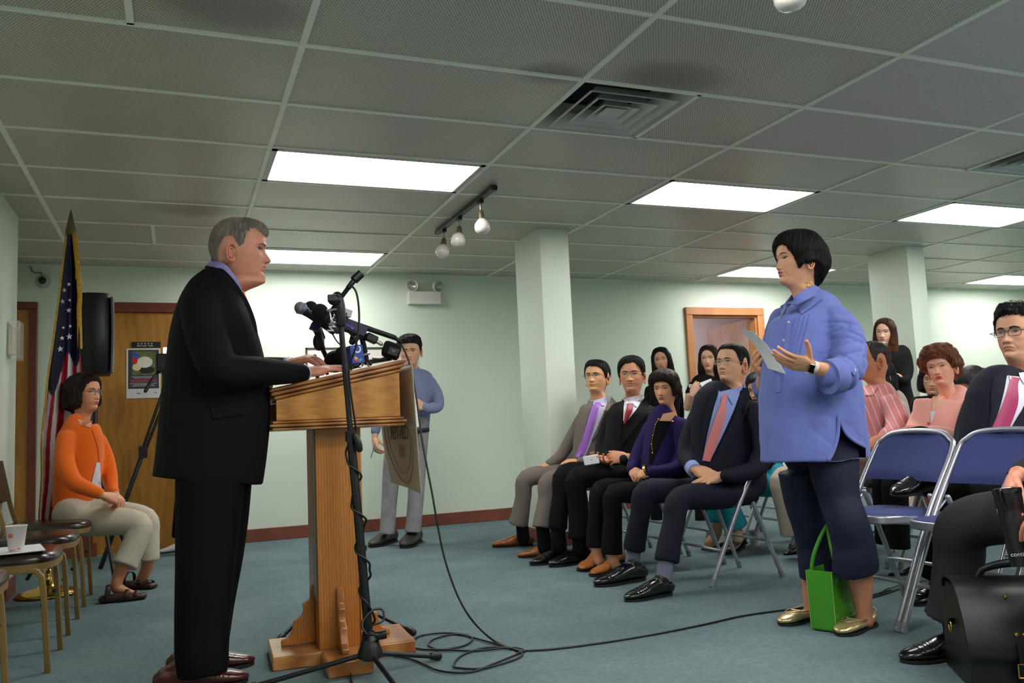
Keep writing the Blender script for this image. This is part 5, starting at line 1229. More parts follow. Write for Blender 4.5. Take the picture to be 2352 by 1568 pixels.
# ---------------------------------------------------------------- loudspeaker on a tripod behind the seated woman
def speaker():
    r = empty('loudspeaker', (-.53, 6.6, 0), 'black loudspeaker on a tripod stand between the flag and the wooden door', 'loudspeaker')
    ol = [(-.635, 6.52), (-.625, 6.47), (-.58, 6.445), (-.52, 6.44), (-.47, 6.45), (-.44, 6.47), (-.425, 6.5), (-.425, 6.58), (-.44, 6.78), (-.60, 6.78), (-.63, 6.6)]
    q = MB(); k = len(ol); n = 14; V = []
    for z, f in ((1.39, .93), (1.40, 1), (1.66, 1.02), (1.93, 1), (1.955, .93)): V += [(-.53 + (x + .53) * f, 6.6 + (y - 6.6) * f, z) for x, y in ol]
    F = [(m_ * k + i, m_ * k + (i + 1) % k, (m_ + 1) * k + (i + 1) % k, (m_ + 1) * k + i) for m_ in range(4) for i in range(k)] + [tuple(range(k))[::-1], tuple(range(4 * k, 5 * k))]
    q.add(V, F); ob('cabinet', q, mat('speaker_black', (15, 15, 17), .45), r, smooth=50)
    G = np.array([[(-.424 + .006 * math.sin(v * 3), y, 1.40 + v * .53) for y in np.linspace(6.47, 6.62, 6)] for v in np.linspace(0, 1, 16)]); q = MB(); q.slab(G, G + np.array([.012, 0, 0])); ob('speaker_grille', q, mat('grey_grille', (84, 84, 88), .35, .3, bump=.6, bscale=500), r)
    q = MB(); q.tube([(-.53, 6.62, .30), (-.53, 6.62, 1.42)], .018, n=14, sub=1); ob('pole', q, BLK, r)
    for a in (-1.2, 1.0, 3.0):
        q = MB(); f = np.array([-.53 + .42 * math.cos(a), 6.62 + .42 * math.sin(a), .012]); q.tube([(-.53, 6.62, .72), f], .013, n=10, sub=1); q.tube([(-.53, 6.62, .30), (np.array([-.53, 6.62, .72]) + f) / 2 + (0, 0, -.0)], .008, n=8, sub=1); ob('leg', q, BLK, r)
speaker()
# video tripod and camera behind the man in black
def video():
    b = np.array([-.02, 7.0, 0]); r = empty('video_camera', b, 'video camera on a black tripod, mostly hidden behind the man in black', 'video camera')
    top = PY(385, 885, 7.0); 
    f1 = PY(290, 1145, 6.95); f1 = top + (f1 - top) * (top[2] / (top[2] - f1[2])); f1[2] = .01
    for f in (f1, np.array([.35, 6.75, .01]), np.array([.15, 7.4, .01])):
        q = MB(); m_ = top + (f - top) * .38; q.tube([top + (.02, 0, 0), m_ + (.012, 0, 0)], .011, n=10, sub=1); q.tube([top - (.02, 0, 0), m_ - (.012, 0, 0)], .011, n=10, sub=1); q.tube([m_, f], .017, n=10, sub=1); q.box(m_, (.06, .05, .09)); ob('leg', q, BLK, r)
    q = MB(); q.tube([PY(372, 846, 7.0), PY(352, 868, 6.9), PY(334, 898, 6.85)], [.010, .012, .014], n=10, sub=2); ob('pan_handle', q, BLK, r)
    q = MB(); q.box(PY(385, 835, 7.02), (.16, .2, .14)); q.box(PY(374, 822, 7.0), (.05, .05, .07)); q.tube([top - (0, 0, .05), PY(385, 850, 7.02)], .04, n=14, sub=1); ob('camera_body', q, BLK, r, bevel=.01)
video()
# ---------------------------------------------------------------- bags
def green_bag():
    A, B, Cc = PZ(1865, 1447), PZ(1921, 1455), None
    u = nrm(B - A); v = np.array([-u[1], u[0], 0]); v = v if v[0] > 0 else -v; w_ = np.linalg.norm(B - A); L = .25
    gm_ = mat('green_leather', (68, 150, 30), .38, spec=.5, var=.08, vscale=5, bump=.15, bscale=300); gi = mat('green_lining', (70, 60, 50), .8)
    c = A + u * w_ / 2 + v * L / 2
    r = empty('handbag', c, 'bright green leather tote bag standing between the feet of the woman in blue', 'bag')
    H = .245; P = lambda a, b, z, f=1.0: A + u * (w_ / 2 + (a - .5) * w_ * f) + v * (L / 2 + (b - .5) * L * f) + np.array([0, 0, z])
    q = MB(); V = []; 
    for f, z in ((.97, .004), (1.0, .012), (1.03, .12), (1.05, H)): V += [P(a, b, z, f) for a, b in ((0, 0), (1, 0), (1, 1), (0, 1))]
    for f, z in ((.98, H), (.9, .02)): V += [P(a, b, z, f) for a, b in ((0, 0), (1, 0), (1, 1), (0, 1))]
    F = [(m_ * 4 + i, m_ * 4 + (i + 1) % 4, (m_ + 1) * 4 + (i + 1) % 4, (m_ + 1) * 4 + i) for m_ in range(5) for i in range(4)] + [(0, 3, 2, 1), (20, 21, 22, 23)]
    q.add(V, F); ob('bag_body', q, gm_, r, smooth=False, bevel=.005)
    q = MB()
    for a, b in ((0, 0), (1, 0)): q.tube([P(a, b, z, 1.0 + .05 * z / H + .012) for z in (.01, .08, .16, H)], .0012, n=5, sub=2)
    ob('stitching', q, mat('pale_green_thread', (150, 190, 110), .6), r)
    tops = [P(.5, .5, H + .20)]
    for a, tl in ((.02, 0), (.98, 1)):
        q = MB(); p0 = P(a, .18, H - .045, 1.06); p1 = P(a, .82, H - .045, 1.06); lean = P(.5, .5, 0) - P(a, .5, 0)
        q.tube([p0, P(a, .20, H + .03, 1.05) + lean * .08, P(a, .28, H + .11, 1) + lean * .5, P(a, .42, H + .165, 1) + lean * .9, P(a, .58, H + .165, 1) + lean * .9, P(a, .72, H + .11, 1) + lean * .5, P(a, .80, H + .03, 1.05) + lean * .08, p1], .0085, n=10, sub=4); hdl = ob('handle', q, gm_, r, smooth=True)
        q = MB()
        for p in (p0, p1): q.tube([p + np.array([math.cos(t_) * .012 * u[0] * 0 + math.cos(t_) * .012 * v[0], math.cos(t_) * .012 * v[1], math.sin(t_) * .012 - .01]) for t_ in np.linspace(0, 6.28, 14)], .002, n=6, sub=1)
        ob('ring', q, METG_, hdl, smooth=True)
green_bag()
def briefcase():
    bl = mat('black_bag_leather', (11, 10, 11), .42, spec=.4, var=.1, bump=.08, bscale=200)
    A = PZ(2172, 1524); B = PZ(2236, 1592); u = nrm(B - A); w_ = np.linalg.norm(B - A); v = np.array([-u[1], u[0], 0]); v = v if v[0] > 0 else -v
    L = .42; H = .305; c = A + u * w_ / 2 + v * L / 2
    r = empty('briefcase', c, 'black leather satchel briefcase with brass fittings standing at the lower right corner', 'briefcase')
    P = lambda a, b, z: A + u * w_ * a + v * L * b + np.array([0, 0, z])
    # body wedge: gusset narrows to the top
    q = MB(); V = []
    for z, f in ((.004, .94), (.015, 1.0), (H * .5, .86), (H * .85, .62), (H, .40)):
        for a, b in ((0, 0), (1, 0), (1, 1), (0, 1)): V.append(P(.5 + (a - .5) * f, b, z))
    F = [(m_ * 4 + i, m_ * 4 + (i + 1) % 4, (m_ + 1) * 4 + (i + 1) % 4, (m_ + 1) * 4 + i) for m_ in range(4) for i in range(4)] + [(0, 3, 2, 1), (16, 17, 18, 19)]
    q.add(V, F); ob('bag_body', q, bl, r, smooth=False, bevel=.010)
    G = np.array([[P(x, b, z) for b in np.linspace(-.015, 1.015, 12)] for x, z in ((.24, H - .02), (.29, H + .010), (.45, H + .022), (.62, H + .018), (.77, H - .004), (.89, H * .84), (.98, H * .68), (1.05, H * .5), (1.08, H * .36))])
    G = np.array([catmull(G[:, j], 3) for j in range(12)]).transpose(1, 0, 2)
    q = MB(); q.slab(G, G - np.array([0, 0, .006]) - u * .004); ob('flap', q, bl, r, smooth=60)
    hz = H + .02
    q = MB(); q.tube([P(.5, .20, hz), P(.5, .26, hz + .028), P(.5, .42, hz + .045), P(.5, .6, hz + .045), P(.5, .76, hz + .028), P(.5, .82, hz)], [.006, .011, .014, .014, .011, .006], n=12, sub=4); ob('handle', q, bl, r, smooth=True)
    for b in (.34, .66):
        q = MB(); q.slab(np.array([[P(x, b + o, z) for o in (-.035, .035)] for x, z in ((1.06, H * .52), (1.10, H * .36), (1.08, H * .2), (1.07, H * .1))]), np.array([[P(x + .03, b + o, z) for o in (-.035, .035)] for x, z in ((1.06, H * .52), (1.10, H * .36), (1.08, H * .2), (1.07, H * .1))])); ob('closing_strap', q, bl, r, smooth=50)
        q = MB(); p = P(1.14, b, H * .27); q.tube([p + v * x + np.array([0, 0, z]) for x, z in ((-.022, -.02), (.022, -.02), (.022, .02), (-.022, .02), (-.022, -.02))], .0028, n=6, sub=1); ob('buckle', q, METG_, r)
        for p, rr in ((P(1.04, b - .02, H * .60), .007), (P(1.04, b + .03, H * .60), .006), (P(.83, b - .02, H * .93), .006)): q = MB(); q.ball(p, rr, 8); ob('rivet', q, METG_, r)
    q = MB(); p = P(.55, -.035, H * .56); q.tube([p + u * .016 * math.cos(t_) + np.array([0, 0, .018 * math.sin(t_)]) for t_ in np.linspace(-3.2, 1.0, 16)], .0026, n=6, sub=1); ob('d_ring', q, METG_, r)
    q = MB(); q.box(P(.5, -.012, H * .60), (.03, .008, .02)); ob('ring_tab', q, bl, r)
briefcase()
# thin floor cord and plug by the chairs
q = MB(); q.tube([PZ(2005, 1366, .004), PZ(2035, 1356, .006), PZ(2060, 1345, .006), PZ(2110, 1335, .006), PZ(2190, 1322, .006), PZ(2290, 1295, .006)], .003, n=6, sub=4); q.tube([PZ(2025, 1361, .01), PZ(2043, 1353, .01)], [.006, .010], n=8, sub=1)
tag(ob('power_cord', q, BLK, None, smooth=True), 'thin dark power cord with a plug on the carpet under the empty blue chairs', 'cord')
# ================================================================== PEOPLE: the cast
def fab(name, c, rough=.75, var=.06, fb=420, sheen=0, spec=.15): return mat(name, c, rough, var=var, vscale=7, fab=fb, sheen=sheen, spec=spec)
SUITBLK = fab('black_suit_cloth', (15, 15, 17), .75, spec=.14); SHIRTW = fab('white_shirt_cloth', (222, 220, 232), .8)
SHOEB = mat('black_shoe_leather', (14, 13, 15), .18, spec=.8, var=.1); SOLEB = mat('shoe_sole', (20, 16, 14), .6)
SHOEBR = mat('tan_brogue_leather', (148, 78, 28), .28, spec=.6, var=.25, vscale=30); METG = mat('gold_metal', (222, 180, 96), .25, 1)
GLB = mat('dark_spectacle_frame', (28, 22, 24), .3); GLW = mat('wire_spectacle_frame', (196, 176, 140), .25, .8); PAPER = mat('white_paper', (232, 230, 234), .7, var=.02)
def pts(L): return [PY(p[0], p[1], p[2]) for p in L]
def arm_tube(q, L, scale=1.0, cap='round', n=16):
    q.tube(pts(L), np.array([(p[3] * scale, (p[4] if len(p) > 4 else p[3]) * scale) for p in L]), n=n, sub=4, cap=cap)
def dress(root, tor, arms, m, name='jacket', vs=.008, amp=.003, e=2.2, seed=1, extra=None, k=12, fold=.006, smooth=3, tn=28, ls=.9, clip=None):
    q = MB(); P, R_, A = sil(tor); q.tube(P, R_, ref=A, n=tn, sub=5, e=e, cap='flat')
    for L in arms: arm_tube(q, L, ls)
    if extra: extra(q)
    folds = []
    for L in arms:
        W_ = pts(L)
        for i in range(1, len(W_) - 1): folds.append((W_[i], W_[i + 1] - W_[i - 1], .085, fold, .035))
    folds.append((P[1], P[1] - P[0], .16, fold * .5, .07))
    return cloth(name, q, m, root, vs, amp, k, seed, folds, smooth, clip)
def trousers(root, legs, m, vs=.008, pelvis=None, seed=2, amp=.003, fold=.006, name='trousers', smooth=3):
    q = MB(); folds = []
    for L in legs:
        if len(L[0]) == 6: P, R_, A = sil(L); q.tube(P, R_, ref=A, n=22, sub=5, cap='flat', e=2.3); W_ = P
        else:
            W_ = pts(L); sc_ = np.linspace(.84, 1.04, len(L)); q.tube(W_, np.array([(p[3] * k_, p[3] * k_) for p, k_ in zip(L, sc_)]), n=20, sub=4, cap='flat')
        for i in range(1, len(W_) - 1): folds.append((W_[i], W_[i + 1] - W_[i - 1], .10, fold, .042))
        folds.append((W_[-1], W_[-1] - W_[-2], .08, fold * .7, .05))
    P0 = [W_ for W_ in [pts([L[0]])[0] if len(L[0]) != 6 else sil(L)[0][0] for L in legs]]
    if len(P0) == 2 and pelvis is None:
        pr = .10 * (P0[0][2] < .75) + .085 * (P0[0][2] >= .75)
        q.tube([P0[0] + (0, 0, .05), (P0[0] + P0[1]) / 2 + (0, 0, .06), P0[1] + (0, 0, .05)], [pr, pr * 1.1, pr], n=18, sub=3)
    if pelvis: q.tube(pts(pelvis), np.array([(p[3], p[4] if len(p) > 4 else p[3]) for p in pelvis]), n=20, sub=3)
    return cloth(name, q, m, root, vs, amp, 11, seed, folds, smooth)
def core(tor, arms, legs, f=.8):
    q = MB(); P, R_, A = sil(tor); R_ = R_ * f; R_[0] *= .8; q.tube(P, R_, ref=A, n=20, sub=3, cap='flat')
    for L in arms: arm_tube(q, L, .5)
    for L in legs:
        if len(L[0]) == 6: P, R_, A = sil(L); q.tube(P, R_ * .6, ref=A, n=16, sub=3)
        else: arm_tube(q, L, .48, cap='flat')
    return q
def footing(q, calf, col=None):
    """bare or stockinged lower leg: list of (px, py, Y, r)"""
    arm_tube(q, calf)
def hd(px, py, Y, phi, pitch=0, roll=0, **kw):
    f = facing(px, py, Y, phi, pitch); v = ray(px, py); v = nrm(v * [1, 1, 0]); up = np.array([0, 0, 1.]) + math.tan(math.radians(roll)) * np.array([v[1], -v[0], 0])
    return Head(PY(px, py, Y), f, up, **kw)
def addhair(root, h, hb, brow=(28, 22, 20), bth=1.0, name='hair'):
    if brow: h.brows(hb, brow, bth)
    return ob(name, hb, HAIR, root, smooth=True, color=True)
SHORT = [(0, .074), (30, .072), (48, .060), (60, .036), (70, .004), (79, -.014), (86, .03), (96, .046), (110, .03), (125, -.022), (150, -.06), (180, -.072)]
TSH = [(0, .016), (40, .013), (70, .008), (120, .010), (180, .012)]
def sock(root, a, b, r, m, name='sock'):
    q = MB(); q.tube([a, (np.array(a) + b) / 2, b], [r, r * .98, r * 1.05], n=16, sub=3); return ob(name, q, m, root, smooth=True)
def tube_ob(name, P, r, m, root, **kw):
    q = MB(); q.tube(P, r, **kw); return ob(name, q, m, root, smooth=True)
def button(root, px, py, bv, r, m, name='button'):
    d = ray(px, py); h = bv.ray_cast(Vector(C0), Vector(d))
    if h[0] is None: return
    q = MB(); q.lathe(np.array(h[0]) - d * .003, [(r * .2, .0012), (r * .9, .0016), (r, .0006), (r, -.002)], 12, frame(np.cross(d, [0, 0, 1]), -d)); return ob(name, q, m, root, smooth=True)

# ---------------------------------------------------------------- speaker at the lectern
def speaker_man():
    r = person('grey-haired man in black suit and orange tie standing behind the lectern', (.13, 3.5))
    tor = [(349, 1092, 603, 1113, 3.5, .19), (357, 1030, 613, 1042, 3.5, .20), (364, 955, 620, 958, 3.5, .205), (371, 885, 617, 892, 3.5, .205), (379, 815, 604, 824, 3.5, .215), (388, 752, 585, 762, 3.5, .225), (403, 704, 568, 715, 3.5, .215), (424, 664, 556, 682, 3.5, .185), (452, 630, 545, 662, 3.5, .13), (478, 611, 535, 640, 3.5, .085)]
    near = [(462, 705, 3.33, .085), (478, 780, 3.29, .084), (510, 850, 3.26, .078), (585, 853, 3.28, .064), (650, 855, 3.35, .053), (692, 857, 3.39, .043)]
    far = [(470, 700, 3.70, .08), (500, 790, 3.74, .075), (545, 848, 3.76, .068), (620, 846, 3.70, .056), (672, 843, 3.62, .046)]
    def ex(q):
        q.prism([PY(352, 1095, 3.34), PY(352, 1095, 3.66), PY(440, 1000, 3.66), PY(440, 1000, 3.34)], (0, 0, .02))
    tor = [(a - .024 * (c - a), b, c + .024 * (c - a), d, e_, f_) for a, b, c, d, e_, f_ in tor]
    jk, bv = dress(r, tor, [near, far], SUITBLK, vs=.0065, amp=.003, e=2.3, fold=.011, seed=11, smooth=4)
    h = hd(553, 577, 3.5, -77, -1, 0, g='m', asian=False, age=1, jowl=1.2, sc=1.10, skin=(222, 150, 126), lips=(170, 100, 90), neckf=1.18, fat=1.0, frown=.25, necklen=.19, nb=1.15, gaze=(.3, 0))
    legs = [[(399, 1085, 566, 1110, 3.42, .12), (398, 1200, 556, 1200, 3.41, .105), (398, 1300, 545, 1300, 3.40, .098), (397, 1420, 533, 1425, 3.39, .09), (398, 1500, 528, 1505, 3.38, .088), (404, 1538, 527, 1550, 3.38, .086)],
            [(440, 1085, 579, 1120, 3.60, .12), (440, 1190, 574, 1192, 3.60, .10), (440, 1283, 561, 1283, 3.6, .095), (445, 1390, 541, 1386, 3.6, .085), (440, 1460, 530, 1459, 3.6, .08), (440, 1506, 520, 1503, 3.6, .078)]]
    trousers(r, legs, fab('black_trouser_cloth', (11, 11, 13), .75, spec=.12), vs=.007, seed=5, fold=.006)
    nw, fw_ = PY(700, 855, 3.42), PY(684, 838, 3.58)
    hands = [dict(wrist=nw, tips=PY(775, 842, 3.47), back=(-.2, -.25, 1), side='R', pose='flat', sc=1.02, elbow=PY(640, 856, 3.36), er=.033, vs=.0024, spread=.5),
             dict(wrist=PY(668, 835, 3.58), tips=PY(735, 815, 3.50), back=(-.3, -.25, 1), side='L', pose='drape', sc=1.02, elbow=PY(630, 846, 3.66), er=.036, vs=.0024, thumb=(22, 42, 10))]
    body(r, hands, h, core(tor, [near, far], legs), skin=(222, 150, 126))
    hb = h.hair([(0, .056), (22, .060), (40, .078), (54, .070), (65, .05), (71, .012), (78, .006), (84, .012), (90, .044), (108, .038), (122, -.0), (140, -.045), (180, -.062)], [(0, .019), (24, .015), (45, .008), (60, .005), (120, .007), (180, .008)], colr=(142, 130, 122), colv=.25, n=200, ridge=.0009, lump=.0012, strands=2600, slen=.03, seed=5)
    addhair(r, h, hb, (130, 112, 100), 1.1)
    # shirt collar behind the neck and down its side, tie
    col = fab('lavender_shirt_cloth', (150, 148, 205), .8)
    a = [(484, 604), (506, 617), (529, 640), (545, 665), (551, 690)]; b = [(492, 601), (515, 613), (537, 634), (549, 655), (556, 676)]
    q = MB(); P = [PY(483, 604, 3.5), PY(505, 612, 3.42), PY(524, 632, 3.395), PY(541, 654, 3.41), PY(553, 676, 3.46)]; q.tube(P, np.array([[.005, .018], [.005, .022], [.005, .021], [.005, .019], [.005, .014]]), ref=[(0, -1, .2)] * 5, n=10, sub=5); q.tube([PY(483, 604, 3.5), PY(507, 612, 3.6), PY(530, 634, 3.62), PY(553, 676, 3.5)], np.array([[.005, .018]] * 4), ref=[(0, 1, .2)] * 4, n=10, sub=5)
    ob('shirt_collar', q, col, r, smooth=True)
    q = MB(); q.tube([PY(553, 672, 3.47), PY(562, 688, 3.47), PY(571, 710, 3.47), PY(581, 740, 3.47), PY(588, 768, 3.47)], np.array([[.014, .016], [.010, .022], [.009, .03], [.008, .035], [.006, .036]]), ref=[(1, 0, .2)] * 5, n=12, sub=4)
    ob('tie', q, mat('orange_tie_silk', (226, 122, 70), .45, var=.25, vscale=120), r, smooth=True)
    # collar roll of the jacket, lapel, pocket flap
    q = MB(); q.tube([PY(480, 612, 3.5), PY(500, 622, 3.395), PY(522, 645, 3.37), (PY(541, 672, 3.385)), PY(553, 700, 3.41), PY(572, 745, 3.40), PY(590, 790, 3.42)], np.array([[.006, .018], [.006, .022], [.006, .024], [.006, .026], [.006, .034], [.006, .030], [.004, .010]]), ref=[(.1, -1, .3)] * 7, n=10, sub=5); ob('lapel', q, SUITBLK, r, smooth=True)
    patch('pocket_flap', bv, [(483, 935), (490, 962)], [(560, 946), (556, 952)], SUITBLK, r, nu=10, nv=5, off=.003, sub=1, th=.003)
    for nm_, cuff, a, b in (('shirt_cuff', .039, PY(686, 857, 3.40), PY(701, 856, 3.42)), ('shirt_cuff', .040, PY(660, 841, 3.59), PY(670, 837, 3.58))):
        tube_ob(nm_, [a, b], [cuff * .9, cuff * .88], SHIRTW, r, n=18, sub=1, cap='flat')
    cord = mat('oxblood_shoe_leather', (74, 26, 22), .2, spec=.7, var=.15)
    f = PZ(585, 1528); f2 = PZ(574, 1578)
    shoe(r, (f[0] - .31, 3.62, 0), (f[0], f[1] + .02, 0), cord, SOLEB); shoe(r, (f2[0] - .31, 3.40, 0), (f2[0], 3.36, 0), cord, SOLEB)
    return r
speaker_man()

# ---------------------------------------------------------------- woman in the blue tunic
def blue_woman():
    r = person('woman standing in a periwinkle blue linen tunic, holding a sheet of paper', (2.55, 2.88))
    Y = 2.85
    tor = [(1759, 1092, 1984, 1022, Y, .165), (1757, 1030, 1979, 985, Y, .17), (1757, 965, 1972, 945, Y, .172), (1758, 900, 1964, 890, Y, .172), (1763, 845, 1948, 838, Y, .165), (1770, 795, 1940, 785, Y, .155), (1783, 750, 1936, 742, Y, .145), (1794, 718, 1922, 712, Y, .125), (1803, 698, 1900, 688, Y, .10), (1812, 686, 1880, 672, Y, .065)]
    near = [(1918, 735, 2.74, .074), (1942, 775, 2.69, .076), (1950, 820, 2.65, .076), (1940, 855, 2.62, .070), (1912, 862, 2.60, .062)]
    far = [(1800, 735, 3.02, .07), (1778, 800, 3.08, .065), (1765, 860, 3.10, .062), (1757, 895, 3.08, .058), (1748, 890, 3.06, .05)]
    lin_ = newlinen = mat('blue_linen', (106, 118, 186), .82, var=.08, vscale=14, fab=500, sheen=.15, spec=.15)
    q0 = MB(); P0, R0, A0 = sil(tor); q0.tube(P0, R0, ref=A0, n=28, sub=5, e=2.2, cap='flat'); bv0 = BVHTree.FromPolygons([Vector(v) for v in q0.verts().tolist()], q0.F)
    jk, bv = dress(r, tor, [near, far], lin_, 'tunic', vs=.0065, amp=.0045, e=2.2, fold=.009, seed=21, k=10, smooth=4, clip=[(1928, 958), (1924, 1005), (1910, 1046), (1888, 1072), (1850, 1092), (1840, 1110), (1990, 1110), (1992, 1026), (1962, 1010), (1942, 990)])
    h = hd(1833, 598, Y, 61, 4, 0, g='f', sc=1.0, open=.5, skin=(226, 166, 134), lips=(188, 84, 96), lid=.75, fat=1.03, age=.35, necklen=.19, gaze=(-.2, 0))
    legs = [[(1872, 930, 1950, 925, 2.83, .09), (1868, 1000, 1958, 990, 2.81, .085), (1864, 1070, 1964, 1058, 2.79, .082), (1888, 1146, 1966, 1140, 2.78, .078), (1908, 1205, 1984, 1190, 2.74, .074), (1918, 1250, 2002, 1245, 2.745, .07), (1918, 1290, 2010, 1285, 2.75, .070), (1919, 1318, 2011, 1308, 2.76, .07)],
            [(1794, 1080, 1900, 1080, 2.96, .092), (1808, 1150, 1900, 1150, 2.97, .08), (1826, 1205, 1905, 1205, 2.98, .072), (1834, 1250, 1912, 1250, 3.0, .066), (1838, 1290, 1915, 1290, 3.0, .064), (1842, 1324, 1920, 1324, 3.0, .066)]]
    nav = fab('navy_capri_cotton', (29, 30, 54), .7, spec=.25)
    trousers(r, legs, nav, vs=.007, seed=9, fold=.014, amp=.004)
    calfN = [(1968, 1280, 2.77, .055), (1975, 1330, 2.775, .052), (1980, 1375, 2.78, .040), (1984, 1405, 2.785, .033), (1986, 1425, 2.79, .036)]
    calfF = [(1872, 1285, 3.01, .055), (1868, 1330, 3.02, .050), (1865, 1372, 3.03, .038), (1864, 1400, 3.035, .032), (1862, 1420, 3.03, .036)]
    skin = (218, 158, 124)
    def bare(mb):
        for L in (calfN, calfF):
            q = MB(); arm_tube(q, L, n=20); mb.add(q.verts(), q.F, 0, np.array(lin((206, 140, 112))[:3]))
    hands = [dict(wrist=PY(1864, 842, 2.60), tips=PY(1772, 819, 2.62), back=(.0, -.62, -.72), side='L', pose='open', sc=.90, elbow=PY(1940, 862, 2.60), er=.040, wr=.028, vs=.0023, bare=True, spread=.45, thumb=(58, 10, 14), curls=[(8, 16, 10), (10, 18, 10), (14, 20, 12), (20, 24, 12)]),
             dict(wrist=PY(1752, 862, 3.00), tips=PY(1724, 818, 2.92), back=(-.9, .15, -.25), side='R', pose='hold', sc=.95, elbow=PY(1757, 900, 3.06), er=.042, wr=.027, vs=.0023, bare=True, thumb=(30, 60, 20))]
    body(r, hands + [bare], h, core(tor, [near, far], legs, .6), skin=skin)
    hb = h.hair([(0, .060), (18, .058), (34, .044), (48, .012), (58, -.020), (66, -.046), (74, -.046), (80, -.026), (100, -.026), (112, -.04), (126, -.075), (150, -.10), (180, -.112)], [(0, .022), (35, .022), (60, .016), (90, .018), (130, .024), (180, .026)], colr=(20, 15, 15), colv=.3, n=220, ridge=.0014, lump=.003, strands=3200, slen=.06, seed=8, part=-.012,
                hull=[(.12, 0, 0, 0), (.10, .055, .05, .075), (.06, .088, .092, .118), (.0, .098, .06, .128), (-.03, .105, .05, .122), (-.08, .07, .03, .095), (-.12, .06, .03, .082)])
    addhair(r, h, hb, (60, 40, 34), .8)
    # collar wings, placket, pin-tucks, buttons
    def pp(name, L, R_, off=.004, th=.003, nv=14, nu=6, m=lin_): return patch(name, bv, L, R_, m, r, nu=nu, nv=nv, off=off, th=th)
    q = MB(); q.tube([PY(1812, 700, 2.80), PY(1826, 692, 2.755), PY(1846, 680, 2.745), PY(1868, 668, 2.775), PY(1881, 664, 2.85), PY(1868, 664, 2.92), PY(1830, 676, 2.95), PY(1806, 697, 2.90)], np.array([[.0045, .015], [.0045, .019], [.0045, .022], [.0045, .024], [.0045, .022], [.0045, .02], [.0045, .018], [.0045, .014]]), ref=[(-.3, -1, .4), (-.1, -1, .5), (.2, -1, .5), (.6, -.8, .4), (1, 0, .4), (.5, 1, .4), (-.3, 1, .3), (-1, .6, .2)], n=10, sub=5); ob('collar_band', q, lin_, r, smooth=True)
    pp('collar', [(1823, 690), (1832, 706), (1841, 721)], [(1879, 664), (1886, 674), (1890, 686)], off=.012, th=.003)
    pp('collar', [(1792, 703), (1793, 716), (1794, 728)], [(1812, 690), (1808, 700), (1799, 722)], off=.008, th=.003)
    pp('placket', [(1806, 740), (1799, 800), (1786, 840), (1781, 900)], [(1817, 742), (1811, 800), (1797, 842), (1792, 900)], off=.003, th=.0025, nv=24)
    neck = mat('shaded_neck_opening', (60, 62, 110), .9)
    for i, dx in enumerate((8, 18, 28, 38)):
        L = [(1822 + dx, 728 - i * 2), (1812 + dx, 762), (1802 + dx, 800), (1797 + dx, 840)]; q = MB(); P = []
        for p in catmull(np.array(L, float), 5):
            d = ray(*p); h_ = bv.ray_cast(Vector(C0), Vector(d)); 
            if h_[0] is not None: P.append(np.array(h_[0]) - d * .001)
        q.tube(P, .0028, n=6, sub=1); ob('pintuck', q, lin_, r, smooth=True)
    pearl = mat('pearl_button', (226, 222, 214), .2)
    for x, y in ((1820, 701), (1811, 740), (1801, 781), (1788, 796)): button(r, x, y, bv, .0055, pearl)
    for cur in ([(1927, 956), (1923, 1005), (1909, 1046), (1887, 1072), (1858, 1087)], [(1928, 956), (1941, 990), (1961, 1010), (1986, 1024)]):
        P = []
        for p in catmull(np.array(cur, float), 6):
            d = ray(*p); h_ = bv0.ray_cast(Vector(C0), Vector(d))
            if h_[0] is not None: P.append(np.array(h_[0]) - d * .001)
        q = MB(); q.tube(P, [[.009, .004]] * len(P), ref=[(0, 0, 1)] * len(P), n=8, sub=1); ob('hem', q, lin_, r, smooth=True)
    # rolled cuff with its button tab
    q = MB(); a, b = PY(1926, 863, 2.60), PY(1900, 866, 2.60); q.tube([a, (a + b) / 2, b], [.070, .072, .068], n=24, sub=3, cap='flat'); ob('rolled_cuff', q, lin_, r, smooth=50)
    pp('sleeve_tab', [(1943, 838), (1962, 862)], [(1952, 830), (1973, 852)], off=.004, nv=6, nu=4)
    button(r, 1962, 850, bv, .0075, pearl)
    # earring: stud, drop and pierced disc
    e0 = h.world([[-.079, -.012, -.056]])[0]; sgn = 1 if False else -1
    ear = PY(1855, 632, 2.765)
    er_ = empty('earring', ear, None); er_.parent = r; er_.location = Vector(ear) - Vector(wloc(r))
    q = MB(); q.ball(ear, .0032, 10); q.tube([ear, ear + (0, 0, -.02)], .0011, n=6, sub=1); ob('drop', q, METG, er_)
    c = ear + np.array([0, 0, -.037]); v = nrm(ray(1855, 650) * [1, 1, 0]); Rr = frame(np.cross(v, [0, 0, 1]), v); q = MB()
    an = np.linspace(0, 2 * math.pi, 25); q.tube([c + Rr[:, 0] * math.cos(a) * .0135 + np.array([0, 0, 1]) * math.sin(a) * .0135 for a in an], .0022, n=8, sub=1)
    for a in (.3, 1.5, 2.6, 3.9, 5.2): q.ball(c + Rr[:, 0] * math.cos(a) * .007 + np.array([0, 0, 1]) * math.sin(a) * .007, (.0042, .002, .0042), 8)
    ob('pierced_disc', q, METG, er_, smooth=True)
    # wristwatch
    w0, w1 = PY(1870, 845, 2.60), PY(1858, 841, 2.60); ax = nrm(w1 - w0); c = (w0 + w1) / 2
    wt = empty('wristwatch', c, None); wt.parent = r; wt.location = Vector(c) - Vector(wloc(r))
    q = MB(); q.tube([c - ax * .009, c + ax * .009], [[.0335, .028]] * 2, ref=[(0, -1, 0)] * 2, n=24, sub=1, cap='flat', e=2.2); ob('strap', q, mat('pale_strap', (214, 196, 186), .5), wt, smooth=50)
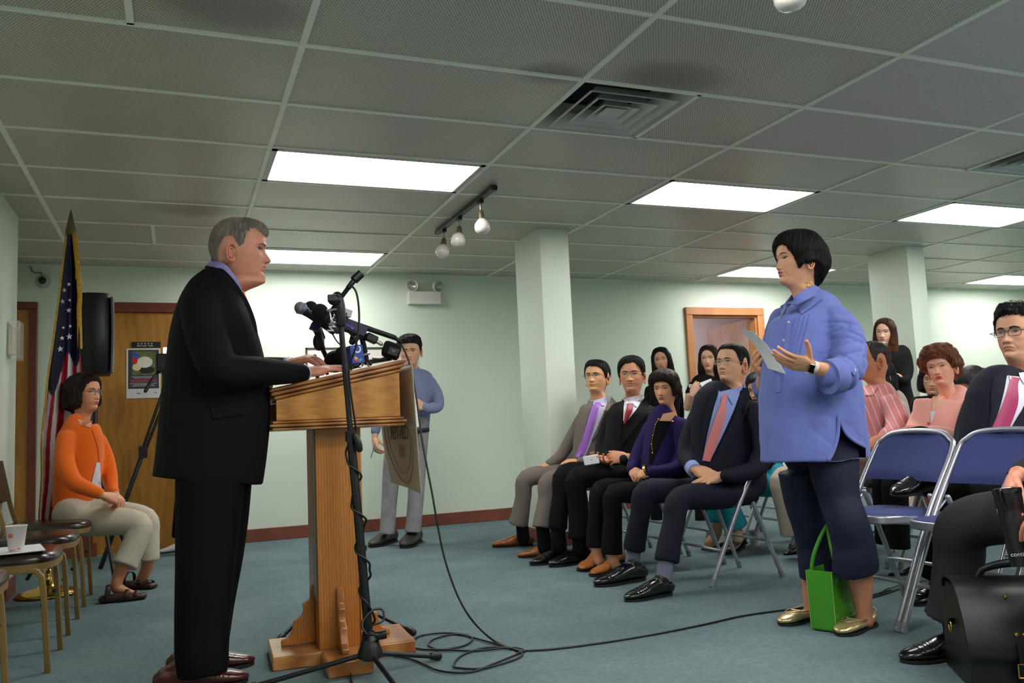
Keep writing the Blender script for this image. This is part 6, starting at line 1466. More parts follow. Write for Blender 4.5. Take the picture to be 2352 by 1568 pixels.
    d = -ray(1857, 847); Rw = frame(ax, d); q = MB(); q.box(c + d * .030 + np.array([0, 0, -.006]), (.030, .036, .009), Rw); ob('case', q, mat('silver_watch_case', (190, 186, 180), .25, 1), wt, bevel=.003)
    q = MB(); q.box(c + d * .0355 + np.array([0, 0, -.006]), (.026, .031, .003), Rw); ob('watch_face', q, mat('black_glass', (8, 8, 10), .08), wt, bevel=.002)
    # gold moccasins
    gold = mat('champagne_gold_leather', (206, 182, 138), .3, .75, var=.12, vscale=40)
    tN, tF = PZ(1927, 1462), PZ(1793, 1438)
    for t_, hl in ((tN, tN + np.array([.265, .085, 0])), (tF, tF + np.array([.262, .055, 0]))):
        t_[2] = 0; hl[2] = 0; s_ = shoe(r, hl, t_, gold, SOLEB, kind='moc', wd=1.05)
        X = nrm(t_ - hl); Rs = frame(X, (0, 0, 1)); L = np.linalg.norm(t_ - hl); q = MB(); lo = lambda p: hl + (np.array(p) * [L, 1, 1]) @ Rs.T
        q.tube([lo((.60, s * .024, .050)) if k != 0 else lo((.60 + .0, s * .024, .050)) for k, s in enumerate((-1, -.5, 0, .5, 1))], .0035, n=8, sub=3)
        q.tube([lo(p) for p in ((.5, -.04, .046), (.62, -.036, .050), (.78, -.02, .050), (.82, 0, .049), (.78, .02, .050), (.62, .036, .050), (.5, .04, .046))], .0022, n=6, sub=4)
        ob('apron_seam', q, gold, s_, smooth=True)
        q = MB(); q.tube([lo(p) for p in ((.52, -.036, .048), (.3, -.037, .050), (.08, -.028, .066), (.02, 0, .070), (.08, .028, .066), (.3, .037, .050), (.52, .036, .048))], .0028, n=6, sub=4); ob('topline', q, gold, s_, smooth=True)
    return r
blue_woman()
# paper in her hands
def sheet(name, corners, m, label, cat, th=.0008, nu=8, nv=12, bend=.0, parent=None, group=None):
    """corners: four world points (tl, tr, br, bl)"""
    a, b, c, d = [np.array(v, float) for v in corners]; n = nrm(np.cross(b - a, d - a)); G = np.zeros((nv, nu, 3))
    for i in range(nv):
        v = i / (nv - 1)
        for j in range(nu):
            u = j / (nu - 1); G[i, j] = (a * (1 - u) + b * u) * (1 - v) + (d * (1 - u) + c * u) * v + n * bend * math.sin(math.pi * v)
    q = MB(); q.slab(G, G + n * th); o = ob(name, q, m, parent, smooth=50)
    if label: tag(o, label, cat, group)
    return o
sheet('paper_sheet', [PY(1700, 757, 2.93), PY(1731, 761, 2.84), PY(1804, 858, 2.72), PY(1764, 846, 2.86)], PAPER, 'sheet of white paper held up by the standing woman in the blue tunic', 'paper', bend=.012)
# ---------------------------------------------------------------- front row
def suit_front(r, bv, m, shirt, tie, sL, sR, tL, tR, knot=None, lapL=None, lapR=None, colL=None, colR=None, tieth=.005):
    """shirt front, tie, collar wings and lapels as pieces of cloth lying on the jacket"""
    if sL: patch('shirt_front', bv, sL, sR, shirt, r, nu=8, nv=20, off=.002, th=.002)
    if tL: patch('tie', bv, tL, tR, tie, r, nu=7, nv=22, off=.005, th=tieth, bow=.004)
    for c in (colL, colR):
        if c: patch('shirt_collar', bv, c[0], c[1], shirt, r, nu=5, nv=8, off=.011, th=.003, sub=3)
    for c in (lapL, lapR):
        if c: patch('lapel', bv, c[0], c[1], m, r, nu=6, nv=16, off=.008, th=.003, sub=4)
def seat_person(label, hdargs, tor, arms, legs, topm, botm, hands, skin, feet=(), shoem=None, hairf=None, seedn=3, socks=None, vs=.009, fold=.011, extra=None, bare=(), e=2.5, topname='jacket', botname='trousers', amp=.003, hold=None):
    xy = PY(*hdargs[:3]); r = person(label, xy)
    hk = dict(hdargs[5]); hk.setdefault('skin', skin)
    h = hd(*hdargs[:5], hdargs[6] if len(hdargs) > 6 else 0, **hk)
    jk, bv = dress(r, tor, arms, topm, topname, vs=vs, amp=amp, e=e, fold=fold, seed=seedn)
    if legs: trousers(r, legs, botm, vs=vs, seed=seedn + 1, fold=fold * .8, name=botname)
    bl = []
    for L in bare:
        def f(mb, L=L): q = MB(); arm_tube(q, L, n=16); mb.add(q.verts(), q.F, 0, np.array(lin(skin)[:3]) * .95)
        bl.append(f)
    body(r, hands + bl, h, core(tor, arms, legs or []), skin=skin)
    for i, (hl, te, kd) in enumerate(feet):
        hl, te = np.array(hl, float), np.array(te, float)
        shoe(r, hl, te, shoem, SOLEB, kind=kd)
    if socks:
        for a, b, rr, m in socks: sock(r, np.array(a), np.array(b), rr, m)
    return r, h, bv
NAVY = fab('navy_suit_cloth', (26, 27, 42), .7, spec=.18); GREYS = fab('taupe_suit_cloth', (122, 112, 106), .75); PURP = fab('deep_purple_wool', (44, 28, 84), .7)
BSUIT = fab('charcoal_black_suit_cloth', (20, 20, 22), .7, spec=.18); BLKP = fab('black_trouser_wool', (14, 14, 16), .75, spec=.12); LBLUE = fab('light_blue_shirt_cloth', (150, 166, 222), .8)
LAVS = fab('pale_lilac_shirt_cloth', (202, 196, 226), .8); SKA = (220, 166, 132)
PTIE, t = newmat('coral_dotted_tie'); v_ = t.n.new('ShaderNodeTexWave'); v_.inputs['Scale'].default_value = 130; v_.bands_direction = 'DIAGONAL'; t.link(t.pos(), v_.inputs['Vector']); t.link(t.ramp(v_.outputs['Fac'], [(.3, lin((206, 92, 98))), (.7, lin((226, 150, 150)))]), t.b.inputs['Base Color']); t.b.inputs['Roughness'].default_value = .5
BLACKSOCK = fab('black_sock', (14, 14, 18), .8); GREYSOCK = fab('grey_sock', (112, 116, 134), .85, var=.2)

# man in navy suit, pink tie
tor = [(1596, 1125, 1752, 1125, 4.06, .13), (1596, 1075, 1754, 1075, 4.06, .14), (1592, 1010, 1756, 1010, 4.06, .135), (1590, 960, 1758, 960, 4.06, .13), (1594, 925, 1752, 928, 4.06, .115), (1612, 909, 1738, 910, 4.06, .085), (1655, 902, 1704, 902, 4.06, .05)]
armN = [(1732, 940, 3.90, .062), (1752, 1010, 3.85, .062), (1745, 1068, 3.82, .058), (1700, 1088, 3.82, .050), (1668, 1092, 3.83, .042)]
armF = [(1610, 940, 4.22, .060), (1584, 1000, 4.22, .060), (1575, 1045, 4.18, .054), (1586, 1068, 4.08, .046), (1592, 1075, 4.04, .043)]
legN = [(1725, 1125, 3.93, .095), (1640, 1138, 3.92, .088), (1562, 1146, 3.90, .072), (1548, 1200, 3.88, .062), (1537, 1250, 3.86, .062), (1531, 1290, 3.85, .064)]
legF = [(1650, 1120, 4.2, .09), (1560, 1128, 4.2, .082), (1484, 1128, 4.2, .07), (1471, 1180, 4.22, .06), (1462, 1225, 4.24, .06), (1456, 1262, 4.26, .062)]
hs = [dict(wrist=PY(1594, 1076, 4.02), tips=PY(1655, 1101, 3.90), back=(-.5, -.5, .8), side='R', pose='flat', elbow=PY(1582, 1058, 4.11), er=.034, vs=.0026, spread=.4, sc=.98, thumb=(14, 8, 6)),
      dict(wrist=PY(1664, 1090, 3.86), tips=PY(1584, 1115, 3.96), back=(-.4, -.3, .9), side='L', pose='flat', elbow=PY(1700, 1088, 3.83), er=.034, vs=.0026, spread=.6, sc=.98)]
r, h, bv = seat_person('seated man in navy suit, light blue shirt and coral pink tie, gold rimless glasses', (1681, 837, 4.06, 36, 11, dict(g='m', sc=.99, age=.5, frown=.9, jaw=1.03, lips=(170, 92, 84), necklen=.17)), tor, [armN, armF], [legN, legF], NAVY, NAVY, hs, SKA,
    [(PZ(1543, 1364), PZ(1436, 1382), 'oxford'), (PZ(1482, 1330), PZ(1366, 1348), 'oxford')], SHOEB, seedn=31,
    socks=[(PY(1531, 1285, 3.85), PY(1524, 1332, 3.84), .043, GREYSOCK), (PY(1456, 1258, 4.26), PY(1452, 1300, 4.27), .042, GREYSOCK)])
hb = h.hair([(0, .078), (30, .078), (46, .070), (58, .045), (68, .010), (78, -.018), (86, .03), (96, .046), (110, .03), (125, -.022), (180, -.07)], [(0, .011), (40, .012), (70, .008), (180, .010)], colr=(20, 18, 20), n=160, ridge=.001, lump=.0015, strands=1400, slen=.05, seed=4, part=.006); addhair(r, h, hb); h.glasses(r, GLW, (.024, .0145), 3.5, .0011); collar(h, r, LBLUE, jm=NAVY)
suit_front(r, bv, NAVY, LBLUE, PTIE, [(1650, 900), (1640, 935), (1624, 1000), (1613, 1058)], [(1703, 888), (1690, 930), (1664, 990), (1630, 1060)], [(1656, 905), (1655, 925), (1644, 955), (1624, 1015), (1614, 1056)], [(1673, 906), (1668, 925), (1668, 950), (1652, 1005), (1631, 1060)],
    colL=([(1650, 896), (1650, 905), (1646, 922)], [(1660, 905), (1656, 912), (1648, 924)]), colR=([(1671, 908), (1675, 916), (1682, 928)], [(1698, 897), (1698, 908), (1686, 928)]),
    lapR=([(1706, 888), (1688, 950), (1660, 1010), (1640, 1048)], [(1722, 898), (1718, 940), (1694, 985), (1642, 1052)]), lapL=([(1634, 905), (1618, 940), (1612, 990), (1612, 1040)], [(1647, 900), (1636, 940), (1622, 1000), (1613, 1045)]))
q = MB(); q.tube([PY(1588, 1071, 4.06), PY(1596, 1080, 4.02)], [.043, .043], n=18, sub=1, cap='flat'); ob('shirt_cuff', q, LBLUE, r, smooth=50)

# woman in purple jacket
tor = [(1480, 1110, 1572, 1110, 4.62, .125), (1480, 1060, 1574, 1060, 4.62, .13), (1484, 1015, 1578, 1015, 4.62, .125), (1488, 980, 1580, 978, 4.62, .115), (1496, 958, 1574, 955, 4.62, .10), (1519, 953, 1556, 952, 4.62, .045)]
armN = [(1566, 975, 4.50, .055), (1574, 1030, 4.46, .055), (1560, 1070, 4.44, .05), (1520, 1082, 4.44, .043), (1494, 1082, 4.45, .038)]
armF = [(1494, 980, 4.76, .052), (1472, 1025, 4.78, .052), (1456, 1065, 4.76, .048), (1451, 1078, 4.68, .040)]
legN = [(1560, 1125, 4.52, .085), (1480, 1132, 4.52, .078), (1412, 1134, 4.50, .066), (1408, 1185, 4.50, .058), (1406, 1230, 4.50, .060), (1405, 1272, 4.50, .062)]
legF = [(1510, 1118, 4.74, .08), (1440, 1122, 4.74, .075), (1380, 1124, 4.72, .064), (1372, 1175, 4.70, .055), (1368, 1220, 4.70, .056), (1368, 1258, 4.69, .058)]
hs = [dict(wrist=PY(1496, 1083, 4.46), tips=PY(1444, 1096, 4.56), back=(-.3, -.5, .8), side='L', pose='drape', elbow=PY(1530, 1082, 4.44), er=.03, vs=.0028, sc=.86, spread=.4),
      dict(wrist=PY(1452, 1078, 4.68), tips=PY(1466, 1100, 4.52), back=(-.6, -.3, .6), side='R', pose='drape', elbow=PY(1455, 1065, 4.74), er=.03, vs=.0028, sc=.86)]
nyl = (176, 118, 82)
r, h, bv = seat_person('seated woman in deep purple jacket over black top, gold necklace, short brown hair', (1528, 892, 4.62, 22, -2, dict(g='f', sc=.93, age=.8, frown=.6, lips=(170, 84, 82), lid=.8)), tor, [armN, armF], [legN, legF], PURP, BLKP, hs, (220, 162, 128),
    [(PZ(1432, 1303), PZ(1359, 1325), 'pump'), (PZ(1386, 1290), PZ(1336, 1314), 'pump')], mat('tan_pump_leather', (176, 108, 56), .3, spec=.6), seedn=41,
    bare=[[(1405, 1250, 4.50, .038), (1408, 1285, 4.50, .032), (1415, 1300, 4.51, .030)], [(1368, 1245, 4.69, .036), (1372, 1275, 4.68, .031), (1377, 1290, 4.67, .029)]])
hb = h.hair([(0, .050), (20, .048), (36, .040), (52, .012), (62, -.03), (74, -.055), (90, -.05), (120, -.075), (180, -.10)], [(0, .026), (40, .026), (90, .022), (180, .026)], colr=(46, 32, 26), colv=.45, n=180, ridge=.002, lump=.007, strands=1600, slen=.06, seed=6, curl=.003, hull=[(.12, 0, 0, 0), (.09, .07, .06, .08), (.05, .098, .09, .12), (0, .106, .05, .128), (-.05, .10, .04, .118), (-.1, .08, .03, .095)]); addhair(r, h, hb, (60, 44, 36), .7)
blkt = fab('black_knit_top', (16, 15, 18), .85)
patch('knit_top', bv, [(1511, 960), (1500, 990), (1492, 1030), (1490, 1065)], [(1545, 952), (1532, 990), (1512, 1030), (1496, 1066)], blkt, r, off=.002)
patch('neckline', bv, [(1523, 950), (1519, 958), (1514, 966)], [(1554, 944), (1549, 956), (1540, 967)], SKIN if False else mat('skin_patch', (214, 156, 122), .5), r, nu=6, nv=5, off=.004, sub=2)
q = MB(); P = []
for p in catmull(np.array([(1513, 962), (1506, 975), (1500, 1000), (1497, 1020), (1499, 1040)], float), 4):
    d = ray(*p); hh = bv.ray_cast(Vector(C0), Vector(d)); 
    if hh[0] is not None: P.append(np.array(hh[0]) - d * .008); 
for i, p in enumerate(P): q.ball(p, .0028 if i % 4 else .0065, 8, col=None)
q.tube(P, .0012, n=5, sub=1); ob('necklace', q, METG, r, smooth=True)
d = ray(1545, 968); hh = bv.ray_cast(Vector(C0), Vector(d)); q = MB(); q.ball(np.array(hh[0]) - d * .004, .009, 12); ob('brooch', q, METG, r, smooth=True)
q = MB(); a_, b_ = PY(1486, 1078, 4.46), PY(1481, 1080, 4.47); q.tube([a_, b_], [.033, .033], n=16, sub=1, cap='flat'); ob('bracelet', q, METG, r, smooth=50)

# man in charcoal suit, red tie, phone
tor = [(1392, 1080, 1498, 1080, 5.1, .125), (1390, 1030, 1502, 1030, 5.1, .13), (1393, 985, 1510, 985, 5.1, .125), (1397, 950, 1512, 950, 5.1, .12), (1406, 932, 1504, 934, 5.1, .09), (1434, 922, 1478, 922, 5.1, .05)]
armN = [(1500, 960, 4.98, .058), (1508, 1010, 4.95, .057), (1490, 1052, 4.92, .052), (1455, 1060, 4.88, .045), (1432, 1055, 4.86, .040)]
armF = [(1404, 955, 5.24, .056), (1388, 1000, 5.26, .055), (1382, 1035, 5.2, .050), (1400, 1050, 5.08, .042), (1412, 1050, 5.02, .038)]
legN = [(1480, 1095, 5.0, .095), (1400, 1095, 4.99, .09), (1326, 1098, 4.98, .078), (1327, 1150, 4.97, .07), (1330, 1195, 4.96, .068), (1330, 1238, 4.95, .068)]
legF = [(1440, 1088, 5.2, .09), (1370, 1086, 5.18, .085), (1298, 1088, 5.15, .074), (1290, 1140, 5.12, .066), (1283, 1185, 5.10, .062), (1281, 1215, 5.09, .062)]
hs = [dict(wrist=PY(1440, 1050, 4.85), tips=PY(1398, 1052, 4.92), back=(-.5, -.7, .4), side='L', pose='drape', elbow=PY(1465, 1058, 4.88), er=.034, vs=.0028, sc=1.0),
      dict(wrist=PY(1405, 1056, 4.98), tips=PY(1352, 1062, 4.92), back=(.0, .2, -1), side='R', pose='relaxed', elbow=PY(1395, 1050, 5.05), er=.034, vs=.0028, sc=1.0, thumb=(50, 10, 10))]
r, h, bv = seat_person('seated man in charcoal suit and dark red tie holding a white phone, mouth slightly open', (1451, 862, 5.1, 9, 3, dict(g='m', sc=1.09, age=.9, open=.5, lips=(168, 96, 84), fat=.93)), tor, [armN, armF], [legN, legF], BSUIT, BLKP, hs, (208, 146, 112),
    [(PZ(1358, 1288), PZ(1262, 1303), 'oxford'), (PZ(1310, 1286), PZ(1218, 1299), 'oxford')], SHOEB, seedn=51, socks=[(PY(1330, 1225, 4.95), PY(1334, 1262, 4.96), .05, BLACKSOCK), (PY(1281, 1205, 5.09), PY(1284, 1255, 5.1), .05, BLACKSOCK)])
hb = h.hair([(0, .070), (20, .074), (34, .060), (52, .040), (64, .012), (79, -.014), (86, .025), (96, .040), (110, .02), (125, -.03), (180, -.075)], [(0, .016), (40, .018), (70, .014), (120, .014), (180, .014)], colr=(26, 22, 22), n=160, ridge=.0014, lump=.002, strands=1200, slen=.06, seed=14, part=-.014); addhair(r, h, hb); h.glasses(r, GLW, (.0225, .013), 3, .0008); collar(h, r, SHIRTW, jm=BSUIT)
RT = mat('dark_red_tie', (150, 18, 34), .45, var=.1)
suit_front(r, bv, BSUIT, SHIRTW, RT, [(1436, 914), (1433, 930), (1431, 965)], [(1480, 905), (1465, 935), (1436, 972)], [(1441, 926), (1437, 945), (1432, 972)], [(1454, 926), (1452, 945), (1436, 974)], colL=([(1436, 912), (1438, 925)], [(1444, 924), (1440, 928)]), colR=([(1453, 924), (1458, 932)], [(1473, 916), (1463, 934)]), lapR=([(1484, 905), (1468, 945), (1440, 985), (1425, 1020)], [(1494, 918), (1484, 950), (1458, 985), (1428, 1022)]), lapL=([(1418, 925), (1412, 960), (1420, 1010)], [(1432, 918), (1428, 960), (1424, 1012)]))
p0 = PY(1358, 1056, 4.88); ph = empty('smartphone', p0, 'white smartphone held in the hands of the man with the dark red tie', 'phone'); Rp = frame((1, .05, .08), (-.35, -1, .15)); q = MB(); q.box(p0, (.112, .060, .008), Rp); ob('phone_case', q, mat('white_phone', (226, 224, 230), .3), ph, bevel=.006)
q = MB(); q.cyl(p0 + Rp @ np.array([.046, .012, .0035]), p0 + Rp @ np.array([.046, .012, .006]), .004); ob('camera_lens', q, BLK, ph); q = MB(); q.ball(p0 + Rp @ np.array([0, 0, .004]), (.006, .006, .001), 10, Rp); ob('emblem', q, mat('silver_emblem', (180, 180, 190), .3, .6), ph)

# man in taupe suit, purple tie
tor = [(1316, 1085, 1402, 1085, 5.50, .12), (1318, 1035, 1404, 1035, 5.50, .125), (1322, 990, 1412, 990, 5.50, .12), (1330, 955, 1416, 955, 5.50, .115), (1340, 932, 1412, 934, 5.50, .10), (1358, 921, 1394, 921, 5.50, .05)]
armN = [(1408, 958, 5.38, .056), (1412, 1010, 5.34, .055), (1396, 1052, 5.30, .05), (1360, 1062, 5.28, .043), (1332, 1060, 5.28, .037)]
armF = [(1338, 960, 5.64, .055), (1316, 1000, 5.67, .055), (1292, 1042, 5.69, .050), (1272, 1058, 5.69, .042), (1262, 1064, 5.69, .037)]
legN = [(1395, 1092, 5.40, .095), (1330, 1096, 5.40, .088), (1262, 1104, 5.38, .072), (1256, 1145, 5.37, .064), (1250, 1180, 5.36, .066), (1246, 1212, 5.35, .070)]
legF = [(1350, 1085, 5.62, .09), (1280, 1088, 5.67, .082), (1210, 1098, 5.73, .072), (1202, 1140, 5.75, .062), (1196, 1175, 5.77, .066), (1190, 1204, 5.79, .072)]
hs = [dict(wrist=PY(1333, 1061, 5.28), tips=PY(1288, 1064, 5.32), back=(-.3, -.4, .9), side='L', pose='drape', elbow=PY(1360, 1062, 5.28), er=.032, vs=.003, sc=.98),
      dict(wrist=PY(1262, 1067, 5.69), tips=PY(1216, 1080, 5.73), back=(-.1, -.2, 1), side='R', pose='flat', elbow=PY(1275, 1060, 5.69), er=.032, vs=.003, sc=.98)]
r, h, bv = seat_person('seated man in taupe grey suit, lilac tie and tan brogues, leftmost of the front row', (1371, 867, 5.50, 24, 8, dict(g='m', sc=1.04, frown=.6, lips=(176, 104, 90), fat=.97)), tor, [armN, armF], [legN, legF], GREYS, GREYS, hs, (226, 170, 126),
    [(PZ(1276, 1276), PZ(1190, 1281), 'oxford'), (PZ(1224, 1252), PZ(1131, 1257), 'oxford')], SHOEBR, seedn=61, fold=.006, socks=[(PY(1246, 1205, 5.35), PY(1252, 1258, 5.36), .048, BLACKSOCK), (PY(1198, 1195, 5.80), PY(1202, 1236, 5.81), .046, BLACKSOCK)])
hb = h.hair([(0, .066), (20, .070), (34, .064), (50, .052), (62, .030), (72, .0), (79, -.014), (86, .03), (96, .046), (110, .03), (125, -.022), (180, -.072)], [(0, .020), (30, .022), (60, .012), (120, .012), (180, .012)], colr=(18, 15, 17), n=150, ridge=.0012, lump=.002, strands=1100, slen=.05, seed=15, part=.010); addhair(r, h, hb); h.glasses(r, GLB, (.0235, .014), 3.2, .0010, half=True); collar(h, r, LAVS, jm=GREYS)
suit_front(r, bv, GREYS, LAVS, mat('lilac_tie', (164, 104, 204), .45, var=.06), [(1364, 920), (1352, 960), (1338, 1010), (1322, 1050)], [(1401, 908), (1385, 950), (1362, 1005), (1342, 1052)], [(1366, 923), (1354, 950), (1338, 1005), (1321, 1048)], [(1380, 924), (1370, 955), (1354, 1010), (1337, 1053)], colL=([(1363, 918), (1363, 928)], [(1370, 922), (1365, 930)]), colR=([(1377, 923), (1383, 931)], [(1393, 915), (1388, 931)]),
    lapR=([(1404, 910), (1388, 955), (1368, 990), (1358, 1010)], [(1418, 926), (1408, 955), (1386, 980), (1360, 1012)]), lapL=([(1352, 920), (1336, 950), (1330, 1000), (1324, 1035)], [(1362, 922), (1350, 958), (1337, 1010), (1326, 1038)]))
d = ray(1391, 941); hh = bv.ray_cast(Vector(C0), Vector(d)); q = MB(); q.ball(np.array(hh[0]) - d * .012, .007, 10); ob('lapel_pin', q, METG, r, smooth=True)

# ---------------------------------------------------------------- woman in orange at the left
ORG = fab('orange_cardigan_knit', (232, 104, 24), .8, sheen=.2); KHA = mat('cream_linen', (188, 178, 158), .85, var=.06, vscale=30, fab=600)
tor = [(117, 1168, 205, 1172, 5.75, .12), (118, 1120, 228, 1120, 5.75, .125), (120, 1065, 240, 1065, 5.75, .13), (124, 1020, 242, 1020, 5.75, .13), (132, 990, 236, 990, 5.75, .12), (146, 970, 220, 974, 5.75, .09), (174, 970, 204, 971, 5.75, .045)]
armN = [(152, 1004, 5.62, .054), (150, 1060, 5.55, .058), (168, 1105, 5.50, .056), (205, 1124, 5.48, .046), (228, 1133, 5.47, .038)]
armF = [(228, 1008, 5.86, .046), (244, 1050, 5.86, .05), (254, 1090, 5.82, .045), (258, 1120, 5.76, .038), (262, 1130, 5.72, .036)]
legN = [(160, 1200, 5.66, .105), (240, 1196, 5.62, .10), (318, 1203, 5.58, .080), (312, 1240, 5.56, .074), (296, 1275, 5.54, .072), (284, 1300, 5.52, .074)]
legF = [(200, 1186, 5.85, .095), (270, 1178, 5.82, .085), (336, 1190, 5.78, .070), (343, 1230, 5.76, .062), (343, 1262, 5.75, .060), (342, 1286, 5.75, .062)]
hs = [dict(wrist=PY(240, 1139, 5.46), tips=PY(292, 1152, 5.56), back=(.2, -.7, .6), side='R', pose='drape', elbow=PY(205, 1124, 5.48), er=.036, bare=True, wr=.024, vs=.0028, sc=.92, spread=.4),
      dict(wrist=PY(266, 1136, 5.70), tips=PY(288, 1156, 5.56), back=(.6, -.2, .7), side='L', pose='drape', elbow=PY(256, 1110, 5.78), er=.034, wr=.024, vs=.0028, sc=.9)]
r, h, bv = seat_person('seated woman in an orange cardigan and cream trousers with black glasses at the left', (194, 904, 5.75, -48, 4, dict(g='f', sc=1.0, lips=(160, 82, 74), frown=.4, gaze=(.4, .2))), tor, [armN, armF], [legN, legF], ORG, KHA, hs, (206, 140, 106), seedn=71, fold=.008, topname='cardigan',
    bare=[[(288, 1285, 5.53, .045), (276, 1315, 5.52, .036), (268, 1338, 5.51, .032), (272, 1352, 5.51, .034), (300, 1362, 5.50, .034, .02), (330, 1368, 5.49, .03, .014)], [(343, 1275, 5.76, .04), (335, 1310, 5.80, .034), (318, 1345, 5.84, .03), (332, 1356, 5.84, .03, .018), (350, 1360, 5.84, .026, .012)]])
hb = h.hair([(0, .068), (20, .066), (40, .050), (52, .022), (60, -.01), (68, -.06), (78, -.085), (180, -.105)], [(0, .016), (60, .014), (180, .018)], colr=(36, 22, 20), colv=.3, n=170, ridge=.0012, lump=.002, strands=1500, slen=.08, seed=16, hull=[(.125, 0, 0, 0), (.1, .06, .05, .08), (.05, .095, .09, .12), (0, .104, .07, .125), (-.05, .108, .05, .12), (-.105, .10, .04, .10)]); addhair(r, h, hb, (50, 34, 30), .8); h.glasses(r, GLB, (.0235, .0145), 3.2, .0013)
patch('neckline', bv, [(176, 962), (186, 976)], [(212, 966), (208, 982)], mat('skin_patch_warm', (206, 140, 106), .5), r, nu=6, nv=5, off=.003, sub=2)
patch('white_top', bv, [(222, 1062), (214, 1095), (208, 1120)], [(230, 1062), (231, 1095), (234, 1128)], fab('white_cotton', (214, 210, 216), .8), r, nu=6, nv=14, off=.003)
patch('button_band', bv, [(211, 985), (224, 1025), (228, 1060)], [(215, 984), (229, 1024), (233, 1058)], ORG, r, nu=4, nv=14, off=.003)
SAN = mat('brown_sandal_leather', (52, 30, 26), .4, var=.1)
for (hl, te) in ((PZ(228, 1386), PZ(338, 1374)), ((PZ(285, 1350)), PZ(356, 1352))):
    hl[2] = te[2] = 0; X = nrm(te - hl); Rs = frame(X, (0, 0, 1)); L = np.linalg.norm(te - hl); lo = lambda p: hl + (np.array(p) * [L, 1, 1]) @ Rs.T
    q = MB(); q.tube([lo((.06, 0, .022)), lo((.3, 0, .022)), lo((.6, 0, .020)), (lo((.94, 0, .018)))], [[.036, .022], [.038, .022], [.046, .020], [.034, .016]], ref=[Rs[:, 1]] * 4, n=18, sub=4, e=3); sn = ob('sandal', q, SAN, r, smooth=True)
    for x, z, w_ in ((.16, .10, .044), (.55, .062, .050), (.75, .052, .048)):
        q = MB(); q.tube([lo((x, -w_, .03)), lo((x + .02, -w_ * .8, z * .8)), lo((x + .03, 0, z)), lo((x + .02, w_ * .8, z * .8)), lo((x, w_, .03))], [[.013, .003]] * 5, ref=[X] * 5, n=8, sub=4); ob('strap', q, SAN, sn, smooth=True)

# ---------------------------------------------------------------- man with notes behind the lectern
CHB = fab('chambray_shirt', (128, 136, 172), .85); GJ = mat('light_grey_jeans', (150, 146, 150), .85, var=.15, vscale=12, fab=350)
tor = [(893, 990, 986, 986, 6.65, .11), (890, 945, 990, 945, 6.65, .11), (887, 905, 994, 905, 6.65, .115), (889, 878, 997, 875, 6.65, .115), (895, 862, 990, 858, 6.65, .10), (918, 850, 965, 847, 6.65, .06)]
armR = [(988, 878, 6.62, .055), (1003, 905, 6.58, .055), (1006, 932, 6.52, .052), (985, 938, 6.44, .046), (972, 934, 6.42, .042)]
armL = [(893, 882, 6.66, .055), (880, 925, 6.62, .05), (868, 962, 6.58, .044), (862, 990, 6.55, .042)]
legs = [[(962, 985, 6.62, .10), (958, 1060, 6.60, .085), (956, 1130, 6.58, .070), (952, 1180, 6.58, .064), (948, 1222, 6.58, .062)], [(915, 985, 6.66, .10), (902, 1060, 6.68, .085), (895, 1140, 6.70, .068), (892, 1185, 6.70, .062), (889, 1226, 6.70, .060)]]
hs = [dict(wrist=PY(975, 935, 6.42), tips=PY(938, 922, 6.36), back=(0, -1, .2), side='L', pose='drape', elbow=PY(1000, 936, 6.5), er=.04, bare=True, vs=.003, sc=1.0), dict(wrist=PY(860, 1008, 6.54), tips=PY(866, 1050, 6.46), back=(-1, -.2, 0), side='R', pose='pinch', elbow=PY(864, 975, 6.57), er=.04, bare=True, vs=.003)]
r, h, bv = seat_person('standing man in chambray shirt and light grey jeans holding notes, beyond the lectern', (941, 805, 6.65, 4, -8, dict(g='m', sc=1.06, lips=(178, 104, 96), fat=1.05)), tor, [armR, armL], legs, CHB, GJ, hs, (226, 172, 140), [(PZ(962, 1243), PZ(928, 1260), 'sneaker'), (PZ(908, 1242), PZ(852, 1258), 'sneaker')], mat('dark_brown_shoe', (46, 38, 36), .5), seedn=81, topname='shirt', fold=.008)
hb = h.hair([(0, .062), (30, .060), (48, .052), (60, .036), (70, .004), (79, -.01), (86, .03), (110, .03), (125, -.02), (180, -.06)], [(0, .026), (40, .024), (70, .012), (180, .014)], colr=(18, 15, 16), n=140, ridge=.002, lump=.004, strands=900, slen=.04, seed=17, curl=.002); addhair(r, h, hb)
q = MB(); q.tube([PY(896, 990, 6.53), PY(930, 992, 6.50), PY(985, 986, 6.54)], [[.006, .018]] * 3, ref=[(0, -1, 0)] * 3, n=8, sub=4); ob('belt', q, mat('navy_belt', (22, 26, 62), .5), r)
q = MB(); q.tube([PY(955, 990, 6.49), PY(957, 1005, 6.47), PY(956, 1018, 6.47)], [.008, .010, .006], n=8, sub=3); ob('lanyard', q, mat('blue_lanyard', (30, 50, 150), .6), r)
collar(h, r, CHB)
patch('shirt_collar', bv, [(934, 852), (938, 864)], [(950, 848), (944, 866)], CHB, r, nu=4, nv=6, off=.01, sub=2)
sheet('note_pad', [PY(932, 896, 6.36), PY(955, 898, 6.36), PY(966, 978, 6.30), PY(928, 988, 6.30)], PAPER, 'white notepad pages held by the standing man in chambray shirt', 'notepad', bend=.01)
q = MB(); q.tube([PY(861, 1020, 6.46), PY(852, 1050, 6.40)], .004, n=8, sub=1); tag(ob('pen', q, mat('pen_blue', (60, 70, 120), .4), None), 'slim pen in the lowered hand of the standing man in chambray shirt', 'pen')

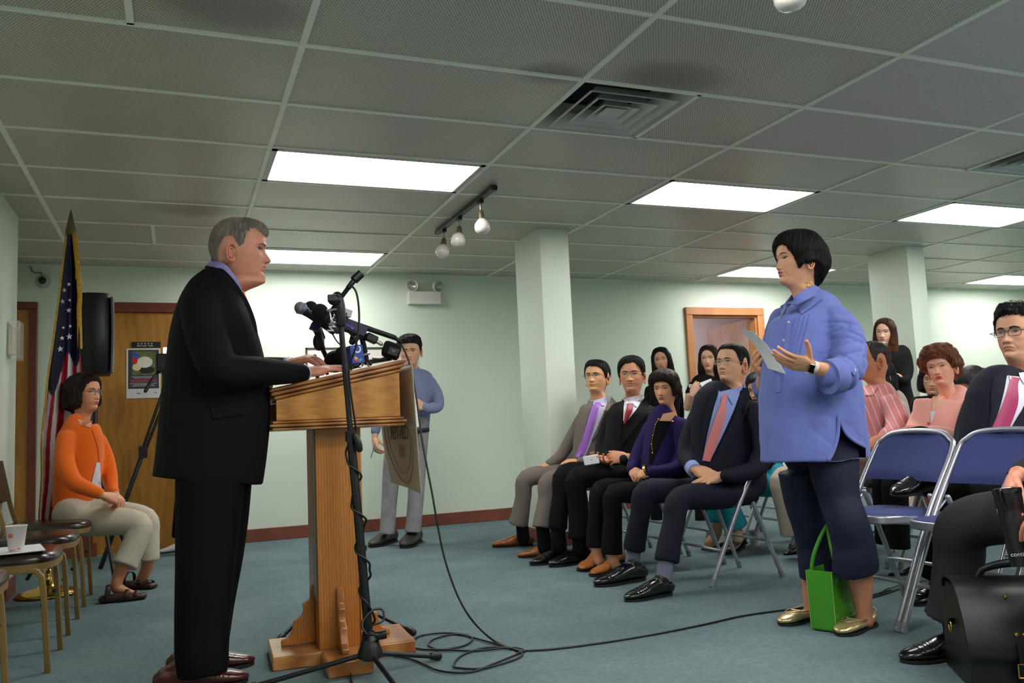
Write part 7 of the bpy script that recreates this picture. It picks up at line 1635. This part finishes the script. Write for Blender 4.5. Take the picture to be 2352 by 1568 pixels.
# operator behind the speaker: only his white sneaker shows
tor = [(430, 1000, 490, 1000, 7.3, .1), (425, 930, 495, 930, 7.3, .1), (425, 860, 495, 860, 7.3, .1), (435, 835, 485, 835, 7.3, .09), (450, 825, 470, 825, 7.3, .05)]
legs = [[(440, 1000, 7.35, .08), (425, 1110, 7.35, .07), (412, 1235, 7.38, .06)], [(478, 1000, 7.3, .08), (478, 1110, 7.3, .07), (478, 1235, 7.3, .06)]]
r, h, bv = seat_person('camera operator standing behind the man in black, only a white sneaker visible', (460, 780, 7.3, 0, 0, dict(g='m', sc=1.0)), tor, [[(430, 850, 7.3, .05), (440, 930, 7.2, .045), (455, 900, 7.1, .04)]], legs, BSUIT, BLKP, [], SKA, [(PZ(428, 1264), PZ(362, 1272), 'sneaker'), (PZ(500, 1262), PZ(470, 1275), 'sneaker')], mat('white_sneaker', (214, 206, 206), .6), seedn=85, vs=.014)
hb = h.hair(SHORT, TSH, n=80, k=24); addhair(r, h, hb)

# ---------------------------------------------------------------- people standing at the back by the open door
BLKD = fab('black_dress_cloth', (15, 14, 16), .75)
def longhair(h, colr, seed, tip=0, end=-.26, n=150, w=.10, fr=.072, line=None, strands=900, part=None):
    return h.hair(line or [(0, .074), (14, .070), (34, .052), (50, .015), (58, -.03), (64, -.12), (72, end), (180, end - .02)], [(0, .010), (60, .009), (180, .012)], colr=colr, colv=.3, n=n, k=60, ridge=.0016, lump=.002, strands=strands, slen=.08, seed=seed, tip=tip, part=part,
        hull=[(.12, 0, 0, 0), (.1, .058, .05, .07), (.05, .088, .085, .112), (0, w * .93, fr, .118), (-.06, w, fr * .8, .11), (-.14, w * 1.05, fr * .9, .105), (-.3, w * 1.1, fr, .10)])
tor = [(1490, 1010, 1558, 1010, 6.7, .10), (1490, 940, 1558, 940, 6.7, .10), (1486, 900, 1562, 900, 6.7, .10), (1494, 882, 1554, 882, 6.7, .09), (1510, 872, 1538, 872, 6.7, .05)]
r, h, bv = seat_person('woman with long black hair against the green wall, left of the door, mouth hidden', (1519, 827, 6.7, 6, 0, dict(g='f', sc=1.0, fat=.97), -6), tor, [[(1492, 895, 6.7, .05), (1484, 950, 6.7, .045), (1488, 990, 6.7, .04)], [(1556, 895, 6.7, .05), (1562, 950, 6.7, .045), (1558, 990, 6.7, .04)]], [[(1508, 1010, 6.7, .08), (1508, 1200, 6.7, .05)], [(1540, 1010, 6.7, .08), (1540, 1200, 6.7, .05)]], BLKD, BLKP, [], (214, 156, 124), seedn=91, vs=.012, topname='top')
addhair(r, h, longhair(h, (16, 15, 18), 21, end=-.20), (40, 30, 28), .7)
tor = [(1590, 1000, 1668, 1000, 6.4, .10), (1592, 940, 1664, 940, 6.4, .10), (1586, 900, 1668, 900, 6.4, .10), (1588, 882, 1662, 882, 6.4, .095), (1596, 870, 1655, 870, 6.4, .08), (1614, 862, 1640, 862, 6.4, .05)]
r, h, bv = seat_person('woman with long dark hair in black top writing on a pad by the open door', (1628, 823, 6.4, 10, -2, dict(g='f', sc=1.02, open=.3, lips=(206, 96, 96), fat=.96, lid=1.2)), tor, [[(1592, 885, 6.38, .048), (1584, 902, 6.36, .046)], [(1660, 885, 6.38, .048), (1668, 910, 6.36, .046)]], [[(1610, 1000, 6.4, .08), (1610, 1200, 6.4, .05)], [(1650, 1000, 6.4, .08), (1650, 1200, 6.4, .05)]], BLKD, BLKP,
    [dict(wrist=PY(1590, 905, 6.14), tips=PY(1604, 880, 6.10), back=(-.6, -.7, .2), side='R', pose='pinch', elbow=PY(1580, 935, 6.3), er=.036, bare=True, wr=.024, vs=.003, sc=.9), dict(wrist=PY(1650, 915, 6.14), tips=PY(1632, 900, 6.10), back=(.2, .3, -1), side='L', pose='relaxed', elbow=PY(1668, 935, 6.3), er=.036, bare=True, wr=.024, vs=.003, sc=.9)], (228, 176, 150), seedn=93, vs=.012, topname='top', bare=[[(1585, 900, 6.37, .034), (1579, 935, 6.30, .036)], [(1667, 908, 6.36, .034), (1669, 935, 6.30, .036)]])
addhair(r, h, longhair(h, (44, 26, 22), 22, end=-.24, part=.006), (60, 40, 34), .8)
q = MB(); q.box(PY(1588, 886, 6.20), (.055, .012, .030), rotz(.2)); lb = ob('badge', q, mat('white_badge', (220, 220, 224), .5), r, bevel=.003); q = MB(); q.ball(PY(1591, 886, 6.185), (.012, .004, .010), 10); ob('orange_mark', q, mat('orange_mark_paint', (236, 92, 52), .5), lb)
sheet('writing_pad', [PY(1607, 879, 6.06), PY(1633, 869, 6.06), PY(1644, 892, 6.02), PY(1620, 901, 6.02)], PAPER, 'small white writing pad in the hand of the woman before the open door', 'notepad')
# long haired woman in black dress by the second column
tor = [(2036, 1010, 2108, 1010, 5.5, .12), (2034, 940, 2098, 940, 5.5, .11), (2034, 885, 2085, 885, 5.5, .095), (2026, 840, 2088, 840, 5.5, .10), (2028, 815, 2087, 815, 5.5, .095), (2032, 804, 2080, 803, 5.5, .08), (2044, 798, 2064, 797, 5.5, .05)]
r, h, bv = seat_person('woman with long auburn hair in a black dress, arms crossed, standing at the far column', (2032, 763, 5.5, 14, -2, dict(g='f', sc=1.0, fat=.95, lips=(180, 100, 100)), 5), tor, [[(2082, 820, 5.46, .052), (2086, 850, 5.42, .05), (2078, 872, 5.38, .045), (2055, 866, 5.32, .040)], [(2030, 820, 5.5, .05), (2022, 850, 5.46, .048), (2030, 868, 5.38, .042)]], None, BLKD, BLKP,
    [dict(wrist=PY(2046, 862, 5.30), tips=PY(2024, 856, 5.30), back=(-.2, -1, .3), side='L', pose='relaxed', elbow=PY(2066, 868, 5.34), er=.036, bare=True, wr=.024, vs=.003, sc=.9)], (228, 178, 154), seedn=95, vs=.012, topname='dress', bare=[[(2050, 1010, 5.5, .06), (2050, 1150, 5.5, .045), (2050, 1240, 5.5, .035)], [(2085, 1010, 5.5, .06), (2085, 1150, 5.5, .045), (2085, 1240, 5.5, .035)]])
addhair(r, h, longhair(h, (58, 34, 26), 23, tip=(116, 70, 40), end=-.27, fr=.066, part=.008), (80, 54, 40), .7)

# ---------------------------------------------------------------- second row
PNK, t = newmat('pink_striped_shirt'); g_ = t.n.new('ShaderNodeNewGeometry'); sp = t.n.new('ShaderNodeSeparateXYZ'); t.link(g_.outputs['Position'], sp.inputs[0]); v_ = t.math('SINE', t.math('MULTIPLY', t.math('ADD', t.math('MULTIPLY', sp.outputs[0], .74), t.math('ADD', t.math('MULTIPLY', sp.outputs[1], -.62), t.math('MULTIPLY', sp.outputs[2], .25))), 170)); t.link(t.ramp(v_, [(.86, lin((216, 138, 140))), (.96, lin((232, 206, 208)))]), t.b.inputs['Base Color']); t.b.inputs['Roughness'].default_value = .8; t.bump(t.noise(t.pos(), 380, 3), .3, .002)
KH2 = fab('khaki_chino', (146, 132, 118), .85)
tor = [(1958, 1065, 2052, 1060, 3.9, .13), (1956, 1010, 2056, 1005, 3.9, .13), (1957, 960, 2060, 955, 3.9, .13), (1962, 920, 2056, 920, 3.9, .125), (1972, 900, 2044, 897, 3.9, .10), (1982, 886, 2024, 880, 3.9, .06)]
armN = [(2046, 925, 3.75, .064), (2060, 960, 3.70, .070), (2056, 992, 3.66, .068), (2040, 1004, 3.64, .064)]
r, h, bv = seat_person('balding man in a pink striped short sleeved shirt, seated behind the woman in blue', (2003, 829, 3.9, 66, 2, dict(g='m', sc=1.0, age=.9, frown=.3, skin=(196, 132, 100)), 0), tor, [armN, [(1966, 930, 4.0, .06), (1950, 990, 4.02, .055), (1945, 1020, 4.0, .05)]],
    [[(2030, 1075, 3.80, .10), (1985, 1078, 3.80, .095), (1930, 1085, 3.80, .08), (1925, 1150, 3.80, .07), (1920, 1220, 3.8, .065)], [(2010, 1070, 4.05, .10), (1960, 1070, 4.05, .09), (1905, 1080, 4.05, .08), (1900, 1150, 4.05, .07), (1897, 1220, 4.05, .065)]], PNK, KH2,
    [dict(wrist=PY(1972, 1034, 3.60), tips=PY(1940, 1040, 3.62), back=(0, -.4, 1), side='L', pose='relaxed', elbow=PY(2042, 1005, 3.64), er=.044, bare=True, vs=.003)], (196, 132, 100), [(PZ(1960, 1270), PZ(1895, 1275), 'oxford')], SHOEB, seedn=101, topname='shirt')
hb = h.hair([(0, .112), (30, .108), (50, .09), (62, .055), (72, .010), (80, -.010), (86, .03), (96, .046), (110, .03), (125, -.02), (180, -.062)], [(0, .002), (50, .003), (70, .006), (180, .008)], colr=(52, 44, 44), n=140, ridge=.0008, lump=.001, strands=700, slen=.03, seed=24); addhair(r, h, hb, (70, 56, 50), .7)
patch('collar', bv, [(1974, 898), (1985, 906), (1996, 908)], [(2008, 873), (2016, 884), (2004, 907)], PNK, r, nu=5, nv=8, off=.01, sub=3)
patch('pocket', bv, [(1972, 957), (1976, 962)], [(1999, 944), (1998, 949)], PNK, r, nu=6, nv=4, off=.003, sub=1)

PK2 = fab('salmon_cardigan_knit', (232, 164, 154), .85, sheen=.1)
tor = [(2112, 1085, 2212, 1085, 3.45, .13), (2108, 1030, 2214, 1030, 3.45, .13), (2108, 985, 2222, 985, 3.45, .125), (2110, 945, 2232, 942, 3.45, .12), (2118, 922, 2228, 918, 3.45, .105), (2150, 914, 2190, 911, 3.45, .045)]
armN = [(2222, 940, 3.33, .056), (2228, 985, 3.28, .056), (2214, 1010, 3.22, .052), (2178, 1000, 3.18, .046), (2142, 992, 3.16, .040)]
armF = [(2120, 942, 3.56, .055), (2102, 980, 3.52, .053), (2092, 1008, 3.42, .048), (2112, 1010, 3.28, .042)]
r, h, bv = seat_person('seated elderly woman with curly reddish brown hair in a salmon pink cardigan', (2161, 843, 3.45, 16, 0, dict(g='f', sc=.93, age=1, frown=.5, lips=(206, 60, 74), lid=.7), -6), tor, [armN, armF], [[(2190, 1095, 3.35, .095), (2120, 1098, 3.35, .085), (2060, 1105, 3.35, .075), (2060, 1190, 3.35, .06), (2062, 1260, 3.35, .06)], [(2150, 1090, 3.55, .09), (2090, 1092, 3.55, .08), (2035, 1098, 3.55, .07), (2035, 1190, 3.55, .06), (2037, 1250, 3.55, .06)]], PK2, BLKP,
    [dict(wrist=PY(2142, 993, 3.15), tips=PY(2108, 990, 3.16), back=(-.1, -.8, .6), side='L', pose='relaxed', elbow=PY(2170, 998, 3.17), er=.034, wr=.024, vs=.003, sc=.88)], (226, 164, 138), [(PZ(2110, 1318), PZ(2040, 1322), 'pump')], SHOEB, seedn=111, topname='cardigan')
hb = h.hair([(0, .050), (20, .050), (40, .042), (55, .018), (66, -.005), (76, -.020), (86, -.005), (98, -.010), (115, -.05), (140, -.085), (180, -.095)], [(0, .034), (40, .034), (90, .032), (180, .034)], colr=(104, 58, 38), colv=.5, n=220, k=70, ridge=.001, lump=.004, strands=1200, slen=.03, seed=25, curl=.008, hull=[(.12, 0, 0, 0), (.1, .07, .06, .08), (.05, .108, .10, .125), (0, .112, .06, .132), (-.05, .10, .04, .118), (-.1, .07, .03, .09)]); addhair(r, h, hb, (120, 84, 70), .5)
patch('neckline', bv, [(2142, 910), (2141, 928), (2140, 945)], [(2176, 908), (2160, 930), (2146, 946)], mat('skin_patch_pale', (222, 166, 138), .5), r, nu=6, nv=8, off=.003, sub=3)
patch('camisole', bv, [(2136, 944), (2137, 956), (2138, 968)], [(2149, 944), (2145, 956), (2139, 969)], MATS['white_cotton'], r, nu=5, nv=6, off=.005, sub=2)
button(r, 2133, 972, bv, .008, mat('pink_stone', (190, 90, 90), .3))
q = MB(); q.tube([PY(2098, 998, 3.14), PY(2118, 994, 3.12), PY(2136, 1000, 3.12)], [[.035, .02]] * 3, ref=[(0, 0, 1)] * 3, n=12, sub=3); tag(ob('clutch_purse', q, MATS['black_bag_leather']), 'black purse in the lap of the woman with curly hair', 'bag')

tor = [(2222, 1100, 2420, 1100, 2.75, .15), (2222, 1040, 2424, 1040, 2.75, .155), (2228, 985, 2432, 990, 2.75, .155), (2236, 930, 2440, 940, 2.75, .15), (2246, 896, 2436, 905, 2.75, .135), (2268, 878, 2420, 888, 2.75, .11), (2312, 868, 2386, 872, 2.75, .065)]
armF = [(2256, 905, 2.92, .070), (2234, 960, 2.94, .070), (2222, 1010, 2.92, .066), (2235, 1060, 2.8, .06)]
armN = [(2430, 930, 2.6, .07), (2445, 1010, 2.55, .068), (2420, 1070, 2.5, .06)]
r, h, bv = seat_person('seated man in navy suit with magenta tie and curly black hair at the right edge', (2345, 768, 2.75, 33, 6, dict(g='m', sc=1.14, frown=1, age=.5, fat=1.06, jowl=.5, lips=(176, 104, 92)), 0), tor, [armN, armF],
    [[(2330, 1120, 2.9, .11), (2250, 1110, 2.9, .10), (2180, 1100, 2.9, .085), (2160, 1110, 2.9, .07), (2140, 1116, 2.88, .06)], [(2330, 1120, 2.65, .11), (2270, 1130, 2.7, .10), (2210, 1140, 2.75, .09), (2170, 1220, 2.9, .08), (2140, 1320, 3.0, .07)]], NAVY, BLKP, [], (222, 164, 134), [], SHOEB, seedn=121, vs=.008)
hb = h.hair([(0, .072), (30, .070), (48, .060), (60, .040), (70, .008), (79, -.010), (86, .03), (96, .046), (110, .03), (125, -.02), (180, -.06)], [(0, .024), (40, .024), (70, .012), (180, .016)], colr=(16, 13, 14), colv=.4, n=200, k=60, ridge=.001, lump=.004, strands=900, slen=.03, seed=26, curl=.007)
g2 = np.random.default_rng(4)
for _ in range(46):
    a = g2.uniform(-1.2, 1.2); zz = g2.uniform(.085, .125); rr = .085 * math.sqrt(max(.05, 1 - (zz / .16) ** 2)); c = np.array([math.sin(a) * rr * .9, math.cos(a) * rr * .95, zz + .008]); R0 = g2.uniform(.006, .011)
    ax = nrm(g2.normal(size=3)); b = nrm(np.cross(ax, [0, 0, 1.])); e_ = np.cross(ax, b); hb.tube(h.world([c + b * R0 * math.cos(t_) + e_ * R0 * math.sin(t_) for t_ in np.linspace(0, 5.2, 9)]), .0013, n=5, sub=2, col=lin((20, 16, 17))[:3])
addhair(r, h, hb, (24, 18, 18), 1.1); h.glasses(r, mat('purple_black_frame', (34, 22, 32), .3), (.0245, .0155), 3, .0013); collar(h, r, SHIRTW)
suit_front(r, bv, NAVY, SHIRTW, mat('magenta_tie', (166, 38, 92), .42, var=.08), [(2312, 862), (2304, 900), (2290, 950), (2272, 992)], [(2376, 868), (2366, 900), (2338, 960), (2322, 995)], [(2322, 864), (2318, 880), (2302, 930), (2272, 992)], [(2344, 868), (2338, 884), (2338, 930), (2314, 994)],
    colL=([(2317, 860), (2319, 866)], [(2324, 868), (2321, 872)]), colR=([(2340, 856), (2344, 868), (2352, 880)], [(2366, 852), (2368, 862), (2358, 880)]), lapL=([(2282, 868), (2276, 905), (2276, 950), (2266, 996)], [(2315, 850), (2306, 900), (2292, 950), (2272, 996)]), lapR=([(2384, 860), (2366, 910), (2332, 965), (2316, 996)], [(2410, 880), (2398, 920), (2362, 970), (2330, 1000)]))
# his crossed shoe and the planted one
X = nrm(PY(2058, 1128, 2.86) - PY(2140, 1098, 2.9)); shoe(r, PY(2140, 1104, 2.9) - np.array([0, 0, .03]), PY(2054, 1142, 2.84), SHOEB, SOLEB, up=np.cross(np.array([-.2, 1, 0.1]), X) if np.cross(np.array([-.2, 1, 0.1]), X)[2] > 0 else -np.cross(np.array([-.2, 1, 0.1]), X))
shoe(r, PZ(2165, 1372), PZ(2098, 1392), SHOEB, SOLEB)

# person in turquoise trousers
TEAL = fab('turquoise_trouser', (40, 142, 160), .7)
tor = [(1690, 1090, 1790, 1090, 4.75, .12), (1700, 1010, 1790, 1010, 4.75, .12), (1700, 950, 1785, 950, 4.75, .115), (1712, 930, 1776, 930, 4.75, .09), (1730, 920, 1760, 920, 4.75, .05)]
r, h, bv = seat_person('dark haired person in turquoise trousers seated behind the man in navy suit', (1745, 893, 4.75, 30, -10, dict(g='f', sc=.95)), tor, [[(1705, 960, 4.8, .05), (1695, 1020, 4.8, .045), (1690, 1060, 4.7, .04)], [(1782, 960, 4.7, .05), (1785, 1030, 4.65, .045), (1760, 1070, 4.6, .04)]],
    [[(1778, 1112, 4.62, .10), (1720, 1112, 4.62, .09), (1672, 1118, 4.62, .075), (1676, 1165, 4.62, .07), (1690, 1210, 4.62, .078)], [(1760, 1105, 4.85, .10), (1700, 1105, 4.85, .09), (1650, 1110, 4.85, .075), (1648, 1160, 4.85, .07), (1650, 1198, 4.85, .075)]], BLKD, TEAL, [], SKA, [], SHOEB, seedn=131, vs=.011,
    bare=[[(1650, 1190, 4.85, .04), (1645, 1225, 4.86, .034), (1635, 1242, 4.86, .036), (1625, 1250, 4.87, .03, .02)], [(1690, 1200, 4.62, .042), (1694, 1235, 4.62, .034)]])
for a, b in ((PZ(1672, 1262), PZ(1610, 1262)), (PZ(1712, 1258), PZ(1660, 1275))): shoe(r, a, b, mat('burgundy_pump', (44, 16, 18), .3, spec=.6), SOLEB, kind='pump')
addhair(r, h, h.hair([(0, .06), (30, .055), (50, .02), (62, -.04), (75, -.08), (180, -.1)], [(0, .016), (180, .018)], colr=(20, 17, 17), n=100, k=30, strands=300, hull=[(.12, 0, 0, 0), (.05, .09, .09, .115), (0, .098, .06, .12), (-.1, .09, .04, .1)]))

# third row: bowed grey haired person, and a dark bob half hidden by the curly hair
tor = [(2190, 1060, 2290, 1060, 4.0, .13), (2188, 985, 2292, 985, 4.0, .13), (2192, 935, 2292, 935, 4.0, .12), (2204, 915, 2284, 912, 4.0, .10), (2222, 906, 2262, 902, 4.0, .06)]
r, h, bv = seat_person('person with greying hair and wire glasses bowing behind the curly haired woman', (2234, 884, 4.0, 48, -32, dict(g='f', sc=.98, skin=(180, 118, 84)), 0), tor, [[(2280, 940, 3.9, .055), (2288, 1000, 3.88, .05), (2270, 1040, 3.8, .045)], [(2200, 940, 4.1, .055), (2185, 1000, 4.1, .05), (2190, 1040, 4.0, .045)]], None, fab('white_lace_top', (206, 202, 210), .8), BLKP, [], (180, 118, 84), seedn=141, vs=.012)
hb = h.hair([(0, .068), (30, .062), (50, .034), (64, .005), (76, -.02), (90, .0), (110, -.02), (180, -.08)], [(0, .012), (60, .012), (180, .018)], colr=(62, 56, 60), colv=.6, n=150, ridge=.0014, strands=1000, slen=.08, seed=27); hb.ball(h.world([[0, -.12, .0]])[0], (.034, .034, .030), 14, col=lin((30, 26, 30))[:3]); addhair(r, h, hb); h.glasses(r, mat('bright_wire', (220, 210, 200), .15, 1), (.023, .017), 2.2, .001)
q = MB(); c = h.world([[.0, -.135, .03]])[0]; q.tube([c + np.array([.0, 0, .012]), c + (.018, 0, .004), c + (.012, 0, -.014)], [.006, .007, .004], n=8, sub=3); ob('hair_clip', q, mat('purple_clip', (110, 50, 80), .3), r)
tor = [(2095, 1060, 2180, 1060, 4.45, .12), (2098, 985, 2178, 985, 4.45, .12), (2100, 935, 2178, 935, 4.45, .11), (2112, 920, 2170, 920, 4.45, .09), (2128, 912, 2156, 912, 4.45, .05)]
r, h, bv = seat_person('dark bobbed person mostly hidden by the head of the curly haired woman', (2143, 872, 4.45, 5, -2, dict(g='f', sc=.98, age=.5), 4), tor, [[(2105, 940, 4.5, .05), (2098, 1000, 4.5, .045), (2105, 1040, 4.4, .04)]], None, BLKD, BLKP, [], (200, 150, 120), seedn=151, vs=.012)
addhair(r, h, h.hair([(0, .05), (30, .045), (50, .01), (60, -.05), (70, -.09), (180, -.11)], [(0, .018), (180, .02)], colr=(24, 16, 18), n=120, k=40, strands=500, hull=[(.12, 0, 0, 0), (.08, .07, .07, .09), (.03, .10, .09, .12), (-.03, .108, .06, .12), (-.11, .098, .05, .1)]), (40, 30, 30)); h.glasses(r, GLB, (.023, .015), 3, .001)
# dark haired person in beige behind the pink shirt
tor = [(2010, 1060, 2082, 1060, 4.35, .12), (2016, 985, 2080, 985, 4.35, .12), (2012, 930, 2074, 930, 4.35, .11), (2016, 910, 2066, 908, 4.35, .09), (2026, 900, 2050, 898, 4.35, .05)]
r, h, bv = seat_person('person with black hair and a beige top seated behind the man in the pink shirt', (2020, 866, 4.35, 58, -6, dict(g='f', sc=.95), 0), tor, [[(2066, 935, 4.25, .05), (2074, 985, 4.2, .048), (2060, 1020, 4.1, .04)]], None, fab('beige_top', (200, 184, 174), .85), BLKP, [], SKA, seedn=161, vs=.012)
addhair(r, h, h.hair([(0, .05), (40, .03), (60, -.05), (75, -.10), (180, -.13)], [(0, .012), (180, .014)], colr=(14, 13, 15), n=100, k=40, strands=400, hull=[(.12, 0, 0, 0), (.03, .085, .085, .11), (-.05, .088, .05, .11), (-.12, .08, .04, .1)]))
# beige trousered legs behind the woman in blue
r = person('person in beige trousers seated behind the woman in blue, only the legs showing', PY(1830, 1050, 4.35)); LG = [[(1880, 1095, 4.3, .10), (1830, 1098, 4.3, .095), (1796, 1105, 4.3, .08), (1808, 1170, 4.3, .07), (1820, 1228, 4.3, .07)], [(1890, 1095, 4.5, .10), (1850, 1098, 4.5, .095), (1815, 1105, 4.5, .08), (1822, 1170, 4.5, .07), (1832, 1220, 4.5, .07)]]
tor = [(1840, 1080, 1915, 1080, 4.4, .12), (1842, 1000, 1915, 1000, 4.4, .12), (1842, 940, 1915, 940, 4.4, .11), (1852, 920, 1908, 920, 4.4, .09), (1868, 912, 1892, 912, 4.4, .05)]
trousers(r, LG, fab('beige_trouser', (176, 162, 148), .8), vs=.012); dress(r, tor, [[(1850, 950, 4.5, .05), (1840, 1010, 4.5, .045), (1838, 1050, 4.4, .04)]], BLKD, 'top', vs=.014)
h = hd(1882, 868, 4.4, 40, 0, 0, g='f', sc=.95, skin=SKA); body(r, [], h, core(tor, [], LG), skin=SKA); addhair(r, h, h.hair(SHORT, TSH, n=80, k=24))
for a, b in ((PZ(1842, 1270), PZ(1800, 1275)), (PZ(1850, 1262), PZ(1812, 1266))): shoe(r, a, b, SHOEB, SOLEB)
chair(3.98, 4.36, PI, 'folding chair under the person in beige trousers')

# ---------------------------------------------------------------- man with the briefcase, cut by the right edge
r = person('man in dark grey suit at the lower right edge, his hands round a mug', (3.0, 1.85))
CHG = fab('dark_grey_trouser_cloth', (48, 45, 47), .7)
tor = [(a_ + 110, y_, b_ + 110, y_, 1.85, c_) for a_, b_, y_, c_ in ((2420, 2640, 1180, .15), (2420, 2650, 1080, .155), (2420, 2660, 960, .15), (2430, 2660, 860, .14), (2470, 2620, 800, .1), (2500, 2590, 780, .07))]
legF = [(2520, 1190, 1.98, .115), (2380, 1184, 2.08, .108), (2262, 1192, 2.20, .104), (2208, 1217, 2.27, .096), (2203, 1270, 2.30, .090), (2198, 1340, 2.32, .088), (2193, 1400, 2.33, .090), (2187, 1426, 2.34, .094)]
legN = [(2700, 1240, 1.70, .10), (2540, 1240, 1.68, .095), (2466, 1255, 1.68, .09), (2480, 1350, 1.68, .08), (2490, 1460, 1.70, .072), (2495, 1560, 1.70, .070)]
armF = [(2530, 880, 2.02, .075), (2470, 980, 2.04, .068), (2405, 1060, 2.03, .060), (2362, 1082, 2.02, .050), (2340, 1095, 2.01, .044)]
armN = [(2740, 900, 1.7, .075), (2740, 1060, 1.62, .07), (2640, 1150, 1.62, .06), (2520, 1166, 1.68, .05)]
DGS = fab('dark_grey_suit_cloth', (40, 37, 40), .7)
dress(r, tor, [armF, armN], DGS, 'jacket', vs=.010, fold=.008, seed=171)
trousers(r, [legF, legN], CHG, vs=.0075, seed=172, fold=.007, amp=.003)
h = hd(2655, 690, 1.85, 10, 0, 0, g='m', sc=1.0, skin=SKA)
mg0 = PY(2314, 1150, 1.93)
hs = [dict(wrist=PY(2452, 1172, 1.74), tips=PY(2370, 1192, 1.84), back=(.15, -.9, .45), side='L', pose='hold', elbow=PY(2540, 1166, 1.66), er=.04, vs=.0024, sc=.98, curls=[(14, 22, 14), (16, 24, 14), (18, 26, 16), (20, 28, 16)], spread=1.5, thumb=(60, 20, 10)),
      dict(wrist=PY(2325, 1104, 1.99), tips=PY(2286, 1178, 1.96), back=(-.9, .5, .2), side='R', pose='hold', elbow=PY(2345, 1082, 2.0), er=.042, vs=.0024, sc=1.05, curls=[(20, 40, 22), (22, 42, 24), (24, 44, 24), (26, 46, 26)], thumb=(20, 30, 20))]
body(r, hs, h, core(tor, [armF, armN], [legF, legN]), skin=(206, 136, 112)); addhair(r, h, h.hair(SHORT, TSH, n=80, k=24))
t_ = PZ(2070, 1522); t_[2] = 0; hl = PZ(2205, 1552); hl[2] = 0; hl = t_ + nrm(np.array([.95, -.22, 0])) * .30
shoe(r, hl, t_, SHOEB, SOLEB); sock(r, PY(2192, 1420, 2.34), hl + nrm(t_ - hl) * .07 + (0, 0, .07), .045, BLACKSOCK)
# travel mug
a = PY(2312, 1126, 1.935); b = PY(2350, 1300, 1.90); d = nrm(b - a); mg = empty('travel_mug', a, 'tall black travel mug gripped by the hands at the right edge', 'mug')
Rm = frame(np.cross(d, [0, 1, 0]), -d); L = np.linalg.norm(b - a); q = MB(); q.lathe(a, [(.001, 0), (.036, 0), (.040, -.004), (.040, -.05), (.037, -.054), (.0375, -.07), (.034, -L), (.001, -L)], 32, Rm); MUG = mat('matte_black_mug', (20, 20, 22), .35); ob('mug_body', q, MUG, mg, smooth=40)
q = MB(); q.lathe(a, [(.001, .010), (.030, .010), (.042, .006), (.043, .0), (.041, -.012)], 32, Rm); q.tube([a + Rm @ np.array([-.040, -.012, .0]), a + Rm @ np.array([-.048, -.014, -.02]), a + Rm @ np.array([-.040, -.016, -.055])], [[.004, .010]] * 3, n=8, sub=4); ob('lid', q, mat('gloss_black_lid', (14, 14, 16), .12, spec=.8), mg, smooth=40)
fr_ = nrm(C0 - (a + d * L * .84)); fr_ = nrm(fr_ - (fr_ @ d) * d); Xr = np.cross(-d, fr_); pos_ = a + d * (L * .84) + fr_ * .0350
text('contigo', .018, pos_, np.stack([Xr, -d, fr_], 1), TW, mg, 'lettering', depth=.0006)
